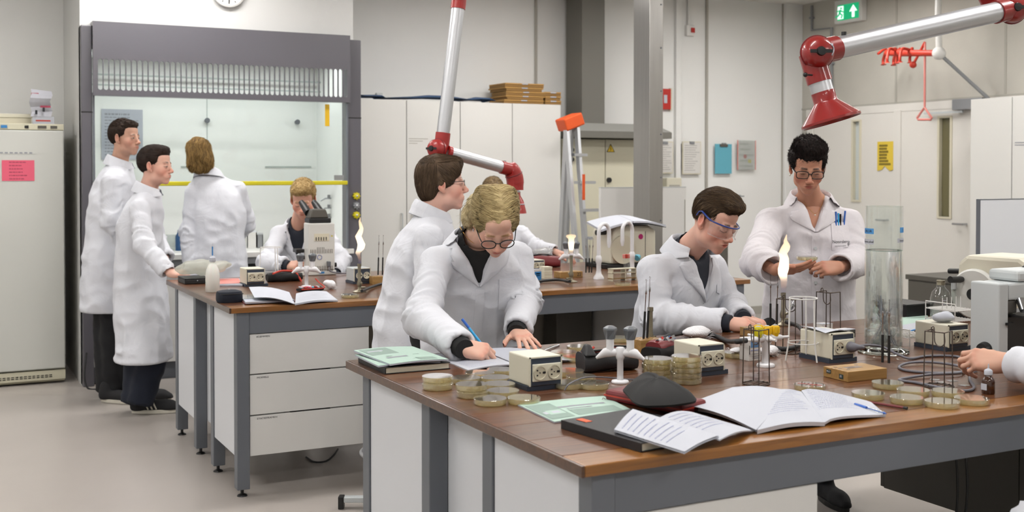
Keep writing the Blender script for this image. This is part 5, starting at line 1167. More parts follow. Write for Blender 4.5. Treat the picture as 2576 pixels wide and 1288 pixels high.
# ================================================================== THINGS ON THE BACK BENCH
q = B(465, 716); t = thing('black_case', 'flat black case at the far left corner of the back bench', 'case', q); MB().box(0, .14, 0, .2, 0, .026).build('case', 'black', t, bevel=.004); MB().box(-.001, .141, -.001, .2, .026, .034).build('lid', 'black', t, bevel=.004); MB().cyl((.07, -.003, .02), (.07, 0, .02), .003, n=8).build('stud', 'paper', t)
t = thing('clear_bag', 'crumpled translucent plastic bag lying on the black case', 'bag', (q.x+.13, q.y+.1, BZ+.036)); blob(t, .1, 'bag_film' if 'bag_film' in MATS else clear_mat('bag_film', '#eef0ea', .4, .15, body=.55, bodycol='#dedfd6'), 'film', 7, 40, .32, (1.5, .8, .42), 40)
t = thing('papers', 'stack of papers sticking out from under the plastic bag', 'papers', B(545, 714)); page(t, [B(545, 716, .01), B(610, 716, .01), B(605, 700, .01), B(540, 700, .01)], 0, .009, 'paper_cool', 'stack'); page(t, [B(550, 714, .012), B(608, 712, .012), B(600, 700, .012), B(545, 701, .012)], 0, .0008, 'pink_dull', 'top_sheet')
q = B(535, 734); t = thing('wash_bottle', 'white plastic wash bottle with a blue-tipped spout on the back bench', 'bottle', q)
MB().lathe([(.001, 0), (.035, 0), (.037, .004), (.037, .085), (.033, .115), (.022, .142), (.014, .152), (.0135, .162)], 28).build('body', 'bottle_pe', t, smooth=50); MB().lathe([(.0155, .160), (.0165, .162), (.0155, .182), (.008, .186), (.006, .192), (.001, .192)], 20).build('cap', 'paper', t, smooth=40)
MB().lathe([(.0035, .19), (.0035, .24), (.001, .24)], 10).build('spout', 'blue_box', t, smooth=40); MB().lathe([(.003, .24), (.0012, .258), (.001, .258)], 8).build('tip', 'paper', t, smooth=40); MB().box(-.0375, -.0365, -.01, .01, .05, .052).build('graduation', 'ink', t)
socket_box(B(619, 722), 'cream socket box at the left of the back bench beside the wash bottle', .105, .085, .14)
ring_tripod(B(682, 706), 'white wire ring stand at the left of the back bench', .06, .066, .195, .045, .5)
q = B(583, 762); t = thing('pencil_case', 'small dark navy square pencil case at the front corner of the back bench', 'pencil case', (q.x, q.y+.05, BZ)); 
b = MB(); loft(b, [(0, 0, 0, .055, .05), (0, 0, .01, .062, .056), (0, 0, .04, .062, .056), (0, 0, .052, .056, .05), (0, 0, .058, .03, .026), (0, 0, .059, .002, .002)], 24)
b.v = [tuple(Vector((math.copysign(abs(v[0])**.72*.062**.28, v[0]), math.copysign(abs(v[1])**.72*.056**.28, v[1]), v[2]))) for v in b.v]; b.build('body', 'navy', t, smooth=50); MB().ring((0, 0, .043), .0, .001, 4, 3).build('seam', 'black', t)
MB().tube([(-.055, -.058, .043), (.055, -.058, .043)], .002, 6).build('zip', 'black', t); MB().ball((.0, 0, .06), .004).build('zip_pull', 'chrome', t)
t = thing('ring_binder', 'dark red folder with papers under the open notebook on the back bench', 'folder', B(618, 762)); page(t, [B(615, 764, .004), B(745, 757, .004), B(720, 742, .004), B(600, 748, .004)], 0, .004, 'bordeaux', 'cover'); page(t, [B(618, 760, .014), B(740, 754, .014), B(718, 741, .014), B(606, 746, .014)], 0, .009, 'paper_cool', 'contents'); page(t, [B(612, 752, .017), B(690, 746, .017), B(680, 737, .017), B(607, 742, .017)], 0, .001, 'film', 'plastic_sleeve')
t = thing('open_notebook', 'open notebook with fanned pages at the front of the back bench', 'notebook', B(740, 762))
page(t, [B(640, 748, .03), B(740, 764, .012), B(728, 735, .045), B(626, 722, .055)], .012, .002, 'paper', 'left_leaf', 0); page(t, [B(650, 750, .02), B(740, 764, .008), B(728, 737, .035), B(636, 726, .045)], .010, .002, 'paper', 'left_leaves', 0); page(t, [B(660, 754, .012), B(742, 764, .004), B(730, 740, .022), B(650, 734, .03)], .006, .003, 'paper_cool', 'left_block')
page(t, [B(742, 764, .01), B(850, 755, .008), B(822, 733, .008), B(745, 738, .016)], .008, .008, 'paper', 'right_block', 10, 'ink_grey', 4); 
t = thing('red_zip_pouch', 'open black and red pencil pouch on the back bench beside the gas tap', 'pencil case', B(780, 732)); pouch(t, .13, .08, .018, 'black_soft', Matrix.Rotation(.1, 4, 'Z'), seed=4)
for k in range(8): MB().box(-.055+.013*k, -.045+.013*k, -.03, .03, .019, .024, Matrix.Rotation(.3*math.sin(k*2.3), 4, 'Z')).build('pen', ['paper', 'red', 'film', 'pink', 'paper', 'teal_clip', 'red', 'paper'][k], t)
MB().tube(spline([(-.06, -.045, .014), (.0, -.052, .016), (.07, -.03, .018), (.06, .03, .04), (.045, .05, .06)], 5), .0035, 6).build('zip_edge', 'red_trim', t, smooth=60)
q = B(700, 715); t = thing('red_zip_case', 'tall open black case with red trim behind the open notebook', 'pencil case', (q.x+.08, q.y+.16, BZ)); pouch(t, .2, .1, .05, 'black_soft', Matrix.Rotation(-.1, 4, 'Z'), seed=8)
for pts in (((-.08, -.05, .05), (-.02, -.02, .062), (.06, .0, .055), (.1, .03, .05)), ((.085, -.06, .0), (.07, -.05, .03), (.05, -.03, .07))): MB().tube(spline(pts, 6), .006, 8).build('zip_edge', 'red_trim', t, smooth=60)
gas_tap(B(771, 722), 'white gas tap with two grey knobs before the microscope on the back bench', -.35, 1.0)
cotton(B(829, 727), .03, 'ball of white cotton wool on the back bench beside the open notebook', 9, (1.1, .9, .8))
q = B(881, 748); petri(q, 'petri dish at the front edge of the back bench, below the burner', 'single petri dishes')
socket_box(B(890, 715), 'grey socket box with round sockets beside the lit burner on the back bench', .1, .075, .13, 0, True)
fl2 = [(0, 0, 0, .006), (.1, .003, 0, .008), (.18, -.002, 0, .008), (.25, -.006, 0, .013), (.33, .006, 0, .018), (.42, .010, 0, .019), (.5, .004, 0, .017), (.6, -.004, 0, .016), (.68, .004, 0, .014), (.76, .010, 0, .010), (.84, .006, 0, .008), (.92, .002, 0, .005), (1.0, .006, 0, .001)]
bunsen(B(904, 735), 'lit bunsen burner with a tall flame on the back bench beside the microscope', rz=.4, h=.15, flame=(.25, 1.2, fl2, 1.6))
hose([B(910, 732, .024), B(935, 722, .012), B(965, 714, .01), B(1010, 716, .01), B(1080, 725, .01)], .0075, 'dark rubber hose leading right from the lit burner on the back bench')
wood_block(B(938, 716), 'small wooden block with two loops right of the grey socket box', .06, .06, .045, holes=False, slot=True)
for k, u in enumerate((951, 962)): loop_rod(at(u, 692, z=BZ+.045), ['left', 'right'][k]+' black-handled loop in the small block on the back bench', .0008, .1, .09, (.03, 0))
# microscope seen from behind
q = B(776, 694); t = thing('microscope', 'cream microscope with vents and plug on its back, used by the blond student', 'microscope', (q.x, q.y, BZ), -.06)
w, h = .165, .32
MB().box(-.05, w+.01, 0, .28, 0, .03).build('foot', 'mic_white', t, bevel=.006); bk = MB().box(0, w, .0, .12, .031, h).build('back_housing', 'mic_white', t, bevel=.006)
MB().box(w*.22, w*.78, -.002, 0, h*.66, h*.80).build('display_recess', 'ivory2', bk)
for k in range(5): MB().box(w*(.27+.095*k), w*(.31+.095*k), -.0035, -.002, h*.67, h*.735).build('digit_wheel', 'dark_panel', bk)
for row, (z0, z1) in enumerate(((.42, .50), (.08, .18))):
    for k in range(14):
        x = w*(.08+.062*k); e = .04 if (row == 0 and 4 <= k <= 8) else 0; MB().box(x, x+.0032, -.0012, 0, h*z0, h*(z1+e)).build('vent_slot', 'dark_panel', bk)
MB().ring((w*.42, -.001, h*.35), .014, .0022, 24, 6, M=Matrix.Rotation(PI/2, 4, 'X')).build('maker_ring', 'ink_blue', bk); MB().box(w*.40, w*.60, -.0012, 0, h*.035, h*.07).build('type_plate', 'blue_box', bk); MB().box(w*.86, w*.92, -.001, 0, h*.74, h*.76).build('mark', 'yellow', bk)
pg = MB().box(w*.68, w*.80, -.035, 0, h*.17, h*.27).build('power_plug', 'knob_grey', t, bevel=.004); MB().tube(spline([(w*.74, -.03, h*.17), (w*.75, -.035, h*.09), (w*1.1, -.02, .012), (w*1.5, .0, .006), (w*1.4, -.1, .006), (w*1.6, -.14, .006)], 6), .004, 8).build('mains_lead', 'grey_rubber', pg, smooth=60)
MB().box(-.05, .0, .1, .2, h*.42, h*.49).build('stage_arm', 'black', t, bevel=.003); MB().box(-.028, -.018, .12, .14, .03, h*.42).build('stage_post', 'black', t); MB().cyl((-.03, .1, h*.33), (0, .1, h*.33), .012, n=12).build('focus_knob', 'black', t, smooth=40); MB().cyl((w, .06, h*.18), (w+.025, .06, h*.18), .014, n=14).build('lamp_knob', 'black', t, smooth=40)
MB().box(.01, w-.02, .01, .14, h, h+.03).build('head_base', 'black', t, bevel=.006); MB().prism([(.01, 0), (w-.03, 0), (w-.05, .055), (.03, .055)], .02, .13, M=Matrix(((1, 0, 0, 0), (0, 0, 1, 0), (0, 1, 0, h+.03), (0, 0, 0, 1)))).build('prism_head', 'dark_panel', t, bevel=.008)
for x in (.005, .085): MB().tube([(x+.02, .1, h+.06), (x+.01, .17, h+.10), (x, .205, h+.125)], [.024, .022, .017], 14).build('eyepiece', 'black', t, smooth=45)
# right half of the back bench
socket_box(B(1338, 684), 'cream socket box on the back bench behind the writing woman\'s elbow', .09, .06, .12)
carton(B(1343, 706), .05, .04, .065, 'blue and white box on the back bench right of the writing woman', ((.1, 1, 0, .8, 'blue_box'), (.3, .85, .55, .65, 'paper'), (.3, .8, .4, .47, 'paper')), name='blue_carton')
for k in range(5): 
    q = B(1369, 702); t = thing('slide_box', '%s cream slide box of the pile beside the blue carton' % od[k], 'slide box', (q.x, q.y, BZ+.0003+k*.0142), .02*(k % 2), 'pile of slide boxes'); MB().box(0, .055, 0, .06, 0, .009).build('tray', 'ivory', t, bevel=.001); MB().box(-.0005, .0555, -.0005, .0605, .0092, .0138).build('lid', 'ivory2', t, bevel=.001)
q = B(1372, 672); t = thing('red_bag', 'dark red and black bag on the back bench under the student\'s sleeve', 'bag', (q.x, q.y+.02, BZ)); pouch(t, .22, .1, .075, 'bordeaux', Matrix.Rotation(-.5, 4, 'Z'), seed=12); MB().tube(spline([(-.09, .04, .07), (0, 0, .085), (.09, -.05, .06)], 6), .006, 8).build('zip_edge', 'black', t, smooth=60); blob(thing('clear_wrap', 'clear plastic wrap lying on the red bag', 'wrap', (q.x, q.y+.03, BZ+.08)), .05, 'film', 'film', 3, 16, .5, (1.6, .8, .4))
fl3 = [(0, -.001, 0, .009), (.15, -.001, 0, .012), (.3, 0, 0, .013), (.5, .001, 0, .017), (.62, .0, 0, .019), (.72, .0, 0, .016), (.8, .0, 0, .018), (.88, .002, 0, .028), (.94, .002, 0, .029), (.98, .003, 0, .023), (1.0, .003, 0, .008)]
bunsen(B(1437, 710), 'lit bunsen burner with a flat-topped flame in front of the numbered wooden block', rz=3.4, h=.155, flame=(.125, 1.15, fl3, 1.0))
hose([B(1433, 708, .024), B(1405, 704, .014), B(1370, 706, .01), B(1330, 712, .01), B(1290, 716, .01)], .0085, 'black rubber hose from the numbered block\'s burner running left')
q = B(1409, 700); wb = wood_block((q.x, q.y+.0, BZ), 'wooden block marked 22 holding black loops on the back bench', .155, .08, .036, -.02, holes=False, slot=True); text_mesh('22', .03, 'ink', wb, frame((.13, -.0006, .018), (1, 0, 0), (0, 0, 1)))
for k, u in enumerate((1474, 1482, 1488)): loop_rod(at(u, 686, z=BZ+.036), ['left', 'middle', 'right'][k]+' black-handled loop in the block marked 22', .0008, .085, .08, (.03*k, 0))
gas_tap(B(1437, 685), 'white gas tap with grey knobs behind the block marked 22', -.2, 1.05)
def swan(p, label, s, rz, H_=.3):
    t = thing('swan_neck_tap', label, 'faucet', p, rz, 'swan-neck taps'); MB().lathe([(.001, 0), (.032, 0), (.03, .012), (.018, .03), (.014, .05), (.014, .09), (.018, .1), (.018, .13), (.012, .14), (.001, .14)], 20).build('base', 'gas_white', t, smooth=40)
    a = [(0, 0, .13), (0, 0, H_-.05)]+[tuple(v) for v in arc((s*.05, 0, H_-.05), .05, PI if s > 0 else 0, 0 if s > 0 else PI, 10)]+[(s*.1, 0, H_-.1)]
    MB().tube(a, .0115, 12).build('swan_neck', 'gas_white', t, smooth=60); MB().lathe([(.007, H_-.145), (.0125, H_-.115), (.0125, H_-.1), (.001, H_-.1)], 14, (s*.1, 0, 0)).build('nozzle', 'gas_white', t, smooth=40); return t
swan(B(1506, 702), 'left of two white swan-neck taps on the back bench', 1, .35, .325); t = swan(B(1590, 690), 'right of two white swan-neck taps on the back bench, with a blue-green knob', -1, .35, .325)
MB().lathe([(.001, 0), (.02, 0), (.022, .01), (.012, .03), (.001, .03)], 10, (.02, -.02, .1), M=Matrix.Rotation(1.2, 4, 'Y')).build('knob', 'teal_clip', t, smooth=40)
q = B(1418, 668); t = microtome((3.98, 6.28, BZ), 'cream microtome with an open notebook on it at the right of the back bench', 1, 0)
q0 = at(1410, 590, y=6.25); MB().tube([(-.01, .05, q0.z-BZ-.0), (-.08, .05, q0.z-BZ)], .017, 12).build('crank', 'black', t, smooth=50); MB().lathe([(.001, 0), (.088, 0), (.094, .006), (.094, .02), (.001, .024)], 36, (.09, -.0, .125), M=Rw).build('hand_wheel', 'ivory2', t, smooth=35)
zt2 = BZ+.283; T = lambda u, v, dz=0: at(u, v, z=zt2+dz)
t = thing('open_notebook', 'open notebook lying on top of the microtome on the back bench', 'notebook', (4.15, 6.4, zt2)); xa, ya_ = 3.86, 6.2
page(t, [Vector((xa, ya_, zt2-.02)), Vector((xa+.24, ya_-.0, zt2+.03)), Vector((xa+.30, ya_+.28, zt2+.06)), Vector((xa+.06, ya_+.28, zt2+.02))], .005, .014, 'paper', 'left_block', 0); page(t, [Vector((xa+.245, ya_, zt2+.03)), Vector((xa+.5, ya_, zt2+.0)), Vector((xa+.52, ya_+.28, zt2+.02)), Vector((xa+.305, ya_+.28, zt2+.06))], .01, .012, 'paper', 'right_block', 0); page(t, [Vector((xa+.245, ya_-.002, zt2+.01)), Vector((xa+.5, ya_-.004, zt2-.014)), Vector((xa+.52, ya_+.28, zt2-.0)), Vector((xa+.305, ya_+.28, zt2+.04))], .01, .004, 'leather', 'cover')
q = B(1540, 708); t = thing('test_tube_rack', 'pale wooden test tube rack at the right of the back bench', 'test tube rack', q)
for z in (.012, .045, .068): pl = MB().box(0, .17, 0, .05, z, z+.004).build('shelf', 'ivory2' if z > .02 else 'wood_block', t)
for x in (.003, .09, .163): MB().box(x, x+.005, .0, .05, 0, .072).build('end_frame', 'ivory2', t)
for k in range(3): 
    u = thing('test_tube', ['left', 'middle', 'right'][k]+' stoppered test tube in the wooden rack on the back bench', 'test tube', (q.x+.11+.016*k, q.y+.025, BZ+.017), 0, 'test tubes in the rack'); MB().tube([(0, 0, 0), (-.012, 0, .12)], .0075, 12).build('glass', 'glass_thin', u, smooth=50); MB().tube([(-.012, 0, .112), (-.0145, 0, .135)], .008, 12).build('stopper', 'red_trim' if k == 1 else 'pink_dull', u, smooth=50)
petri(B(1566, 718), 'petri dish in front of the test tube rack on the back bench', 'single petri dishes')
# stools
def stool(p, label, h=.62, rz=0.0):
    t = thing('lab_stool', label, 'stool', p, rz, 'stools'); MB().lathe([(.001, h), (.16, h), (.17, h+.012), (.165, h+.03), (.001, h+.034)], 28).build('seat', 'black_soft', t, smooth=40); MB().cyl((0, 0, .05), (0, 0, h), .022, n=14).build('column', 'alu', t, smooth=40)
    MB().ring((0, 0, .26), .17, .01, 28, 8).build('foot_ring', 'alu', t, smooth=60)
    for i in range(5):
        a = i*2*PI/5; D = Vector((math.cos(a), math.sin(a), 0)); l = MB().box(0, .25, -.02, .02, .03, .055, Matrix.Rotation(a, 4, 'Z')).build('base_leg', 'mic_grey', t, bevel=.004); MB().box(.25, .275, -.022, .022, 0, .058, Matrix.Rotation(a, 4, 'Z')).build('end_cap', 'black', l, bevel=.003); MB().tube([(.02*D.x, .02*D.y, .26), (.17*D.x, .17*D.y, .26)], .008, 8).build('ring_spoke', 'alu', t)
    return t
q = at(852, 1262, z=.03); stool((q.x+.244, q.y-.127, 0), 'lab stool under the student with thin glasses, one base leg showing between the benches', .62, math.atan2(.46, -.888))
# fume extraction arms
def ext_arm(t, m, pts, r, collars): pass
def arm_joint(t, c, r, ax, m):
    _x = Vector((0, 0, 1)).cross(Vector(ax)).normalized(); M_ = frame(c, _x, Vector(ax).normalized().cross(_x)); j = MB().lathe([(.001, -r*1.05), (r*.75, -r*1.0), (r*1.1, -r*.55), (r*1.22, 0), (r*1.1, r*.55), (r*.75, r*1.0), (.001, r*1.05)], 28, M=M_).build('joint', m, t, smooth=60)
    MB().lathe([(r*1.21, -.0015), (r*1.27, -.0015), (r*1.27, .0015), (r*1.21, .0015)], 28, M=M_).build('joint_band', 'bordeaux', j, smooth=40)
    k = MB().lathe([(.001, r*1.04), (r*.36, r*1.05), (r*.3, r*1.25), (.001, r*1.27)], 12, M=M_); k.box(-r*.8, r*.8, -r*.12, r*.12, r*1.05, r*1.15, M_).build('clamp_knob', 'black', j, smooth=30); return j
def tube_seg(t, a, b, r, m='alu', red='red_arm', c0=.0, c1=.0):
    d = (b-a).normalized(); MB().cyl(a+d*c0*.6, b-d*c1*.6, r, n=28).build('tube', m, t, smooth=60)
    for p, q, c in ((a, a+d*c0, c0), (b, b-d*c1, c1)):
        if c: MB().tube([p, q], [r*1.13, r*1.13], 28).build('collar', red, t, smooth=50)
yA = 2.97; r = .0385
J0, J1 = at(2056, 132, y=yA), at(2545, 22, y=yA-.0)
t = thing('extraction_arm', 'aluminium fume extraction arm with red joints and red cone hood above the front bench', 'extraction arm')
tube_seg(t, J0, J1, r, c0=.085, c1=.09); view = (at(2056, 132, y=yA)-Vector((0, 0, CAMZ))).normalized()*-1
arm_joint(t, J0, .047, (-.45, -.88, 0), 'red_arm'); arm_joint(t, J1, .047, (-.45, -.88, .0), 'red_arm')
K = at(2072, 240, y=yA); tube_seg(t, J0+Vector((0, .03, -.0)), K, r, c0=.105); dn = (K-J0-Vector((0, .03, 0))).normalized()
Mh = frame(K, dn.orthogonal(), dn.cross(dn.orthogonal())); MB().lathe([(.0385, -.01), (.0405, -.012), (.0405, .022), (.043, .026), (.098, .082), (.102, .086), (.102, .094), (.099, .096), (.095, .088), (.04, .03), (.0385, .02)], 44, M=Mh, close=False).build('cone_hood', 'red_arm', t, smooth=35)
for p in (J0+Vector((.12, 0, .063)), ): MB().cyl(p, p+Vector((0, 0, .014)), .009, n=10).build('set_screw', 'black', t)
p = at(2026, 188, y=yA-.02); MB().tube([p+Vector((.03, 0, 0)), p], [.003, .003], 8).ball(p, .008).build('set_screw', 'black', t, smooth=50)
p = at(2086, 124, y=yA-.052); ar = MB(); pts = arc(p, .02, -.9, .9, 8, (1, 0, 0), (0, 0, 1)); ar.tube(pts, .0025, 6); ar.tube([pts[-1], pts[-1]+Vector((-.008, 0, .004))], [.006, .0005], 6); ar.tube([pts[0], pts[0]+Vector((-.008, 0, -.004))], [.006, .0005], 6); ar.build('arrow_mark', 'paper', t)
J2 = Vector((J1.x-.35, yA+.15, 2.75)); tube_seg(t, J1+Vector((0, .07, .01)), J2, r, c0=.10, c1=.09); arm_joint(t, J2, .047, (-.45, -.88, 0), 'red_arm'); tube_seg(t, J2+Vector((0, .05, .0)), Vector((J2.x, yA+.2, HH-.003)), r, c0=.08); MB().lathe([(.09, -.03), (.09, 0), (.001, 0)], 28, (J2.x, yA+.2, HH-.003)).build('ceiling_flange', 'red_arm', t)
yB = 6.05; r = .0385
t = thing('extraction_arm', 'aluminium fume extraction arm with red joints hanging over the back bench', 'extraction arm'); a, b = at(1157, -20, y=yB), at(1110, 375, y=yB)
tube_seg(t, a, b, r, red='red_arm_bg', c0=.10, c1=.095); arm_joint(t, b+Vector((-.035, -.02, .0)), .048, (-.9, -.43, .05), 'red_arm_bg'); arm_joint(t, a+Vector((-.04, -.02, .02)), .048, (-.9, -.43, 0), 'red_arm_bg')
c, d = at(1126, 383, y=yB-.03), at(1288, 428, y=yB-.03); tube_seg(t, c, d, r*.9, red='red_arm_bg', c0=.02, c1=.075); e = at(1294, 452, y=yB-.03)
EP = spline([d-(d-c).normalized()*.03, d+Vector((.0, 0, -.004)), e+Vector((.004, 0, .0)), at(1296, 478, y=yB-.03)], 6)
MB().tube(EP, [.04]*4+[.05]*6+[.052]*5+[.05]*4, 24).build('elbow', 'red_arm_bg', t, smooth=60); tg = (EP[10]-EP[8]).normalized(); MB().ring(EP[9], .0515, .003, 28, 6, M=frame((0, 0, 0), tg.orthogonal(), tg.cross(tg.orthogonal()))).build('joint_band', 'bordeaux', t, smooth=50); MB().cyl(d+Vector((-.05, 0, .04)), d+Vector((-.048, 0, .055)), .009, n=10).build('set_screw', 'black', t)
g = at(1292, 505, y=yB-.03); MB().lathe([(.04, .05), (.042, .03), (.06, -.0), (.075, -.06), (.078, -.075), (.073, -.075), (.056, 0), (.036, .04)], 32, g, close=False).build('cone_hood', 'red_arm_bg', t, smooth=40); MB().tube([at(1296, 478, y=yB-.03), g+Vector((0, 0, .04))], .036, 20).build('short_tube', 'alu', t, smooth=50); MB().ring(g+Vector((0, 0, -.02)), .066, .003, 28, 6).build('white_band', 'paper', t, smooth=50)
top = Vector((a.x+.05, yB+.02, HH-.003)); tube_seg(t, a+Vector((0, .03, .03)), top, r, red='red_arm_bg', c0=.08); MB().lathe([(.09, -.03), (.09, 0), (.001, 0)], 28, top).build('ceiling_flange', 'red_arm_bg', t)
# ================================================================== PEOPLE: implicit-surface modelling (smooth unions sampled on a grid, skinned by surface nets)
def n3(a): return np.asarray(a, dtype=np.float64)
class SDF:
    def __init__(s, lo, hi, h):
        s.h = h; s.lo = n3(lo); s.n = np.ceil((n3(hi)-s.lo)/h).astype(int)+1
        s.ax = [(s.lo[i]+h*np.arange(s.n[i])).astype(np.float32) for i in range(3)]; s.f = np.full(tuple(s.n), 1.0, np.float32)
    def win(s, lo, hi):
        a = np.clip(np.floor((n3(lo)-s.lo)/s.h).astype(int), 0, s.n-1); b = np.clip(np.ceil((n3(hi)-s.lo)/s.h).astype(int)+1, 1, s.n)
        sl = tuple(slice(int(p), int(max(q, p+1))) for p, q in zip(a, b))
        return sl, s.ax[0][sl[0]][:, None, None], s.ax[1][sl[1]][None, :, None], s.ax[2][sl[2]][None, None, :]
    def mix(s, sl, d, k, sub):
        f = s.f[sl]; k = max(k, 1e-4)
        if sub:
            h = np.clip(.5-.5*(f+d)/k, 0, 1); s.f[sl] = f*(1-h)-d*h+k*h*(1-h)
        else:
            h = np.clip(.5+.5*(f-d)/k, 0, 1); s.f[sl] = f*(1-h)+d*h-k*h*(1-h)
    def ell(s, c, r, k=.01, R=None, sub=False):
        c = n3(c); r = n3(r); m = max(r)+2*k+3*s.h; sl, X, Y, Z = s.win(c-m, c+m); x, y, z = X-c[0], Y-c[1], Z-c[2]
        if R is not None:
            R = np.array(R)[:3, :3]; x, y, z = R[0, 0]*x+R[1, 0]*y+R[2, 0]*z, R[0, 1]*x+R[1, 1]*y+R[2, 1]*z, R[0, 2]*x+R[1, 2]*y+R[2, 2]*z
        k0 = np.sqrt((x/r[0])**2+(y/r[1])**2+(z/r[2])**2); k1 = np.sqrt((x/r[0]**2)**2+(y/r[1]**2)**2+(z/r[2]**2)**2)
        s.mix(sl, (k0*(k0-1)/np.maximum(k1, 1e-6)).astype(np.float32), k, sub); return s
    def cone(s, a, b, ra, rb, k=.01, sub=False, clip=False):
        a = n3(a); b = n3(b); m = max(ra, rb)+2*k+3*s.h; sl, X, Y, Z = s.win(np.minimum(a, b)-m, np.maximum(a, b)+m)
        d = b-a; L2 = max(d@d, 1e-9); x, y, z = X-a[0], Y-a[1], Z-a[2]; t0 = (x*d[0]+y*d[1]+z*d[2])/L2; t = np.clip(t0, 0, 1)
        q = np.sqrt((x-t*d[0])**2+(y-t*d[1])**2+(z-t*d[2])**2)-(ra+(rb-ra)*t)
        if clip: q = np.maximum(q, (t0-1)*math.sqrt(L2))
        s.mix(sl, q.astype(np.float32), k, sub); return s
    def loft(s, rows, rt, fw, k=.02, pw=2.3, sub=False):
        rows = sorted(rows); Zs = [r[0] for r in rows]; m = max(max(r[3], r[4]) for r in rows)+2*k+2*s.h
        sl, X, Y, Z = s.win((min(r[1] for r in rows)-m, min(r[2] for r in rows)-m, Zs[0]-2*k), (max(r[1] for r in rows)+m, max(r[2] for r in rows)+m, Zs[-1]+2*k))
        g = lambda i: np.interp(Z, Zs, [r[i] for r in rows]).astype(np.float32)
        dx, dy = X-g(1), Y-g(2); a = np.abs(dx*rt[0]+dy*rt[1]); b = np.abs(dx*fw[0]+dy*fw[1])
        q = ((a/g(3))**pw+(b/g(4))**pw)**(1/pw); d = (q-1)*np.minimum(g(3), g(4)); d = np.where(q > 1, np.sqrt(a*a+b*b)*(1-1/np.maximum(q, 1e-3)), d)
        d = np.maximum(d, np.maximum(Z-Zs[-1], Zs[0]-Z)); s.mix(sl, d.astype(np.float32), k, sub); return s
    def mesh(s):
        f = s.f; ins = f < 0; c = ins[:-1, :-1, :-1].astype(np.int8)
        for dx in (0, 1):
            for dy in (0, 1):
                for dz in (0, 1):
                    if dx+dy+dz: c = c+ins[dx:ins.shape[0]-1+dx, dy:ins.shape[1]-1+dy, dz:ins.shape[2]-1+dz]
        act = (c > 0) & (c < 8); I, J, K = np.nonzero(act); idx = -np.ones(act.shape, np.int64); idx[I, J, K] = np.arange(len(I))
        P = np.zeros((len(I), 3)); n = np.zeros(len(I)); cr = [(x, y, z) for x in (0, 1) for y in (0, 1) for z in (0, 1)]
        for a in cr:
            for ax in range(3):
                if a[ax]: continue
                b = list(a); b[ax] = 1; fa = f[I+a[0], J+a[1], K+a[2]]; fb = f[I+b[0], J+b[1], K+b[2]]; m = (fa < 0) != (fb < 0)
                t = np.where(m, fa/np.where(m, fa-fb, 1), 0); 
                for q in range(3): P[:, q] += np.where(m, a[q]+(t if q == ax else 0), 0)
                n += m
        P = (P/n[:, None]+np.stack([I, J, K], 1))*s.h+s.lo; F = []
        for ax in range(3):
            o = [i for i in range(3) if i != ax]; sl0 = [slice(1, -1)]*3; sl1 = [slice(1, -1)]*3; sl0[ax] = slice(0, -1); sl1[ax] = slice(1, None)
            A = ins[tuple(sl0)]; Bq = ins[tuple(sl1)]; G = np.nonzero(A != Bq); fl = A[G]; g = [G[0]+(0 if ax == 0 else 1), G[1]+(0 if ax == 1 else 1), G[2]+(0 if ax == 2 else 1)]
            def cell(du, dv):
                h_ = [x.copy() for x in g]; h_[o[0]] = h_[o[0]]-du; h_[o[1]] = h_[o[1]]-dv; return idx[h_[0], h_[1], h_[2]]
            q = np.stack([cell(1, 1), cell(0, 1), cell(0, 0), cell(1, 0)], 1)
            if ax == 1: fl = ~fl
            q[~fl] = q[~fl][:, ::-1]; F.append(q)
        F = np.concatenate(F); F = F[(F >= 0).all(1)]; return P, F
def relax(P, F, it=1, lam=.5):
    E = np.concatenate([F[:, [0, 1]], F[:, [1, 2]], F[:, [2, 3]], F[:, [3, 0]]]); 
    for _ in range(it):
        S = np.zeros_like(P); C = np.zeros(len(P)); np.add.at(S, E[:, 0], P[E[:, 1]]); np.add.at(C, E[:, 0], 1); np.add.at(S, E[:, 1], P[E[:, 0]]); np.add.at(C, E[:, 1], 1); P = P*(1-lam)+lam*S/np.maximum(C, 1)[:, None]
    return P
def normals(P, F):
    N = np.cross(P[F[:, 2]]-P[F[:, 0]], P[F[:, 3]]-P[F[:, 1]]); V_ = np.zeros_like(P)
    for i in range(4): np.add.at(V_, F[:, i], N)
    return V_/np.maximum(np.linalg.norm(V_, axis=1), 1e-9)[:, None]
_rng = np.random.RandomState(5); _T = _rng.rand(64, 64, 64).astype(np.float32)
def vnoise(P):
    q = np.floor(P).astype(int); f = P-q; f = f*f*(3-2*f); q &= 63; q2 = (q+1) & 63; o = 0
    for i in (0, 1):
        for j in (0, 1):
            for k in (0, 1):
                o = o+_T[(q2 if i else q)[:, 0], (q2 if j else q)[:, 1], (q2 if k else q)[:, 2]]*(f[:, 0] if i else 1-f[:, 0])*(f[:, 1] if j else 1-f[:, 1])*(f[:, 2] if k else 1-f[:, 2])
    return o*2-1
def np_mesh(name, P, F, col=None):
    me = bpy.data.meshes.new(name); F = np.asarray(F); nf = len(F); w = F.shape[1]
    me.vertices.add(len(P)); me.vertices.foreach_set('co', np.asarray(P, np.float32).ravel()); me.loops.add(nf*w); me.loops.foreach_set('vertex_index', F.astype(np.int32).ravel())
    me.polygons.add(nf); me.polygons.foreach_set('loop_start', np.arange(0, nf*w, w, dtype=np.int32)); me.update(calc_edges=True); me.validate()
    if col is not None and len(me.vertices) == len(P):
        a = me.attributes.new('Col', 'FLOAT_COLOR', 'POINT'); a.data.foreach_set('color', np.concatenate([col, np.ones((len(col), 1))], 1).astype(np.float32).ravel())
    me.shade_smooth(); return me
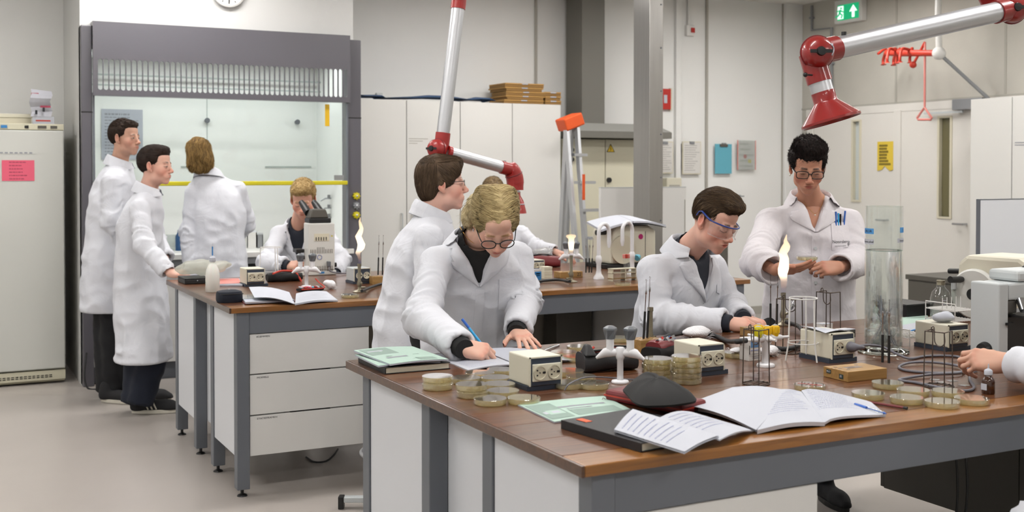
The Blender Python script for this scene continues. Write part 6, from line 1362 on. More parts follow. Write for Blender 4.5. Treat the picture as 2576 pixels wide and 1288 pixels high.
def basis(f, u):
    f = Vector(f).normalized(); u = Vector(u); u = (u-f*u.dot(f)).normalized(); x = f.cross(u); return np.array([[x.x, f.x, u.x], [x.y, f.y, u.y], [x.z, f.z, u.z]])
def L3(c): return np.array(lin(c)[:3])

mat('skin', '#ffffff', 0.5, attr='Col', sss=0.12, spec=0.35, bump=0.03, bscale=500)
mat('hair', '#ffffff', 0.62, attr='Col', spec=0.22)
def cloth_mat(name, c):
    m = mat(name, c, 0.9, spec=0.2); nt = m.node_tree; N = nt.nodes; L = nt.links; tc = N.new('ShaderNodeTexCoord'); hs = []
    for sc, ds, st in ((6.0, 1.2, 1.0), (15.0, .9, .25), (420.0, 0, .04)):
        n = N.new('ShaderNodeTexNoise'); n.inputs['Scale'].default_value = sc; n.inputs['Detail'].default_value = 3; n.inputs['Distortion'].default_value = ds; L.new(tc.outputs['Object'], n.inputs['Vector'])
        a = N.new('ShaderNodeMath'); a.operation = 'SUBTRACT'; a.inputs[1].default_value = .5; L.new(n.outputs['Fac'], a.inputs[0]); b = N.new('ShaderNodeMath'); b.operation = 'ABSOLUTE'; L.new(a.outputs[0], b.inputs[0]); d = N.new('ShaderNodeMath'); d.operation = 'MULTIPLY'; d.inputs[1].default_value = -st; L.new(b.outputs[0], d.inputs[0]); hs.append(d)
    s1 = N.new('ShaderNodeMath'); L.new(hs[0].outputs[0], s1.inputs[0]); L.new(hs[1].outputs[0], s1.inputs[1]); s2 = N.new('ShaderNodeMath'); L.new(s1.outputs[0], s2.inputs[0]); L.new(hs[2].outputs[0], s2.inputs[1])
    bp = N.new('ShaderNodeBump'); bp.inputs['Strength'].default_value = .28; bp.inputs['Distance'].default_value = .03; L.new(s2.outputs[0], bp.inputs['Height']); L.new(bp.outputs[0], N['Principled BSDF'].inputs['Normal'])
cloth_mat('coat', '#d3d5dc'); cloth_mat('coat_pink', '#d6d2d6')
mat('eye', '#ffffff', 0.15, attr='Col')
mat('shirt_black', '#131315', 0.8, bump=0.05, bscale=200); mat('shirt_white', '#d9d8da', 0.85); mat('shirt_navy', '#20242f', 0.85); mat('shirt_teal', '#0d4f74', 0.8)
mat('denim', '#111828', 0.85, bump=0.1, bscale=120); mat('trouser_black', '#0c0d11', 0.85, bump=0.1, bscale=60); mat('sole', '#cfcabd', 0.7); mat('suede', '#1a1a1d', 0.8)
mat('frame_black', '#121214', 0.25); mat('frame_blue', '#1f3a86', 0.35); mat('gold', '#c79a52', 0.3, metal=1.0); mat('pearl', '#d8d2c4', 0.2)

def make_head(M, h, neck, o):
    """head, face, neck and upper chest as one surface; M maps head space (x right, y face, z up) to the person"""
    w = o.get('w', 1.0); jw = o.get('jaw', 1.0); nz = o.get('nose', 1.0); op = o.get('eyes', 0.0); ch = o.get('chin', 1.0)
    nb = neck @ 1 if False else n3(neck)
    g = SDF((-.12, -.15, min(-.17, nb[2]-.09)), (.12, .155 if nb[1] < .1 else nb[1]+.1, .15), h)
    if True:
        lo = np.minimum(n3((-.12, -.15, -.17)), nb-.1); hi = np.maximum(n3((.12, .15, .15)), nb+.1); g = SDF(lo, hi, h)
    g.ell((0, -.015, .043), (.0735*w, .093, .075), .02).ell((0, -.045, .025), (.066*w, .058, .066), .02).ell((0, .025, -.012), (.0605*w, .066, .088), .02)
    g.ell((0, .052, .05), (.05*w, .034, .036), .02).ell((0, .028, -.07), (.0485*w*jw, .054, .043), .02).ell((0, .069, -.1), (.022*ch, .017, .0165), .02)
    for s in (-1, 1):
        g.ell((s*.040*w, .054, -.034), (.023, .022, .027), .02).ell((s*.043*w*jw, .012, -.072), (.014, .022, .018), .02)
        g.ell((s*.026, .0815, .015), (.023, .009, .0075), .012)
        g.ell((s*.030, .101, -.003), (.0165, .0145, .0095), .010, sub=True)
        g.ell((s*.030, .0775, -.004), (.0142, .0142, .0135), .003)
        if op: g.ell((s*.030, .094, -.0045), (.0135, .009, .0038*op), .0015, sub=True)
    g.cone((0, .086, .008), (0, .106, -.033), .0078, .0098*nz, .012).ell((0, .1085, -.0360), (.0108*nz, .0108, .0092), .007)
    for s in (-1, 1): g.ell((s*.0118*nz, .1005, -.0405), (.0075, .0105, .0072), .005)
    for s in (-1, 1): g.ell((s*.0062, .107, -.0475), (.0032, .005, .0026), .002, sub=True)
    g.ell((0, .073, -.066), (.036, .0205, .024), .016).ell((0, .0918, -.0620), (.0235, .0064, .0040), .004).ell((0, .0908, -.0714), (.0200, .0068, .0050), .004)
    g.ell((0, .1015, -.0668), (.025, .0105, .0013), .0015, sub=True)
    if o.get('mouth'): g.ell((0, .096, -.0668), (.013, .010, .0028), .002, sub=True)
    for s in (-1, 1):
        R = np.array(Euler((.12, 0, s*-.35)).to_matrix()); g.ell((s*.0755*w, -.008, -.004), (.0078, .0195, .0315), .006, R=R).ell((s*.0725*w, .002, -.032), (.0068, .009, .011), .006)
        g.ell((s*.0835*w, -.004, .000), (.0085, .0112, .0195), .003, R=R, sub=True).ell((s*.079*w, .006, -.006), (.0035, .0045, .006), .003)
    nr = o.get('neck', 1.0)
    g.cone((0, -.018, -.055), tuple(nb), .052*nr, .058*nr, .03)
    if o.get('chest') is not None: c, r, R = o['chest']; g.ell(c, r, .05, R=R)
    P, F = g.mesh(); P = relax(P, F, 1, .25)
    # complexion
    base = L3(o.get('skin', '#d9a48c')); col = np.tile(base, (len(P), 1)); x, y, z = P[:, 0], P[:, 1], P[:, 2]; ax = np.abs(x)
    def mixc(m, c): 
        nonlocal col; m = np.clip(m, 0, 1)[:, None]; col = col*(1-m)+L3(c)*m
    rose = o.get('rose', '#c97a68'); gau = lambda c, r: np.exp(-(((ax-c[0])/r[0])**2+((y-c[1])/r[1])**2+((z-c[2])/r[2])**2))
    mixc(.75*gau((.042, .06, -.04), (.026, .04, .028)), rose); mixc(.6*gau((0, .11, -.036), (.016, .018, .016)), rose); mixc(.7*gau((.078, -.005, -.006), (.012, .025, .035)), rose); mixc(.3*gau((0, .07, -.1), (.03, .03, .02)), rose)
    lip = gau((0, .095, -.0628), (.0195, .018, .0042))+gau((0, .094, -.0712), (.017, .018, .0048)); mixc(np.clip(lip*1.6-.45, 0, .75)*(y > .07), o.get('lips', '#b5665c'))
    if o.get('stubble'): mixc(o['stubble']*np.clip((-.03-z)/.04, 0, 1)*(y > .0)*(z > -.125), '#8f6f62')
    nsz = vnoise(P*420)*.5+.5; bz = .0185+.004*np.cos((ax-.03)/.02)-.002; bm = np.exp(-((z-bz)/(.0042*o.get('brow', 1.0)))**2)*np.clip((ax-.009)/.006, 0, 1)*np.clip((.047-ax)/.012, 0, 1)*(y > .055); mixc(np.clip(bm*(.55+.7*nsz)*1.15, 0, .92), o.get('hairc', '#4a3324'))
    lash = np.exp(-((z+.0085+.0035*(1-((ax-.03)/.014)**2))/.0016)**2)*(np.abs(ax-.03) < .0145)*(y > .072)
    if not op: mixc(.85*lash, '#2b1c16')
    else:
        rim = np.exp(-(((ax-.03)/.0150)**2+((z+.0045)/(.0038*op+.0016))**2)**4*1.0)*(y > .07); mixc(.6*rim, '#4a2e26')
    sh = o.get('shave')
    if sh is not None: mixc(np.clip((z-sh[0])/.02, 0, 1)*np.clip((sh[1]-y)/.02, 0, 1)*.75, o.get('hairc', '#4a3324'))
    Rm, t = M; P2 = P @ Rm.T+t
    return P2, F, col
def make_hand(W, D, U, side, pose, h=.0026, size=1.0, fore=None, skin='#d9a48c', rose='#c4806c', frad=.028):
    """hand and wrist: W wrist, D finger direction, U back-of-hand direction, side +1 thumb on +x of (D,U) frame"""
    Bm = basis(D, U); s = side; g = SDF((-.085, -.09, -.11), (.085, .215, .06), h/size)
    mc = [(.027, .086), (.009, .092), (-.009, .088), (-.025, .079)]; ln = [(.041, .025, .019), (.046, .029, .02), (.042, .027, .019), (.032, .02, .017)]; rd = [.0088, .009, .0086, .0076]
    fo = n3((0, -.085, 0)) if fore is None else (n3(fore)-n3(W)) @ Bm/size; fo = fo/np.linalg.norm(fo)*.085
    g.cone(fo, (0, 0, 0), frad, .0245, .012)
    for i, (x, y) in enumerate(mc): g.cone((s*x*.55, .004, 0), (s*x, y, .002), .0165, .0118, .012)
    g.ell((s*.024, .034, -.010), (.016, .03, .0145), .012).ell((-s*.022, .04, -.008), (.013, .034, .013), .012)
    tips = []
    for i in range(4):
        a1, a2, a3, sp = pose['f'][i]; p = n3((s*mc[i][0], mc[i][1], .002)); a = a1; r = rd[i]
        for k, L in enumerate(ln[i]):
            d = n3((s*math.sin(sp)*math.cos(a), math.cos(sp)*math.cos(a), -math.sin(a))); q = p+d*L; g.cone(p, q, r, r*.92, .0035 if k else .006); p = q; r *= .93; a += (a2, a3, 0)[k]
        tips.append((p, i))
    p = n3((s*.021, .018, -.008)); a, b, c = pose['t']
    for k, L in enumerate((.036, .032, .024)):
        d = n3((s*math.cos(b)*math.sin(a), math.cos(b)*math.cos(a), -math.sin(b))); q = p+d*L; g.cone(p, q, (.0135, .0105, .0098)[k], (.0108, .0098, .0085)[k], .006); p = q; a -= c
    tips.append((p, 4)); P, F = g.mesh(); P = relax(P, F, 1, .2); col = np.tile(L3(skin), (len(P), 1))
    for q, i in tips:
        m = np.clip(1.2-np.linalg.norm(P-q, axis=1)/.018, 0, 1)[:, None]*.55; col = col*(1-m)+L3(rose)*m
    for x, y in mc:
        m = np.exp(-(np.linalg.norm(P-n3((s*x, y, .012)), axis=1)/.010)**2)[:, None]*.45; col = col*(1-m)+L3(rose)*m
    return (P*size) @ Bm.T+n3(W), F, col
RELAX = dict(f=[(.3, .45, .3, .06), (.35, .5, .3, .0), (.4, .55, .3, -.05), (.45, .6, .3, -.1)], t=(.7, .3, .25))
FLAT = dict(f=[(.12, .12, .08, .22), (.10, .12, .08, .05), (.12, .14, .08, -.12), (.16, .16, .1, -.32)], t=(.95, .15, .25))
FIST = dict(f=[(.8, 1.2, .7, .05), (.9, 1.25, .7, 0), (1.0, 1.25, .7, -.05), (1.05, 1.25, .7, -.1)], t=(.5, .6, .5))
PEN = dict(f=[(.75, .75, .35, .0), (.85, .95, .5, .0), (1.05, 1.15, .6, -.02), (1.15, 1.2, .6, -.05)], t=(.35, .75, .25))
CUP = dict(f=[(.10, .22, .15, .06), (.12, .22, .15, .0), (.14, .25, .15, -.05), (.18, .28, .15, -.1)], t=(.75, -.35, .35))
HALF = dict(f=[(.45, .95, .5, .04), (.6, 1.1, .6, .0), (.75, 1.15, .6, -.04), (.85, 1.2, .6, -.08)], t=(.5, .5, .3))
GRIP = dict(f=[(.5, .9, .5, .08), (.6, .95, .5, .0), (.7, 1.0, .5, -.06), (.8, 1.0, .5, -.12)], t=(.75, .45, .3))

def make_hair(M, o, parent, O, h=.004):
    """hair: a modelled mass plus combed strands lying on it"""
    g = SDF((-.14, -.19, -.24), (.14, .16, .19), h)
    for c, r in o['add']: g.ell(c, r, o.get('k', .02))
    for c, r in o.get('sub', []): g.ell(c, r, .012, sub=True)
    P, F = g.mesh(); N = normals(P, F); fq = o.get('freq', (60, 60, 60)); dsp = vnoise(P*n3(fq)+3)*.6+vnoise(P*n3(fq)*2.3)*.4; P = P+N*(dsp*o.get('amp', .003))[:, None]
    Rm, t = M; c1, c2 = L3(o['c1']), L3(o['c2']); v = np.clip(.5+.9*vnoise(P*n3(fq)*1.7+9), 0, 1)[:, None]; cm = (c1+c2)/2; col = (c1*.6+cm*.4)*(1-v)+(c2*.5+cm*.5)*v
    ob = obj('hair', np_mesh('hair', P @ Rm.T+t-O, F, col), 'hair', parent)
    bv = BVHTree.FromPolygons([tuple(p) for p in P], [tuple(f) for f in F]); rr = random.Random(o.get('seed', 1)); VS = []; FS = []; CS = []
    fc = P[F].mean(1); nn = int(o.get('n', 900)*1.35); ids = [rr.randrange(len(fc)) for _ in range(nn*3)]; cnt = 0
    root = o.get('root', lambda p: True); flow = o['flow']; seg = 5
    for i in ids:
        p = Vector(fc[i])
        if not root(p): continue
        cnt += 1
        if cnt > nn: break
        L = o.get('len', .05)*rr.uniform(.6, 1.25); lift = o.get('lift', .003)*rr.uniform(.2, 1.3); pts = [p.copy()]; jit = Vector((rr.gauss(0, 1), rr.gauss(0, 1), rr.gauss(0, 1)))*o.get('jit', .25)
        for k in range(seg):
            d = Vector(flow(pts[-1]))+jit; d = d.normalized() if d.length > 1e-6 else Vector((0, 0, 1)); q = pts[-1]+d*(L/seg); f_ = o.get('stick', 1.0)
            if f_ and rr.random() < 2:
                loc, nrm, _, _ = bv.find_nearest(q)
                if loc is not None: tgt = loc+nrm*(lift*(k+1)/seg*(1.6 if k > 3 else 1)); q = q.lerp(tgt, f_)
            pts.append(q)
        w = o.get('sw', .0011)*.62*rr.uniform(.7, 1.3); cv = c1.copy() if rr.random() < .45 else c2.copy(); cv = (cv*.6+(c1+c2)*.2)*rr.uniform(.78, 1.22); b0 = len(VS); 
        for k, q in enumerate(pts):
            tg = (pts[min(k+1, seg)]-pts[max(k-1, 0)]).normalized(); nx = tg.orthogonal().normalized(); ny = tg.cross(nx); ww = w*(1-.75*(k/seg)**2)
            for a in range(3): VS.append(q+(nx*math.cos(a*2.094)+ny*math.sin(a*2.094))*ww); CS.append(cv)
        for k in range(seg):
            for a in range(3): FS.append((b0+k*3+a, b0+k*3+(a+1) % 3, b0+k*3+3+(a+1) % 3, b0+k*3+3+a))
    if VS:
        obj('hair_strands', np_mesh('hair_strands', n3([tuple(v) for v in VS]) @ Rm.T+t-O, n3(FS).astype(int), np.clip(n3(CS), 0, 1)), 'hair', ob)
    return ob
def coat_build(o, O, parent):
    """lab coat as one surface with sleeves, neck opening and folds; returns frame data for collar, lapels, pockets"""
    h = o.get('h', .008); rows = o['rows']; fw = n3(o['fwd']); fw = fw/np.linalg.norm(fw); rt = n3((fw[1], -fw[0], 0)); nk = n3(o['neck'])
    pts = [n3(r[1:3]+(r[0],)) for r in rows]+[n3(p) for a in o['arms'] for p in a[:3]]; m = .26
    lo = np.min(pts, 0)-m; hi = np.max(pts, 0)+m; lo[2] = min(r[0] for r in rows)-.03; hi[2] = max(nk[2]+.12, max(p[2] for p in pts)+.12)
    g = SDF(lo, hi, h); g.loft(rows, rt, fw, .02, o.get('pw', 2.3))
    for a in o['arms']:
        S, E, Wp, r0, r1, r2 = a[:6]; S, E, Wp = n3(S)-n3((0, 0, .022)), n3(E), n3(Wp)
        r0 *= .86; r1 *= .92; g.cone(nk+(S-nk)*.22-n3((0, 0, .026)), S, .050, r0*.93, .045); g.cone(S, E, r0, r1, .025); d = (Wp-E)/np.linalg.norm(Wp-E); g.cone(E, Wp, r1, r2, .03, clip=True)
    for a in o['arms']:
        E, Wp, r2 = n3(a[1]), n3(a[2]), a[5]; d = (Wp-E)/np.linalg.norm(Wp-E); g.cone(Wp-d*.03, Wp+d*.02, r2-.013, r2-.012, .004, sub=True)
    nt = n3(o['ntop']); g.cone(nk-(nt-nk)*.15, nt, .062*o.get('no', 1.0), .075*o.get('no', 1.0), .02, sub=True)
    zv = o.get('zv'); wt = o.get('vw', .075)
    if zv is not None:
        sl, X, Y, Z = g.win(lo, hi); cx = np.interp(g.ax[2], *zip(*[(r[0], r[1]) for r in sorted(rows)])); cyy = np.interp(g.ax[2], *zip(*[(r[0], r[2]) for r in sorted(rows)]))
        dx = X-cx[None, None, :].astype(np.float32); dy = Y-cyy[None, None, :].astype(np.float32); a = np.abs(dx*rt[0]+dy*rt[1]-o.get('vs', 0.0)); b = dx*fw[0]+dy*fw[1]
        wz = wt*np.clip((Z-zv)/(nk[2]-zv), -.3, 1.4); d = np.maximum((a-wz)*.85, .01-b); g.mix(sl, d.astype(np.float32), .004, True)
    P, F = g.mesh(); P = relax(P, F, 2, .5); N = normals(P, F)
    amp = o.get('fold', 1.0); disp = np.zeros(len(P)); armw = np.zeros(len(P)); sd = o.get('seed', 1)*7.3
    for a in o['arms']:
        S, E, Wp = n3(a[0]), n3(a[1]), n3(a[2])
        for A, Bq, ra, rb, s0 in ((S, E, a[3], a[4], 0), (E, Wp, a[4], a[5], 1)):
            d = Bq-A; L = np.linalg.norm(d); t = ((P-A) @ d)/L**2; tc = np.clip(t, 0, 1); q = P-A-tc[:, None]*d; dist = np.linalg.norm(q, axis=1); w = np.clip(1.35-dist/(ra+(rb-ra)*tc), 0, .3)/.3*(t > -.1)*(t < 1.1)
            el = np.exp(-((t-1)*L/.13)**2) if s0 == 0 else np.exp(-(t*L/.15)**2)+.5*np.exp(-((t-1)*L/.08)**2)
            al = n3(d)/L; s_ = t*L; k = 1-np.abs(vnoise(np.stack([s_*30+2.5*vnoise(P*9+sd)+sd, (q @ fw)*9, q[:, 2]*9+s0*5], 1)))*1.0
            disp = np.where(w > armw, (k-.5)*(.006+.018*el)*amp, disp); armw = np.maximum(armw, w)
    hemz = rows[0][0] if rows[0][0] < rows[-1][0] else rows[-1][0]; zr = np.clip((nk[2]-P[:, 2])/(nk[2]-hemz), 0, 1); Q = np.stack([P @ rt*11, P @ fw*11, P[:, 2]*3.2+1.2*vnoise(P*5+sd)], 1)+sd
    kt = 1-np.abs(vnoise(Q)); kt2 = 1-np.abs(vnoise(np.stack([P[:, 0]*7+P[:, 2]*9, P[:, 1]*8, P[:, 2]*8-P[:, 0]*6], 1)+sd)); tors = ((kt-.55)*(.009+.016*zr)+(kt2-.55)*.016)*amp
    edge = np.ones(len(P)); disp = disp*armw+tors*(1-armw); N = N*np.stack([np.ones(len(P)), np.ones(len(P)), armw], 1); P = P+N*disp[:, None]; P = relax(P, F, 1, .3)
    bv = BVHTree.FromPolygons([tuple(p) for p in P], [tuple(f) for f in F]); ob = obj('lab_coat', np_mesh('lab_coat', P-O, F), o.get('mat', 'coat'), parent)
    return ob, bv, fw, rt, nk
def drape(bv, fw, rt, O, pts_fn, nu, nv, off, m, name, parent, th=.003, back=False, ex=None):
    """cloth patch laid on a coat: pts_fn(u,v) -> (point roughly in front of the coat)"""
    f = Vector(fw)*(-1 if back else 1); vs = []; last = None
    for j in range(nv+1):
        for i in range(nu+1):
            p, o_ = pts_fn(i/nu, j/nv); p = Vector(p); hit, nrm, _, _ = bv.ray_cast(p+f*.6, -f, 1.4)
            if hit is None: hit = last if last is not None else p
            if ex is not None:
                e = ex(p); k = (hit-p).dot(f)-e
                if abs(k) > .045: hit = p+f*e
            last = hit; vs.append(hit+f*(off+o_)-Vector(O))
    n = nu+1; fs = [(j*n+i, j*n+i+1, (j+1)*n+i+1, (j+1)*n+i) for j in range(nv) for i in range(nu)]; k = len(vs); vs2 = vs+[v-f*(th+off*.8) for v in vs]; fs += [tuple(q+k for q in reversed(t)) for t in list(fs)]
    b = list(range(n))+[j*n+nu for j in range(1, nv+1)]+[nv*n+i for i in range(nu-1, -1, -1)]+[j*n for j in range(nv-1, 0, -1)]
    for q in range(len(b)): fs.append((b[q], b[q]+k, b[(q+1) % len(b)]+k, b[(q+1) % len(b)]))
    return MB().add(vs2, fs).build(name, m, parent, smooth=60)
def collar(o, O, parent, fw, rt, nk, nt, m, r=.07, span=2.35, drop=.045, back=.03, front=-.035, flap=.034):
    fwv, rtv = Vector(fw), Vector(rt); ax = (Vector(nt)-Vector(nk)).normalized(); up = Vector((0, 0, .55))+ax*.45
    def fn(u, v):
        a = (u-.5)*2*span; c = math.cos(a); s = math.sin(a); rr_ = r*(1+.10*abs(s)); zz = back*(.5+.5*c)+front*(.5-.5*c); e = 1-.55*max(0, abs(u-.5)*2-.75)/.25
        prof = [(-.004, -.035), (-.002, -.01), (0, .012), (.004, .019), (.010, .016), (.02, -.006*1), (flap*.8, -drop*.6*e), (flap, -drop*e)]
        k = v*(len(prof)-1); i = min(int(k), len(prof)-2); f = k-i; dr = prof[i][0]*(1-f)+prof[i+1][0]*f; dz = prof[i][1]*(1-f)+prof[i+1][1]*f
        D = -fwv*c+rtv*s; return Vector(nk)+D*(rr_+dr+.012*max(0, -c))+up*(zz+dz+.02)-Vector(O)
    return MB().sheet(fn, 36, 14, .0022).build('collar', m, parent, smooth=70)
def lapels(o, O, parent, bv, fw, rt, nk, zv, wt, vs, m, wid=.062, zn=None, cen=None):
    zn = zn if zn is not None else nk[2]-.015
    for s in (-1, 1):
        def fn(u, v, s=s):
            z = zv-.004+(zn-zv)*v; we = wt*max(0, (z-zv))/(nk[2]-zv); ww = wid*min(1, .12+v*1.5)*(1 if v < .93 else 1-.25*(v-.93)/.07)
            a = s*(we*(1.0)+u*ww)+vs; c = cen(z); return (c[0]+rt[0]*a, c[1]+rt[1]*a, z-.012*u*v), .003+.004*math.sin(PI*u)
        drape(bv, fw, rt, O, fn, 6, 12, .004, m, 'lapel', parent, ex=o.get('ex'))
def shoe(p, d, m, parent, O, L=.27, boot=0.0, stripes=False):
    """trainer or boot: p heel position on the floor, d toe direction"""
    d = Vector(d).normalized(); x = d.cross(Vector((0, 0, 1))); B_ = np.array([[x.x, d.x, 0], [x.y, d.y, 0], [0, 0, 1]]); g = SDF((-.08, -.07, -.01), (.08, L+.06, .14+boot), .009)
    g.cone((0, .03, .05), (0, L-.06, .042), .042, .040, .02).cone((0, L-.08, .038), (0, L-.02, .03), .042, .03, .02).cone((0, .03, .05), (0, .035, .1+boot), .042, .045, .03)
    sl, X, Y, Z = g.win((-.2, -.2, -.2), (.2, .6, .6)); g.mix(sl, (.022-Z+X*0+Y*0).astype(np.float32)*-1*-1, .002, False) if False else None
    f = np.maximum(g.f, .02-g.ax[2][None, None, :]); g.f = f.astype(np.float32); P, F = g.mesh(); P = relax(P, F, 1); up = obj('shoe', np_mesh('shoe', P @ B_.T+n3(p)-O, F), m, parent)
    poly = [(.038*math.sin(a)*(1.0 if math.cos(a) > 0 else .95), L/2-.005+(L/2+.005)*math.cos(a)) for a in np.linspace(0, 2*PI, 24, endpoint=False)]
    MB().prism([(q[0]*1.15, q[1]) for q in poly], .001, .026, M=Matrix(((B_[0][0], B_[0][1], 0, p[0]-O[0]), (B_[1][0], B_[1][1], 0, p[1]-O[1]), (0, 0, 1, p[2]-O[2]), (0, 0, 0, 1)))).build('sole', 'sole' if not boot else 'black', up, bevel=.004)
    if stripes:
        for k in range(3):
            for s in (-1, 1): q0 = B_ @ n3((s*.041, .10+.025*k, .03)); q1 = B_ @ n3((s*.030, .075+.025*k, .085)); MB().tube([Vector(q0)+Vector(p)-Vector(O), (Vector(q0)+Vector(q1))/2+Vector(B_ @ n3((s*.008, 0, 0)))+Vector(p)-Vector(O), Vector(q1)+Vector(p)-Vector(O)], .005, 6).build('stripe', 'sole', up)
    return up
def legs(o, O, parent, m, h=.016):
    """trousers: hips, knees, ankles given as world points"""
    pts = [n3(p) for l in o for p in l[:3]]; g = SDF(np.min(pts, 0)-.14, np.max(pts, 0)+.14, h)
    for Hh, K, A, r0, r1, r2 in o: g.cone(Hh, K, r0, r1, .03).cone(K, A, r1, r2, .03, clip=True)
    g.cone(o[0][0], o[1][0], o[0][3]*1.05, o[1][3]*1.05, .04); P, F = g.mesh(); P = relax(P, F, 1); N = normals(P, F); P = P+N*((1-np.abs(vnoise(np.stack([P[:, 0]*10, P[:, 1]*10, P[:, 2]*22+2*vnoise(P*6)], 1)))-.5)*.010)[:, None]
    return obj('trousers', np_mesh('trousers', P-O, F), m, parent)
def body_core(joints, h=.020):
    """torso and limbs under the clothes: part of the one body mesh"""
    pts = [n3(p) for c in joints for p in c[:2]]; g = SDF(np.min(pts, 0)-.16, np.max(pts, 0)+.16, h)
    for a, b, ra, rb in joints: g.cone(a, b, ra, rb, .015)
    return g.mesh()
def glasses(M, O, parent, style, m, lens='glass_thin', name='spectacles'):
    """spectacles in head space: rims, bridge, temples, lenses"""
    Rm, t = M; T = lambda p: Vector(n3(p) @ Rm.T+t-n3(O)); root = None; out = []
    w, hh, y, z, r, pw = style['w'], style['h'], style['y'], style['z'], style['r'], style.get('pw', 2.6); first = None
    for s in (-1, 1):
        c = .0335*s; pts = [T((c+w*math.copysign(abs(math.cos(a))**(2/pw), math.cos(a)), y-.006*(abs(c+w*math.cos(a))/.06)**2, z+hh*math.copysign(abs(math.sin(a))**(2/pw), math.sin(a)))) for a in np.linspace(0, 2*PI, 28, endpoint=False)]
        if style.get('rim', True): ob = MB().tube(pts, r, 8, closed=True).build('rim' if first else name, m, parent if first is None else first, smooth=60)
        else: ob = MB().tube(pts[:15], r, 8).build('rim' if first else name, m, parent if first is None else first, smooth=60)
        if first is None: first = ob
        cc = T((c, y-.004, z)); MB().add(pts+[cc], [(i, (i+1) % 28, 28) for i in range(28)]).build('lens', lens, first)
        e = s*(abs(c)+w); MB().tube([T((e, y-.008, z+hh*.5)), T((e+s*.004, y-.02, z+hh*.55)), T((s*.079, .0, z+hh*.4+.0)), T((s*.078, -.02, z-.004)), T((s*.074, -.032, z-.022))], r*style.get('tr', 1.15), 8).build('temple', m, first, smooth=60)
    MB().tube([T((-.0335+w*.95, y, z+hh*.35)), T((0, y+.004, z+hh*.5)), T((.0335-w*.95, y, z+hh*.35))], r, 8).build('bridge', m, first, smooth=60); return first
def eyes(M, O, parent, gaze, iris='#3b2a1c'):
    Rm, t = M
    for s in (-1, 1):
        b = MB().ball((0, 0, 0), .0125, 20, 16); P = n3(b.v); g = n3(gaze)/np.linalg.norm(n3(gaze)); a = (P/.0125) @ g; col = np.tile(L3('#d9d3cd'), (len(P), 1)); col[a > .86] = L3(iris); col[a > .96] = L3('#0a0808')
        obj('eye', np_mesh('eye', (P+n3((s*.030, .0775, -.004))) @ Rm.T+t-n3(O), n3(b.f).astype(int), col), 'eye', parent)
RV = Vector((math.cos(YAW), -math.sin(YAW), 0)); FV = Vector((math.sin(YAW), math.cos(YAW), 0)); UP = Vector((0, 0, 1))
def rows_std(zh, hip, chest, nk, s=1.0, hem=None, flare=1.0, deep=1.0):
    """coat cross-sections from hem to neck; hip and chest are centre points, nk the neck base"""
    hem = hem or hip; hip, chest, nk, hem = Vector(hip), Vector(chest), Vector(nk), Vector(hem); R = []
    def add(p, z, rx, ry): R.append((z, p.x, p.y, rx*s, ry*s*deep))
    add(hem, zh, .235*flare, .175*flare)
    if hip.z > zh+.06: add(hip, hip.z, .215, .16)
    w = hip.lerp(chest, .45); add(w, w.z, .198, .15); add(chest, chest.z, .205, .145)
    a = chest.lerp(nk, .45); add(a, a.z, .178, .126); b = chest.lerp(nk, .78); add(b, b.z, .128, .098); add(nk, nk.z, .085, .075); e = nk+(nk-chest).normalized()*.035; add(e, e.z, .06, .058)
    return R
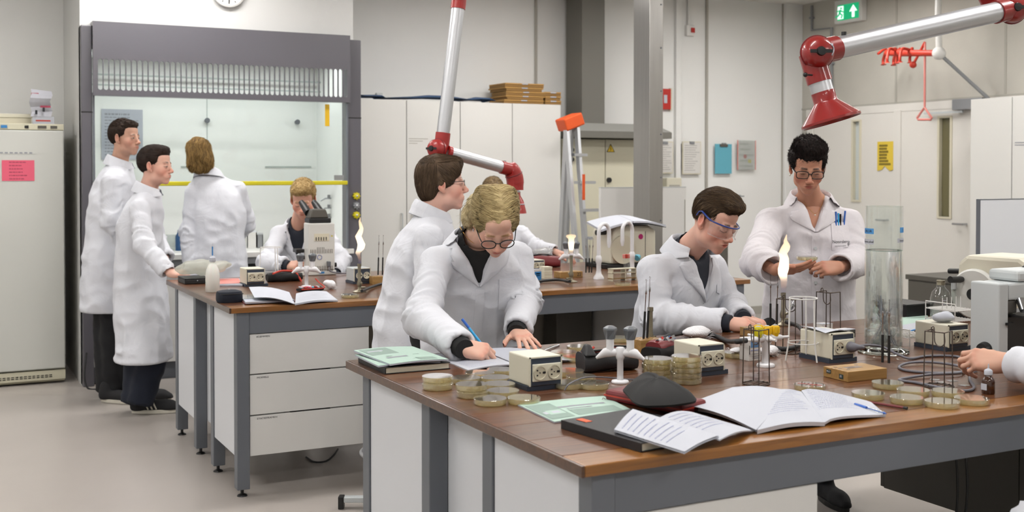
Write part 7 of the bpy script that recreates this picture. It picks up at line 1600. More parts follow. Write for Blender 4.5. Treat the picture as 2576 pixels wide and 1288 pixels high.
def person(label, O, head, hf, hu, nk, fwd, rows, arms, hands, face, hair, coat, shirt=None, shirt_m=None, hs=1.0, hres=.003, legsp=None, trm='trouser_black', core=None, hook=None):
    O = Vector(O); On = n3(O); root = thing('person', label, 'person', O); Rm = basis(hf, hu)*hs; M = (Rm, n3(head)); nkh = np.linalg.inv(Rm) @ (n3(nk)-n3(head))
    if face.get('chestskin'): face['chest'] = (tuple(nkh+n3((0, -.02, -.05))), (.10, .07, .075), None)
    parts = [make_head(M, hres, nkh, face)]; sk = face.get('skin', '#d9a48c')
    for hd in hands: parts.append(make_hand(*hd[:5], h=hd[6] if len(hd) > 6 else .003, size=hd[5] if len(hd) > 5 else 1.0, fore=hd[7] if len(hd) > 7 else min(arms, key=lambda a: (Vector(a[2])-Vector(hd[0])).length)[1], skin=sk, rose=face.get('rose', '#c97a68')))
    zs = sorted(rows); cen = lambda z: (np.interp(z, [r[0] for r in zs], [r[1] for r in zs]), np.interp(z, [r[0] for r in zs], [r[2] for r in zs]))
    J = []
    zc = np.linspace(min(max(.95, zs[0][0]+.05), nk[2]-.3), nk[2]-.1, 3)
    for a, b in zip(zc[:-1], zc[1:]): J.append(((*cen(a), a), (*cen(b), b), .09, .09))
    J.append(((*cen(zc[-1]), zc[-1]), tuple(nk), .08, .05))
    for S, E, W_, r0, r1, r2 in arms: S = Vector(S)-Vector((0, 0, .05)); J += [((*cen(zc[-1]), zc[-1]), S, .045, .028), (S, E, .026, .026), (E, W_, .026, .02)]
    Pc, Fc = body_core(J); parts.append((Pc, Fc, np.tile(L3(sk), (len(Pc), 1)))); off = 0; PP, FF, CC = [], [], []
    for P, F, c in parts: PP.append(P); FF.append(F+off); CC.append(c); off += len(P)
    body = obj('body', np_mesh('body', np.concatenate(PP)-On, np.concatenate(FF), np.concatenate(CC)), 'skin', root)
    co = dict(coat); co.update(rows=rows, fwd=(fwd[0], fwd[1], 0), neck=tuple(nk), arms=arms); nt = n3(nk)+(n3(head)-n3(nk))*.62; co['ntop'] = nt
    c_ob, bv, fw, rt, nkn = coat_build(co, On, root); cm = co.get('mat', 'coat')
    def ex(p):
        c = cen(p[2]); rx = np.interp(p[2], [r[0] for r in zs], [r[3] for r in zs]); ry = np.interp(p[2], [r[0] for r in zs], [r[4] for r in zs]); a = (p[0]-c[0])*rt[0]+(p[1]-c[1])*rt[1]; b = (p[0]-c[0])*fw[0]+(p[1]-c[1])*fw[1]
        return ry*max(0.05, 1-(abs(a)/rx)**2.3)**(1/2.3)-b
    co['ex'] = ex
    if shirt_m:
        g = SDF(n3((min(r[1] for r in rows)-.3, min(r[2] for r in rows)-.3, nk[2]-.42)), n3((max(r[1] for r in rows)+.3, max(r[2] for r in rows)+.3, nk[2]+.12)), .011)
        rs = [(z, *cen(z), np.interp(z, [r[0] for r in zs], [r[3] for r in zs])*.90, np.interp(z, [r[0] for r in zs], [r[4] for r in zs])*.93) for z in np.linspace(max(nk[2]-.40, zs[0][0]), nk[2]-.005, 9)]
        g.loft(rs, rt, fw, .02); d = (nt-n3(nk)); d = d/np.linalg.norm(d); g.cone(n3(nk)-d*.05, n3(nk)+d*.045, .072, .066, .02, clip=True); g.cone(n3(nk)+d*.02, n3(nk)+d*.12, .058, .075, .006, sub=True)
        fr = n3(nk)+fw*.075+d*.0; g.ell(fr+n3((0, 0, .03)), (.05, .05, .075 if shirt is None else shirt), .012, sub=True)
        P, F = g.mesh(); P = relax(P, F, 1); obj('shirt', np_mesh('shirt', P-On, F), shirt_m, root)
    if co.get('collar', True): collar(co, On, c_ob, fw, rt, nkn, nt, cm, **co.get('ck', {}))
    if co.get('zv') is not None and co.get('lapel', True): lapels(co, On, c_ob, bv, fw, rt, nkn, co['zv'], co.get('vw', .075), co.get('vs', 0.0), cm, wid=co.get('lw', .062), zn=nk[2]-co.get('ldrop', .03), cen=cen)
    if co.get('placket'):
        z0, z1 = co['placket']; drape(bv, fw, rt, On, lambda u, v: ((cen(z0+(z1-z0)*v)[0]+rt[0]*((u-.5)*.034+co.get('vs', 0)+co.get('ps', 0)*(1-v)), cen(z0+(z1-z0)*v)[1]+rt[1]*((u-.5)*.034+co.get('vs', 0)+co.get('ps', 0)*(1-v)), z0+(z1-z0)*v), 0), 3, 16, .003, cm, 'placket', c_ob, ex=ex)
        for z in co.get('buttons', ()):
            hit, nrm, _, _ = bv.ray_cast(Vector((*cen(z), z))+Vector(fw)*.6+Vector(rt)*co.get('vs', 0), -Vector(fw), 1.2)
            if hit: MB().cyl(hit+Vector(fw)*.004-O, hit+Vector(fw)*.009-O, .0075, n=12).build('button', 'mic_grey', c_ob, smooth=40)
    pk = None
    if co.get('pocket'):
        a0, a1, z0, z1 = co['pocket']; pk = drape(bv, fw, rt, On, lambda u, v: ((cen(z0)[0]-rt[0]*(a0+(a1-a0)*u), cen(z0)[1]-rt[1]*(a0+(a1-a0)*u), z0+(z1-z0)*v-(.012*(1-abs(2*u-1)) if v == 0 else 0)), .002*math.sin(PI*u)), 6, 8, .004, cm, 'pocket', c_ob, ex=ex)
    if co.get('cuffs'):
        for S, E, W_, r0, r1, r2 in arms: dd = (Vector(W_)-Vector(E)).normalized(); W_ = Vector(W_)-O; MB().tube([W_-dd*.04, W_+dd*.012, W_+dd*.028], [.036, .036, .033], 20).build('shirt_cuff', co['cuffs'], root, smooth=60)
    if legsp: legs(legsp, On, root, trm)
    for k, hh in enumerate(hair if isinstance(hair, list) else [hair]): make_hair(M, hh, root, On)
    ctx = dict(root=root, M=M, O=On, bv=bv, fw=fw, rt=rt, cen=cen, coat=c_ob, body=body, pocket=pk)
    if hook: hook(ctx)
    return ctx
def T_(M, p): return Vector(n3(p) @ M[0].T+M[1])
# hair recipes (head space: x right, y face, z up)
CAP = [((0, .054, .086), (.058, .034, .026)), ((0, -.016, .047), (.0795, .0985, .086)), ((0, -.047, .022), (.0725, .0645, .072))]
TEMPLE = [((.078, .078, .035), (.040, .040, .040)), ((-.078, .078, .035), (.040, .040, .040))]
FACE_CUT = [((0, .130, -.010), (.086, .074, .082)), ((0, .07, -.10), (.12, .075, .075)), ((0, -.05, -.135), (.13, .11, .065))]+TEMPLE
EAR_CUT = [((.088, .022, -.03), (.03, .045, .055)), ((-.088, .022, -.03), (.03, .045, .055))]
def flow_back(p): return (p.x*1.5, -1.0, .15)
def flow_fwd(p): return (p.x*2, .9 if p.z > .05 else .25, -.5 if p.z < .07 else .15)
def flow_down(p): return (p.x*1.5, -.2, -1.0)
short = lambda c1, c2, seed=1, **k: dict(dict(add=CAP, sub=FACE_CUT+EAR_CUT, c1=c1, c2=c2, flow=flow_fwd, len=.028, n=1100, lift=.0025, jit=.3, sw=.0014, seed=seed, amp=.003), **k)

# ---------------------------------------------------------------- the tall student by the freezer
O1 = Vector((1.12, 8.02, 0)); h1 = at(314, 347, y=7.98); nk1 = at(300, 412, y=8.03); hip1 = at(272, 640, y=8.05); ch1 = at(284, 490, y=8.05)
f1 = (RV*.92+FV*.25)
rows = rows_std(.60, hip1, ch1, nk1, 1.0, at(272, 780, y=8.05), 1.0)
s1 = at(282, 448, y=7.86); s1b = at(300, 446, y=8.22)
arms = [(s1, at(280, 560, y=7.82), at(318, 610, y=7.86), .072, .062, .056), (s1b, at(318, 560, y=8.25), at(350, 600, y=8.2), .072, .06, .052)]
ank = [at(262, 985, z=.09), at(288, 982, z=.09)]
person('tall dark-haired student in a long lab coat, standing nearest the freezer', O1, h1, RV*.93-FV*.28+UP*.02, UP, nk1, f1, rows, arms, [], dict(skin='#c79c87', rose='#b87a69', hairc='#33241b', eyes=.9, stubble=.15, jaw=1.0, nose=1.05), short('#1d1511', '#3a2a20', 2, len=.03, n=1300), dict(h=.010, seed=1, ck=dict(r=.072, span=2.6)),
       hres=.0035, legsp=[(at(268, 700, y=8.1), at(268, 850, y=8.05), at(270, 985, y=8.02), .10, .08, .072), (at(285, 700, y=7.95), at(288, 850, y=7.95), at(290, 985, y=7.96), .10, .08, .072)],
       hook=lambda c: (eyes(c['M'], c['O'], c['root'], (0, 1, 0), '#2a2019'), shoe((*at(258, 1010, z=0).xy, 0.0), RV*.9-FV*.3, 'suede', c['root'], c['O'], .28), shoe((*at(268, 990, z=0).xy, 0.0), RV, 'suede', c['root'], c['O'], .28)))
# ---------------------------------------------------------------- the boy in profile leaning on the back bench
O2 = Vector((1.24, 7.42, 0)); h2 = at(391, 417, y=7.36); nk2 = at(372, 480, y=7.40)
rows = rows_std(.345, at(352, 700, y=7.48), at(352, 560, y=7.44), nk2, .93, at(362, 900, y=7.42), 1.02, 1.0)
arms = [(at(352, 515, y=7.24), at(362, 615, y=7.12), at(424, 686, y=6.985), .068, .06, .05), (at(372, 512, y=7.58), at(395, 600, y=7.62), at(420, 650, y=7.45), .066, .056, .05)]
hp2 = at(424, 686, y=6.985)
person('boy in profile in a very long lab coat, resting a hand on the back bench', O2, h2, RV*.985-FV*.12+UP*.0, UP, nk2, RV*.97+FV*.2, rows, arms, [(hp2+Vector((.005, -.005, 0)), RV*.9-FV*.25-UP*.05, UP*.8-FV*.4, -1, FIST, .95)], dict(skin='#d8ab99', rose='#c97c69', hairc='#2b1e18', eyes=.9, nose=.95, jaw=.95), short('#1c1411', '#33241c', 5, flow=flow_back, len=.04, lift=.002, jit=.12, add=CAP+[((0, .03, .105), (.05, .06, .022))]), dict(h=.010, seed=2, ck=dict(r=.068, span=2.5)), hres=.0033, trm='denim',
       legsp=[(at(345, 800, y=7.5), at(350, 930, y=7.5), at(335, 1015, y=7.5), .10, .085, .08), (at(365, 800, y=7.38), at(380, 915, y=7.4), at(352, 1018, y=7.4), .10, .085, .08)],
       hook=lambda c: (eyes(c['M'], c['O'], c['root'], (0, 1, -.05), '#30241c'), shoe((*at(335, 1040, z=0).xy, 0.0), RV*.95+FV*.12, 'suede', c['root'], c['O'], .29, stripes=True), shoe((*at(320, 1012, z=0).xy, 0.0), RV*.95+FV*.1, 'suede', c['root'], c['O'], .29, stripes=True)))
# ---------------------------------------------------------------- the long-haired student at the fume hood, from behind
O3 = Vector((1.86, 8.12, 0)); h3 = at(500, 392, y=8.14); nk3 = at(525, 440, y=8.12)
rows = rows_std(.55, at(545, 680, y=8.08), at(545, 530, y=8.1), nk3, 1.0, at(545, 850, y=8.08), 1.0)
arms = [(at(487, 476, y=8.12), at(474, 585, y=8.1), at(482, 700, y=8.05), .068, .06, .052), (at(600, 470, y=8.12), at(622, 560, y=8.2), at(590, 600, y=8.36), .068, .06, .052)]
def flow_long(p): return (.35*math.sin(p.z*60+p.x*20)+p.x*1.0, -.15, -1.0)
person('student with wavy shoulder-length brown hair seen from behind at the fume hood', O3, h3, FV*.8-RV*.25-UP*.25, UP, nk3, FV*.98-RV*.1, rows, arms, [(at(484, 705, y=8.05), -UP+FV*.1, -RV, 1, RELAX, .95), (at(590, 602, y=8.37), FV-RV*.4, UP, -1, RELAX, .95)], dict(skin='#d3a592', hairc='#4a331f'), [dict(add=[((0, -.018, .045), (.084, .10, .086)), ((0, -.06, -.02), (.08, .06, .09)), ((.03, -.065, -.085), (.052, .042, .06)), ((-.045, -.06, -.07), (.04, .045, .06)), ((.06, -.05, -.06), (.035, .05, .06)), ((0, -.07, -.09), (.055, .035, .055))], sub=[((0, .13, -.03), (.085, .07, .095))], c1='#3d2a17', c2='#a3834d', flow=flow_long, len=.10, n=1800, lift=.006, jit=.16, sw=.0020, amp=.012, freq=(38, 38, 16), seed=4)], dict(h=.010, seed=3, ck=dict(r=.07, span=2.5)), hres=.004,
       legsp=[(at(520, 800, y=8.15), at(520, 900, y=8.15), (1.78, 8.15, .09), .1, .08, .07), (at(570, 800, y=8.1), at(570, 900, y=8.1), (1.96, 8.1, .09), .1, .08, .07)], hook=lambda c: (shoe((1.78, 8.1, 0), (0, 1, 0), 'suede', c['root'], c['O']), shoe((1.97, 8.06, 0), (0, 1, 0), 'suede', c['root'], c['O'])))
# ---------------------------------------------------------------- the blond student at the microscope
O4 = Vector((2.2, 7.35, 0)); h4 = at(763, 500, y=7.14); nk4 = at(752, 566, y=7.28)
rows = rows_std(.60, (2.22, 7.42, .66), at(757, 650, y=7.36), nk4, .97, (2.22, 7.42, .6), 1.0)
w4a, w4b = at(718, 668, y=6.98), at(842, 690, y=6.95)
arms = [(at(703, 582, y=7.28), at(672, 662, y=7.1), w4a, .068, .062, .052), (at(818, 578, y=7.3), at(858, 655, y=7.12), w4b, .068, .062, .052)]
person('blond student in a lab coat looking into the cream microscope', O4, h4, -FV*.86+RV*.05-UP*.42, UP, nk4, -FV*.98+RV*.05, rows, arms, [(w4a, RV*.9-FV*.2+UP*.05, UP*.7-FV*.6, -1, GRIP, .98), (w4b, -RV*.8-FV*.3, UP, 1, GRIP, .98)], dict(skin='#d7a792', rose='#c56f5a', hairc='#8a6a42', eyes=0), short('#8d6f42', '#cbb07c', 7, add=CAP+[((0, .035, .1), (.06, .06, .03)), ((.02, .065, .088), (.04, .03, .022))], len=.03, n=1300, amp=.006, freq=(90, 90, 90), jit=.7, lift=.004), dict(h=.010, seed=4, cuffs='shirt_navy', zv=nk4.z-.26, vw=.07, ck=dict(r=.07)), shirt_m='shirt_navy', hres=.0033,
       legsp=[((2.12, 7.38, .68), (2.1, 7.0, .68), (2.1, 7.0, .1), .085, .075, .06), ((2.3, 7.38, .68), (2.32, 7.0, .68), (2.32, 7.0, .1), .085, .075, .06)], hook=lambda c: (shoe((2.1, 7.05, 0), (0, -1, 0), 'suede', c['root'], c['O']), shoe((2.32, 7.05, 0), (0, -1, 0), 'suede', c['root'], c['O'])))
stool((2.22, 7.45, 0), 'lab stool under the blond student at the microscope', .55)
# ---------------------------------------------------------------- the student with glasses in profile behind the writer
O5 = Vector((2.02, 4.75, 0)); h5 = at(1110, 462, y=4.72); nk5 = at(1084, 542, y=4.74)
rows = rows_std(.62, at(1040, 800, y=4.78), at(1062, 650, y=4.76), nk5, .98, at(1045, 930, y=4.78), .98, 1.08)
arms = [(at(1078, 588, y=4.56), at(1080, 715, y=4.5), at(1170, 740, y=4.52), .07, .064, .056), (at(1095, 580, y=4.92), at(1130, 700, y=4.95), at(1200, 730, y=4.85), .068, .06, .052)]
def flow_side(p): return (p.x*.6, .75 if p.y > -.02 else -.05, -.75 if p.z < .09 else .05)
person('brown-haired student with thin glasses in profile behind the writing woman', O5, h5, RV*.97+FV*.16+UP*.06, UP-RV*.05, nk5, RV*.97+FV*.22, rows, arms, [], dict(skin='#dfb3a2', rose='#d2806c', hairc='#4a3a2c', eyes=.9, lips='#c06a5e', nose=.95), [dict(add=[((0, -.014, .045), (.081, .1, .087)), ((0, -.052, .0), (.0745, .058, .084)), ((.045, .045, .065), (.033, .042, .04)), ((-.045, .045, .065), (.033, .042, .04)), ((.060, .0, .02), (.022, .045, .045)), ((-.060, .0, .02), (.022, .045, .045)), ((0, .058, .085), (.052, .042, .03))], sub=[((0, .125, -.045), (.09, .072, .088)), ((0, .06, -.10), (.12, .07, .075)), ((0, -.05, -.15), (.13, .11, .065)), ((.09, .03, -.035), (.03, .042, .045)), ((-.09, .03, -.035), (.03, .042, .045))], c1='#3a2d22', c2='#6a5643', flow=flow_side, len=.065, n=2400, lift=.0025, jit=.07, sw=.0013, amp=.0025, freq=(50, 30, 30), seed=9)], dict(h=.008, seed=5, ck=dict(r=.072, span=2.5, flap=.03, back=.04)), hs=1.04, hres=.003,
       legsp=[((2.0, 4.85, .78), (2.32, 4.78, .55), (2.36, 4.76, .1), .1, .08, .07), ((1.98, 4.68, .78), (2.30, 4.58, .55), (2.34, 4.56, .1), .1, .08, .07)],
       hook=lambda c: (eyes(c['M'], c['O'], c['root'], (0, 1, .1), '#3c4a50'), glasses(c['M'], c['O'], c['root'], dict(w=.023, h=.0125, y=.101, z=-.002, r=.0009, pw=3.2, tr=2.0), 'wire_dark'), shoe((2.33, 4.76, 0), RV, 'suede', c['root'], c['O']), shoe((2.31, 4.57, 0), RV, 'suede', c['root'], c['O'])))
# ---------------------------------------------------------------- the student hidden behind the writer, reaching over the back bench
O6 = Vector((3.5, 7.3, 0)); h6 = at(1240, 492, y=7.12); nk6 = at(1245, 560, y=7.22)
rows = rows_std(.58, (3.53, 7.38, .7), at(1250, 640, y=7.3), nk6, .95, (3.53, 7.38, .58), .98)
w6 = at(1398, 634, y=6.92)
arms = [(at(1312, 580, y=7.2), at(1350, 625, y=7.06), w6, .066, .058, .05), (at(1195, 580, y=7.2), at(1190, 660, y=7.05), at(1240, 690, y=6.9), .066, .058, .05)]
person('short-haired student mostly hidden behind the writing woman, one sleeve reaching over the bench', O6, h6, -FV*.9-UP*.35, UP, nk6, -FV, rows, arms, [(w6, RV*.9-FV*.2-UP*.2, UP, 1, RELAX, .95)], dict(skin='#d3a592', hairc='#5a4630'), short('#4d3c29', '#8a7350', 11, len=.02), dict(h=.011, seed=6, zv=nk6.z-.2), shirt_m='shirt_navy', hres=.004,
       legsp=[((3.45, 7.4, .68), (3.42, 7.05, .6), (3.42, 7.1, .1), .085, .075, .06), ((3.65, 7.4, .68), (3.66, 7.05, .6), (3.66, 7.1, .1), .085, .075, .06)])
# ---------------------------------------------------------------- the woman writing
O7 = Vector((1.93, 4.12, 0)); h7 = at(1246, 556, y=3.70); nk7 = at(1196, 600, y=3.90)
rows = rows_std(.58, at(1190, 860, y=4.10), at(1200, 730, y=4.0), nk7, .96, at(1190, 980, y=4.15), 1.0)
w7r = at(1160, 872, z=.952); w7l = at(1302, 830, z=.956)
e7r = at(1062, 800, y=3.78); e7l = at(1322, 752, y=3.92)
arms = [(at(1098, 648, y=3.92), e7r, w7r, .070, .066, .052), (at(1300, 632, y=3.97), e7l, w7l, .068, .064, .052)]
def flow_part(p):
    s = 1 if p.x > -.012 else -1
    return (s*.9, -.55+.25*math.sin(p.x*70+p.y*40), -.45 if p.z < .085 else .0)
def hook7(c):
    M, O = c['M'], c['O']; glasses(M, O, c['root'], dict(w=.0255, h=.0215, y=.103, z=-.012, r=.0019, pw=2.2, tr=.95), 'frame_black')
    for k in range(2): MB().ball(T_(M, (.079, .006, -.036-.008*k))-Vector(O), .0028, 8, 6).build('earring', 'chrome', c['root'], smooth=60); MB().ball(T_(M, (-.079, .006, -.036-.008*k))-Vector(O), .0028, 8, 6).build('earring', 'chrome', c['root'], smooth=60)
    nk = nk7; MB().tube(spline([Vector(nk)+Vector(c['rt'])*a+Vector(c['fw'])*b+UP*z-Vector(O) for a, b, z in ((-.062, .0, .05), (-.05, .045, .012), (-.015, .07, -.02), (.03, .06, .0), (.06, .01, .045))], 6), .0009, 6).build('necklace', 'gold', c['root'])
person('blonde woman with black glasses bent over, writing in the notebook on the front bench', O7, h7, -FV*.62+RV*.10-UP*.66, UP*.75-FV*.55+RV*.05, nk7, Vector((-.36, -.93, 0)), rows, arms,
       [(w7r, RV*.93-FV*.06-UP*.22, UP*.62-FV*.62-RV*.0, -1, PEN, .93, .0024, e7r), (w7l, -FV*.82+RV*.28-UP*.22, UP*.95-FV*.15, 1, FLAT, .93, .0024, e7l)],
       dict(skin='#dcb09c', rose='#cf7c68', hairc='#8a6a3c', eyes=0, lips='#c0665f', jaw=.9, w=.96, chin=.85, nose=.95, neck=.86, brow=.8),
       [dict(add=[((0, -.016, .045), (.080, .099, .084)), ((0, -.052, .015), (.073, .060, .073)), ((-.042, -.03, .06), (.043, .07, .064)), ((.042, -.03, .06), (.043, .07, .064)), ((0, -.115, .0), (.03, .03, .04)), ((.04, -.12, -.06), (.03, .03, .055)), ((-.062, .0, .0), (.022, .045, .04)), ((.062, .0, .0), (.022, .045, .04))], sub=[((0, .130, -.024), (.084, .074, .088)), ((0, .06, -.11), (.12, .075, .07)), ((.088, .02, -.04), (.03, .042, .04)), ((-.088, .02, -.04), (.03, .042, .04))], c1='#76613c', c2='#c9b687', flow=flow_part, len=.085, n=4600, lift=.002, jit=.05, sw=.0013, amp=.0045, freq=(14, 75, 40), seed=21, root=lambda p: not (abs(p.x+.012) < .002 and p.y > -.03 and p.z > .08)),
        dict(add=[((.06, -.10, -.02), (.034, .04, .05)), ((.085, -.085, -.07), (.03, .035, .05))], c1='#94805a', c2='#dccda4', flow=lambda p: (-.2, -.2, -1), len=.09, n=300, lift=.01, jit=.3, sw=.0012, amp=.004, seed=22)],
       dict(h=.0065, seed=7, cuffs='shirt_black', zv=nk7.z-.175, vw=.078, vs=.0, lw=.07, placket=(.92, nk7.z-.19), pocket=(.075, .165, 1.01, 1.13), ck=dict(r=.074, span=2.2, flap=.04, drop=.05), ldrop=.02), shirt_m='shirt_black', shirt=.055, hres=.0024,
       legsp=[((1.84, 4.22, .9), (1.84, 4.18, .5), (1.84, 4.2, .1), .095, .075, .06), ((2.02, 4.15, .9), (2.02, 4.12, .5), (2.02, 4.15, .1), .095, .075, .06)], hook=hook7)
# pen in her right hand
d = (RV*-.50+FV*.12+UP*.62).normalized(); tip = B(1226, 884, .004); t = thing('ballpoint_pen', 'bright blue ballpoint pen held by the writing woman', 'pen', tip)
MB().tube([d*.012, d*.135], .0048, 12).build('barrel', 'cyan_pen', t, smooth=50); MB().tube([Vector((0, 0, 0)), d*.012], [.0006, .004], 10).build('tip', 'blue_plastic', t, smooth=50); MB().tube([d*.105, d*.145], .0052, 12).build('clip_cap', 'blue_plastic', t, smooth=50)
# ---------------------------------------------------------------- the student with safety glasses
O8 = Vector((2.72, 4.15, 0)); h8 = at(1797, 556, y=3.74); nk8 = at(1733, 628, y=3.93)
rows = rows_std(.60, at(1685, 905, y=4.15), at(1702, 770, y=4.05), nk8, 1.0, (2.75, 4.2, .6), 1.0)
e8r = at(1655, 796, y=3.86); w8r = at(1822, 812, y=3.62); e8l = at(1838, 770, y=3.98); w8l = at(1868, 800, y=3.72)
arms = [(at(1643, 668, y=3.92), e8r, w8r, .074, .068, .054), (at(1790, 660, y=4.06), e8l, w8l, .070, .062, .05)]
def hook8(c):
    M, O = c['M'], c['O']; T = lambda p: T_(M, p)-Vector(O)
    def lens(u, v): a = (u-.5)*2.35; return T((math.sin(a)*.084, -.002+math.cos(a)*.112*(1-.04*v)+.006*v, .016-.052*v*(1-.38*math.exp(-(a/.28)**2))))
    g = MB().sheet(lens, 28, 10).build('safety_glasses', 'goggle', c['root'], smooth=80)
    MB().tube([T((math.sin(a)*.0845, math.cos(a)*.113-.002, .0175)) for a in np.linspace(-1.18, 1.18, 24)], .0030, 8).build('brow_bar', 'frame_blue', g, smooth=60)
    for s in (-1, 1): MB().tube([T((s*.079, .042, .018)), T((s*.084, .03, .022)), T((s*.084, -.012, .034)), T((s*.08, -.028, .026)), T((s*.077, -.036, .006))], [.0042, .0042, .0036, .0032, .003], 8).build('temple', 'frame_blue', g, smooth=60)
    MB().tube([T((math.sin(a)*.0842, -.002+math.cos(a)*.112+.006, .016-.052*(1-.38*math.exp(-(a/.28)**2)))) for a in np.linspace(-1.15, 1.15, 30)], .0013, 6).build('lens_edge', 'film', g, smooth=60)
def flow_sweep(p): return (-.55 if p.z > .06 else p.x*2, .55 if p.z > .07 else -.35, -.15 if p.z > .07 else -.8)
def flow_top8(p): return (.25+p.x*2, -.55 if p.z > .06 else -.4, -.1 if p.z > .07 else -.8)
person('brown-haired student with blue safety glasses sitting at the front bench', O8, h8, RV*.56-FV*.68-UP*.38, UP*.9+RV*.22-FV*.15, nk8, Vector((.28, -.96, 0)), rows, arms,
       [(w8r+RV*.006, RV*.95+FV*.05-UP*.10, UP*.85-FV*.45, -1, GRIP, 1.0, .0026, e8r), (w8l, RV*.75-FV*.45-UP*.2, UP, 1, GRIP, .98, .003, e8l)],
       dict(skin='#d8aa97', rose='#cc7260', hairc='#3a2a1e', eyes=0, lips='#c25a50', mouth=1, jaw=1.0, nose=1.08, chin=1.0, stubble=.08, shave=(.0, .01)),
       [dict(add=[((0, -.012, .05), (.0765, .0965, .083)), ((0, -.043, .03), (.0715, .06, .07)), ((0, .04, .1), (.060, .058, .028)), ((.0, .075, .092), (.052, .026, .022)), ((-.02, .0, .115), (.05, .06, .02))], sub=TEMPLE+[((0, .136, .0), (.088, .074, .090)), ((0, .07, -.10), (.12, .075, .075)), ((0, -.06, -.115), (.13, .11, .075)), ((.09, .025, -.015), (.03, .05, .05)), ((-.09, .025, -.015), (.03, .05, .05))], c1='#2b2018', c2='#5c4935', flow=flow_top8, len=.06, n=2400, lift=.0028, jit=.09, sw=.0014, amp=.004, freq=(75, 25, 45), seed=31)],
       dict(h=.0065, seed=8, cuffs='shirt_navy', zv=nk8.z-.22, vw=.075, lw=.07, placket=(.98, nk8.z-.24), pocket=(.075, .17, 1.02, 1.13), ck=dict(r=.076, span=2.25, flap=.042, drop=.055, back=.045), ldrop=.03), shirt_m='shirt_navy', shirt=.085, hres=.0024,
       legsp=[((2.65, 4.25, .66), (2.72, 3.95, .62), (2.72, 4.0, .1), .09, .078, .06), ((2.86, 4.2, .66), (2.95, 3.95, .62), (2.95, 4.0, .1), .09, .078, .06)], hook=hook8)
stool((2.76, 4.3, 0), 'lab stool under the student with safety glasses', .54)
# ---------------------------------------------------------------- the teacher
O9 = Vector((3.68, 4.16, 0)); h9 = at(2031, 417, y=4.02); nk9 = at(2040, 503, y=4.12)
f9 = Vector((-.50, -.866, 0))
rows = rows_std(.62, at(2034, 800, y=4.18), at(2034, 660, y=4.16), nk9, 1.02, at(2034, 900, y=4.18), 1.04)
e9r = at(1905, 655, y=4.02); w9r = at(1948, 680, y=3.87); e9l = at(2152, 660, y=3.98); w9l = at(2112, 672, y=3.86)
arms = [(at(1938, 550, y=4.18), e9r, w9r, .078, .076, .066), (at(2134, 550, y=4.06), e9l, w9l, .076, .074, .062)]
def hook9(c):
    M, O = c['M'], c['O']; glasses(M, O, c['root'], dict(w=.027, h=.0175, y=.101, z=-.006, r=.0020, pw=3.6, tr=1.3), 'frame_black')
    for s in (-1, 1): MB().ball(T_(M, (s*.076, .008, -.045))-Vector(O), .0045, 10, 8).build('earring', 'pearl', c['root'], smooth=60)
    nk = nk9; R_, F_ = Vector(c['rt']), Vector(c['fw']); ch = spline([Vector(nk)+R_*a+F_*b+UP*z-Vector(O) for a, b, z in ((-.055, .03, .02), (-.03, .075, -.03), (.0, .088, -.062), (.03, .075, -.03), (.055, .03, .02))], 6)
    MB().tube(ch, .0008, 6).build('necklace', 'gold', c['root']); MB().ball(Vector(nk)+F_*.091-UP*.068-Vector(O), .004, 10, 8).build('pendant', 'pearl', c['root'], smooth=60)
    # pens in the breast pocket and the name printed on it
    pk = c['pocket']; bv = c['bv']
    for k, (a, m, hgt) in enumerate(((.100, 'blue_plastic', .035), (.113, 'cyan_pen', .028), (.124, 'frame_black', .024), (.142, 'blue_plastic', .038))):
        z = 1.315; ce = c['cen'](z); hit, nr, _, _ = bv.ray_cast(Vector((ce[0], ce[1], z))-R_*a+F_*.6, -F_, 1.2)
        if hit: q = hit+F_*.008-Vector(O); MB().tube([q-UP*.03, q+UP*hgt-R_*(.006 if k == 3 else 0)], .0042, 8).build('pen', m, c['coat'], smooth=50)
    def lett(s, a, z, size):
        cu = bpy.data.curves.new('x', 'FONT'); cu.body = s; cu.size = size; cu.align_x = 'CENTER'; cu.resolution_u = 3; to = bpy.data.objects.new('x', cu); COL.objects.link(to); me = bpy.data.meshes.new_from_object(to.evaluated_get(bpy.context.evaluated_depsgraph_get())); bpy.data.objects.remove(to); me.materials.clear()
        for v in me.vertices:
            x, y = v.co.x, v.co.y; ce = c['cen'](z+y); hit, nr, _, _ = bv.ray_cast(Vector((ce[0], ce[1], z+y))-R_*(a+x)+F_*.6, -F_, 1.2); v.co = (hit if hit else Vector((ce[0], ce[1], z)))+F_*.0085-Vector(O)
        obj('pocket_lettering', me, 'ink', c['coat'])
    lett('Noorderp', .118, 1.205, .021); lett('Laboratorium & Milieu', .118, 1.19, .007)
def flow_spike(p): return (p.x*3+.3, .25 if p.y > 0 else -.5, 1.1 if p.z > .07 else -.15)
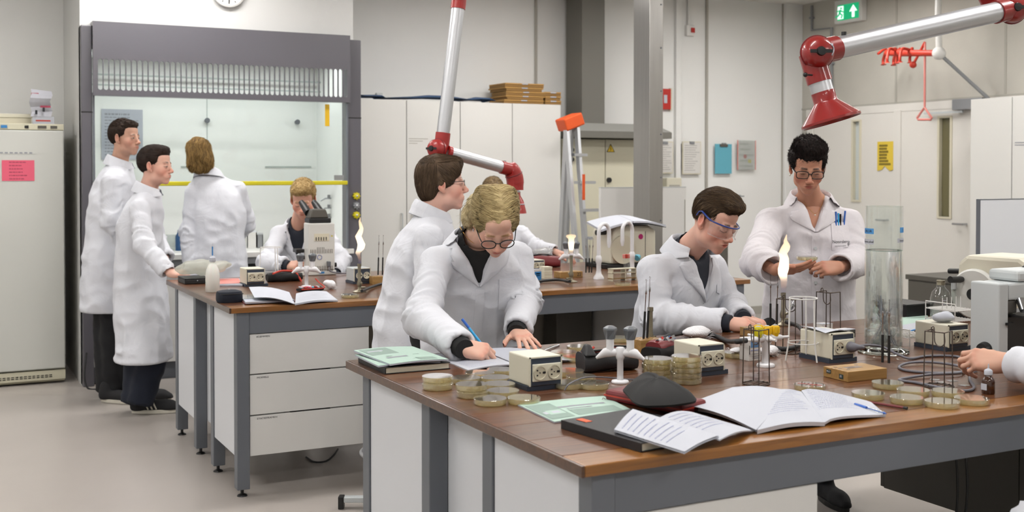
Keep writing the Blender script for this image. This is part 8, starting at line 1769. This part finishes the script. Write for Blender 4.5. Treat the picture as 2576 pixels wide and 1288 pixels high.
person('short-haired woman with dark glasses standing with a petri dish in her hands', O9, h9, -FV*.86-RV*.10-UP*.36, UP*.95-FV*.2, nk9, f9, rows, arms,
       [(w9r+RV*.0, RV*.93-FV*.30+UP*.10, -UP*.75-FV*.55, -1, CUP, .95, .0026, e9r), (w9l, -RV*.90-FV*.30-UP*.05, UP*.45-FV*.85, 1, HALF, .95, .0026, e9l)],
       dict(skin='#bf8c74', rose='#ad6350', hairc='#1a1210', eyes=.35, lips='#a04a45', jaw=.95, nose=1.0, w=.98, neck=.9, chestskin=True, brow=1.1),
       [dict(add=[((0, -.012, .05), (.0775, .096, .083)), ((0, -.045, .02), (.071, .06, .073)), ((0, .058, .088), (.064, .038, .03)), ((.0, .015, .108), (.066, .08, .03)), ((.02, .04, .112), (.05, .045, .026)), ((-.03, .045, .102), (.045, .04, .026)), ((.063, -.005, .035), (.016, .045, .04)), ((-.063, -.005, .035), (.016, .045, .04))], sub=[((.074, .082, .025), (.042, .044, .042)), ((-.074, .082, .025), (.042, .044, .042)), ((0, .134, -.012), (.086, .076, .086)), ((0, .06, -.10), (.12, .072, .075)), ((0, -.06, -.13), (.13, .11, .075)), ((.088, .015, -.035), (.03, .042, .045)), ((-.088, .015, -.035), (.03, .042, .045))], c1='#0d0a0a', c2='#2a201d', flow=flow_spike, len=.034, n=2600, lift=.006, jit=.22, sw=.0018, amp=.006, freq=(60, 60, 30), seed=41, stick=.85)],
       dict(h=.007, seed=9, mat='coat_pink', zv=nk9.z-.14, vw=.058, lw=.085, placket=(.9, nk9.z-.15), buttons=(1.02, 1.18), pocket=(.075, .165, 1.17, 1.30), ck=dict(r=.078, span=2.2, flap=.042, drop=.05), ldrop=.035), hres=.0026,
       legsp=[((3.61, 4.22, .76), (3.6, 4.24, .5), (3.60, 4.25, .1), .08, .07, .062), ((3.74, 4.15, .76), (3.74, 4.09, .5), (3.735, 4.02, .1), .08, .07, .062)],
       hook=lambda c: (hook9(c), [ (shoe(p, d, 'suede', c['root'], c['O'], .255, boot=.2)) for p, d in (((3.745, 4.06, 0.0), -FV+RV*.2), ((3.60, 4.3, 0.0), -FV-RV*.3))]))
q = at(2030, 655, y=3.79); t = petri((q.x, q.y, q.z+.002), 'petri dish held in the hands of the standing woman', 'single petri dishes')
# ---------------------------------------------------------------- the person at the right edge: hand on the focus knob
O10 = Vector((2.98, 1.38, 0)); nk10 = Vector((2.98, 1.52, 1.27)); h10 = Vector((2.96, 1.64, 1.45))
rows = rows_std(.60, (3.0, 1.36, .7), (2.99, 1.44, 1.02), nk10, .98, (3.0, 1.36, .6), 1.0)
w10 = at(2540, 915, z=.972)+FV*.02; e10 = Vector((2.80, 1.99, .975)); c10 = w10+(e10-w10).normalized()*.03
arms = [(Vector((2.80, 1.60, 1.14)), e10, c10, .07, .062, .05), (Vector((3.18, 1.50, 1.14)), Vector((3.32, 1.72, .98)), Vector((3.22, 2.0, .97)), .068, .06, .05)]
kn = Vector((3.085, 2.58, .965))
person('person at the right edge of the picture, a hand on the grey microscope\'s focus knob', O10, h10, Vector((-.2, .93, -.3)), UP, nk10, Vector((-.15, .99, 0)), rows, arms, [(w10, FV*.42-RV*.85+UP*.02, UP*.55-FV*.7, 1, GRIP, 1.0, .0026, e10)], dict(skin='#cfa28c', rose='#bf7d68', hairc='#2b1e18'), short('#1c1411', '#33241c', 51), dict(h=.009, seed=10, zv=nk10.z-.2), shirt_m='shirt_navy', hres=.004, trm='coat',
       legsp=[((2.9, 1.4, .70), (2.42, 1.84, .655), (2.40, 1.78, .1), .10, .085, .07), ((3.1, 1.4, .70), (3.1, 1.84, .66), (3.1, 1.80, .1), .10, .085, .07)], hook=lambda c: (shoe((2.40, 1.74, 0), (0, 1, 0), 'suede', c['root'], c['O']), shoe((3.1, 1.76, 0), (0, 1, 0), 'suede', c['root'], c['O'])))
stool((3.0, 1.34, 0), 'lab stool of the person at the right edge', .57)
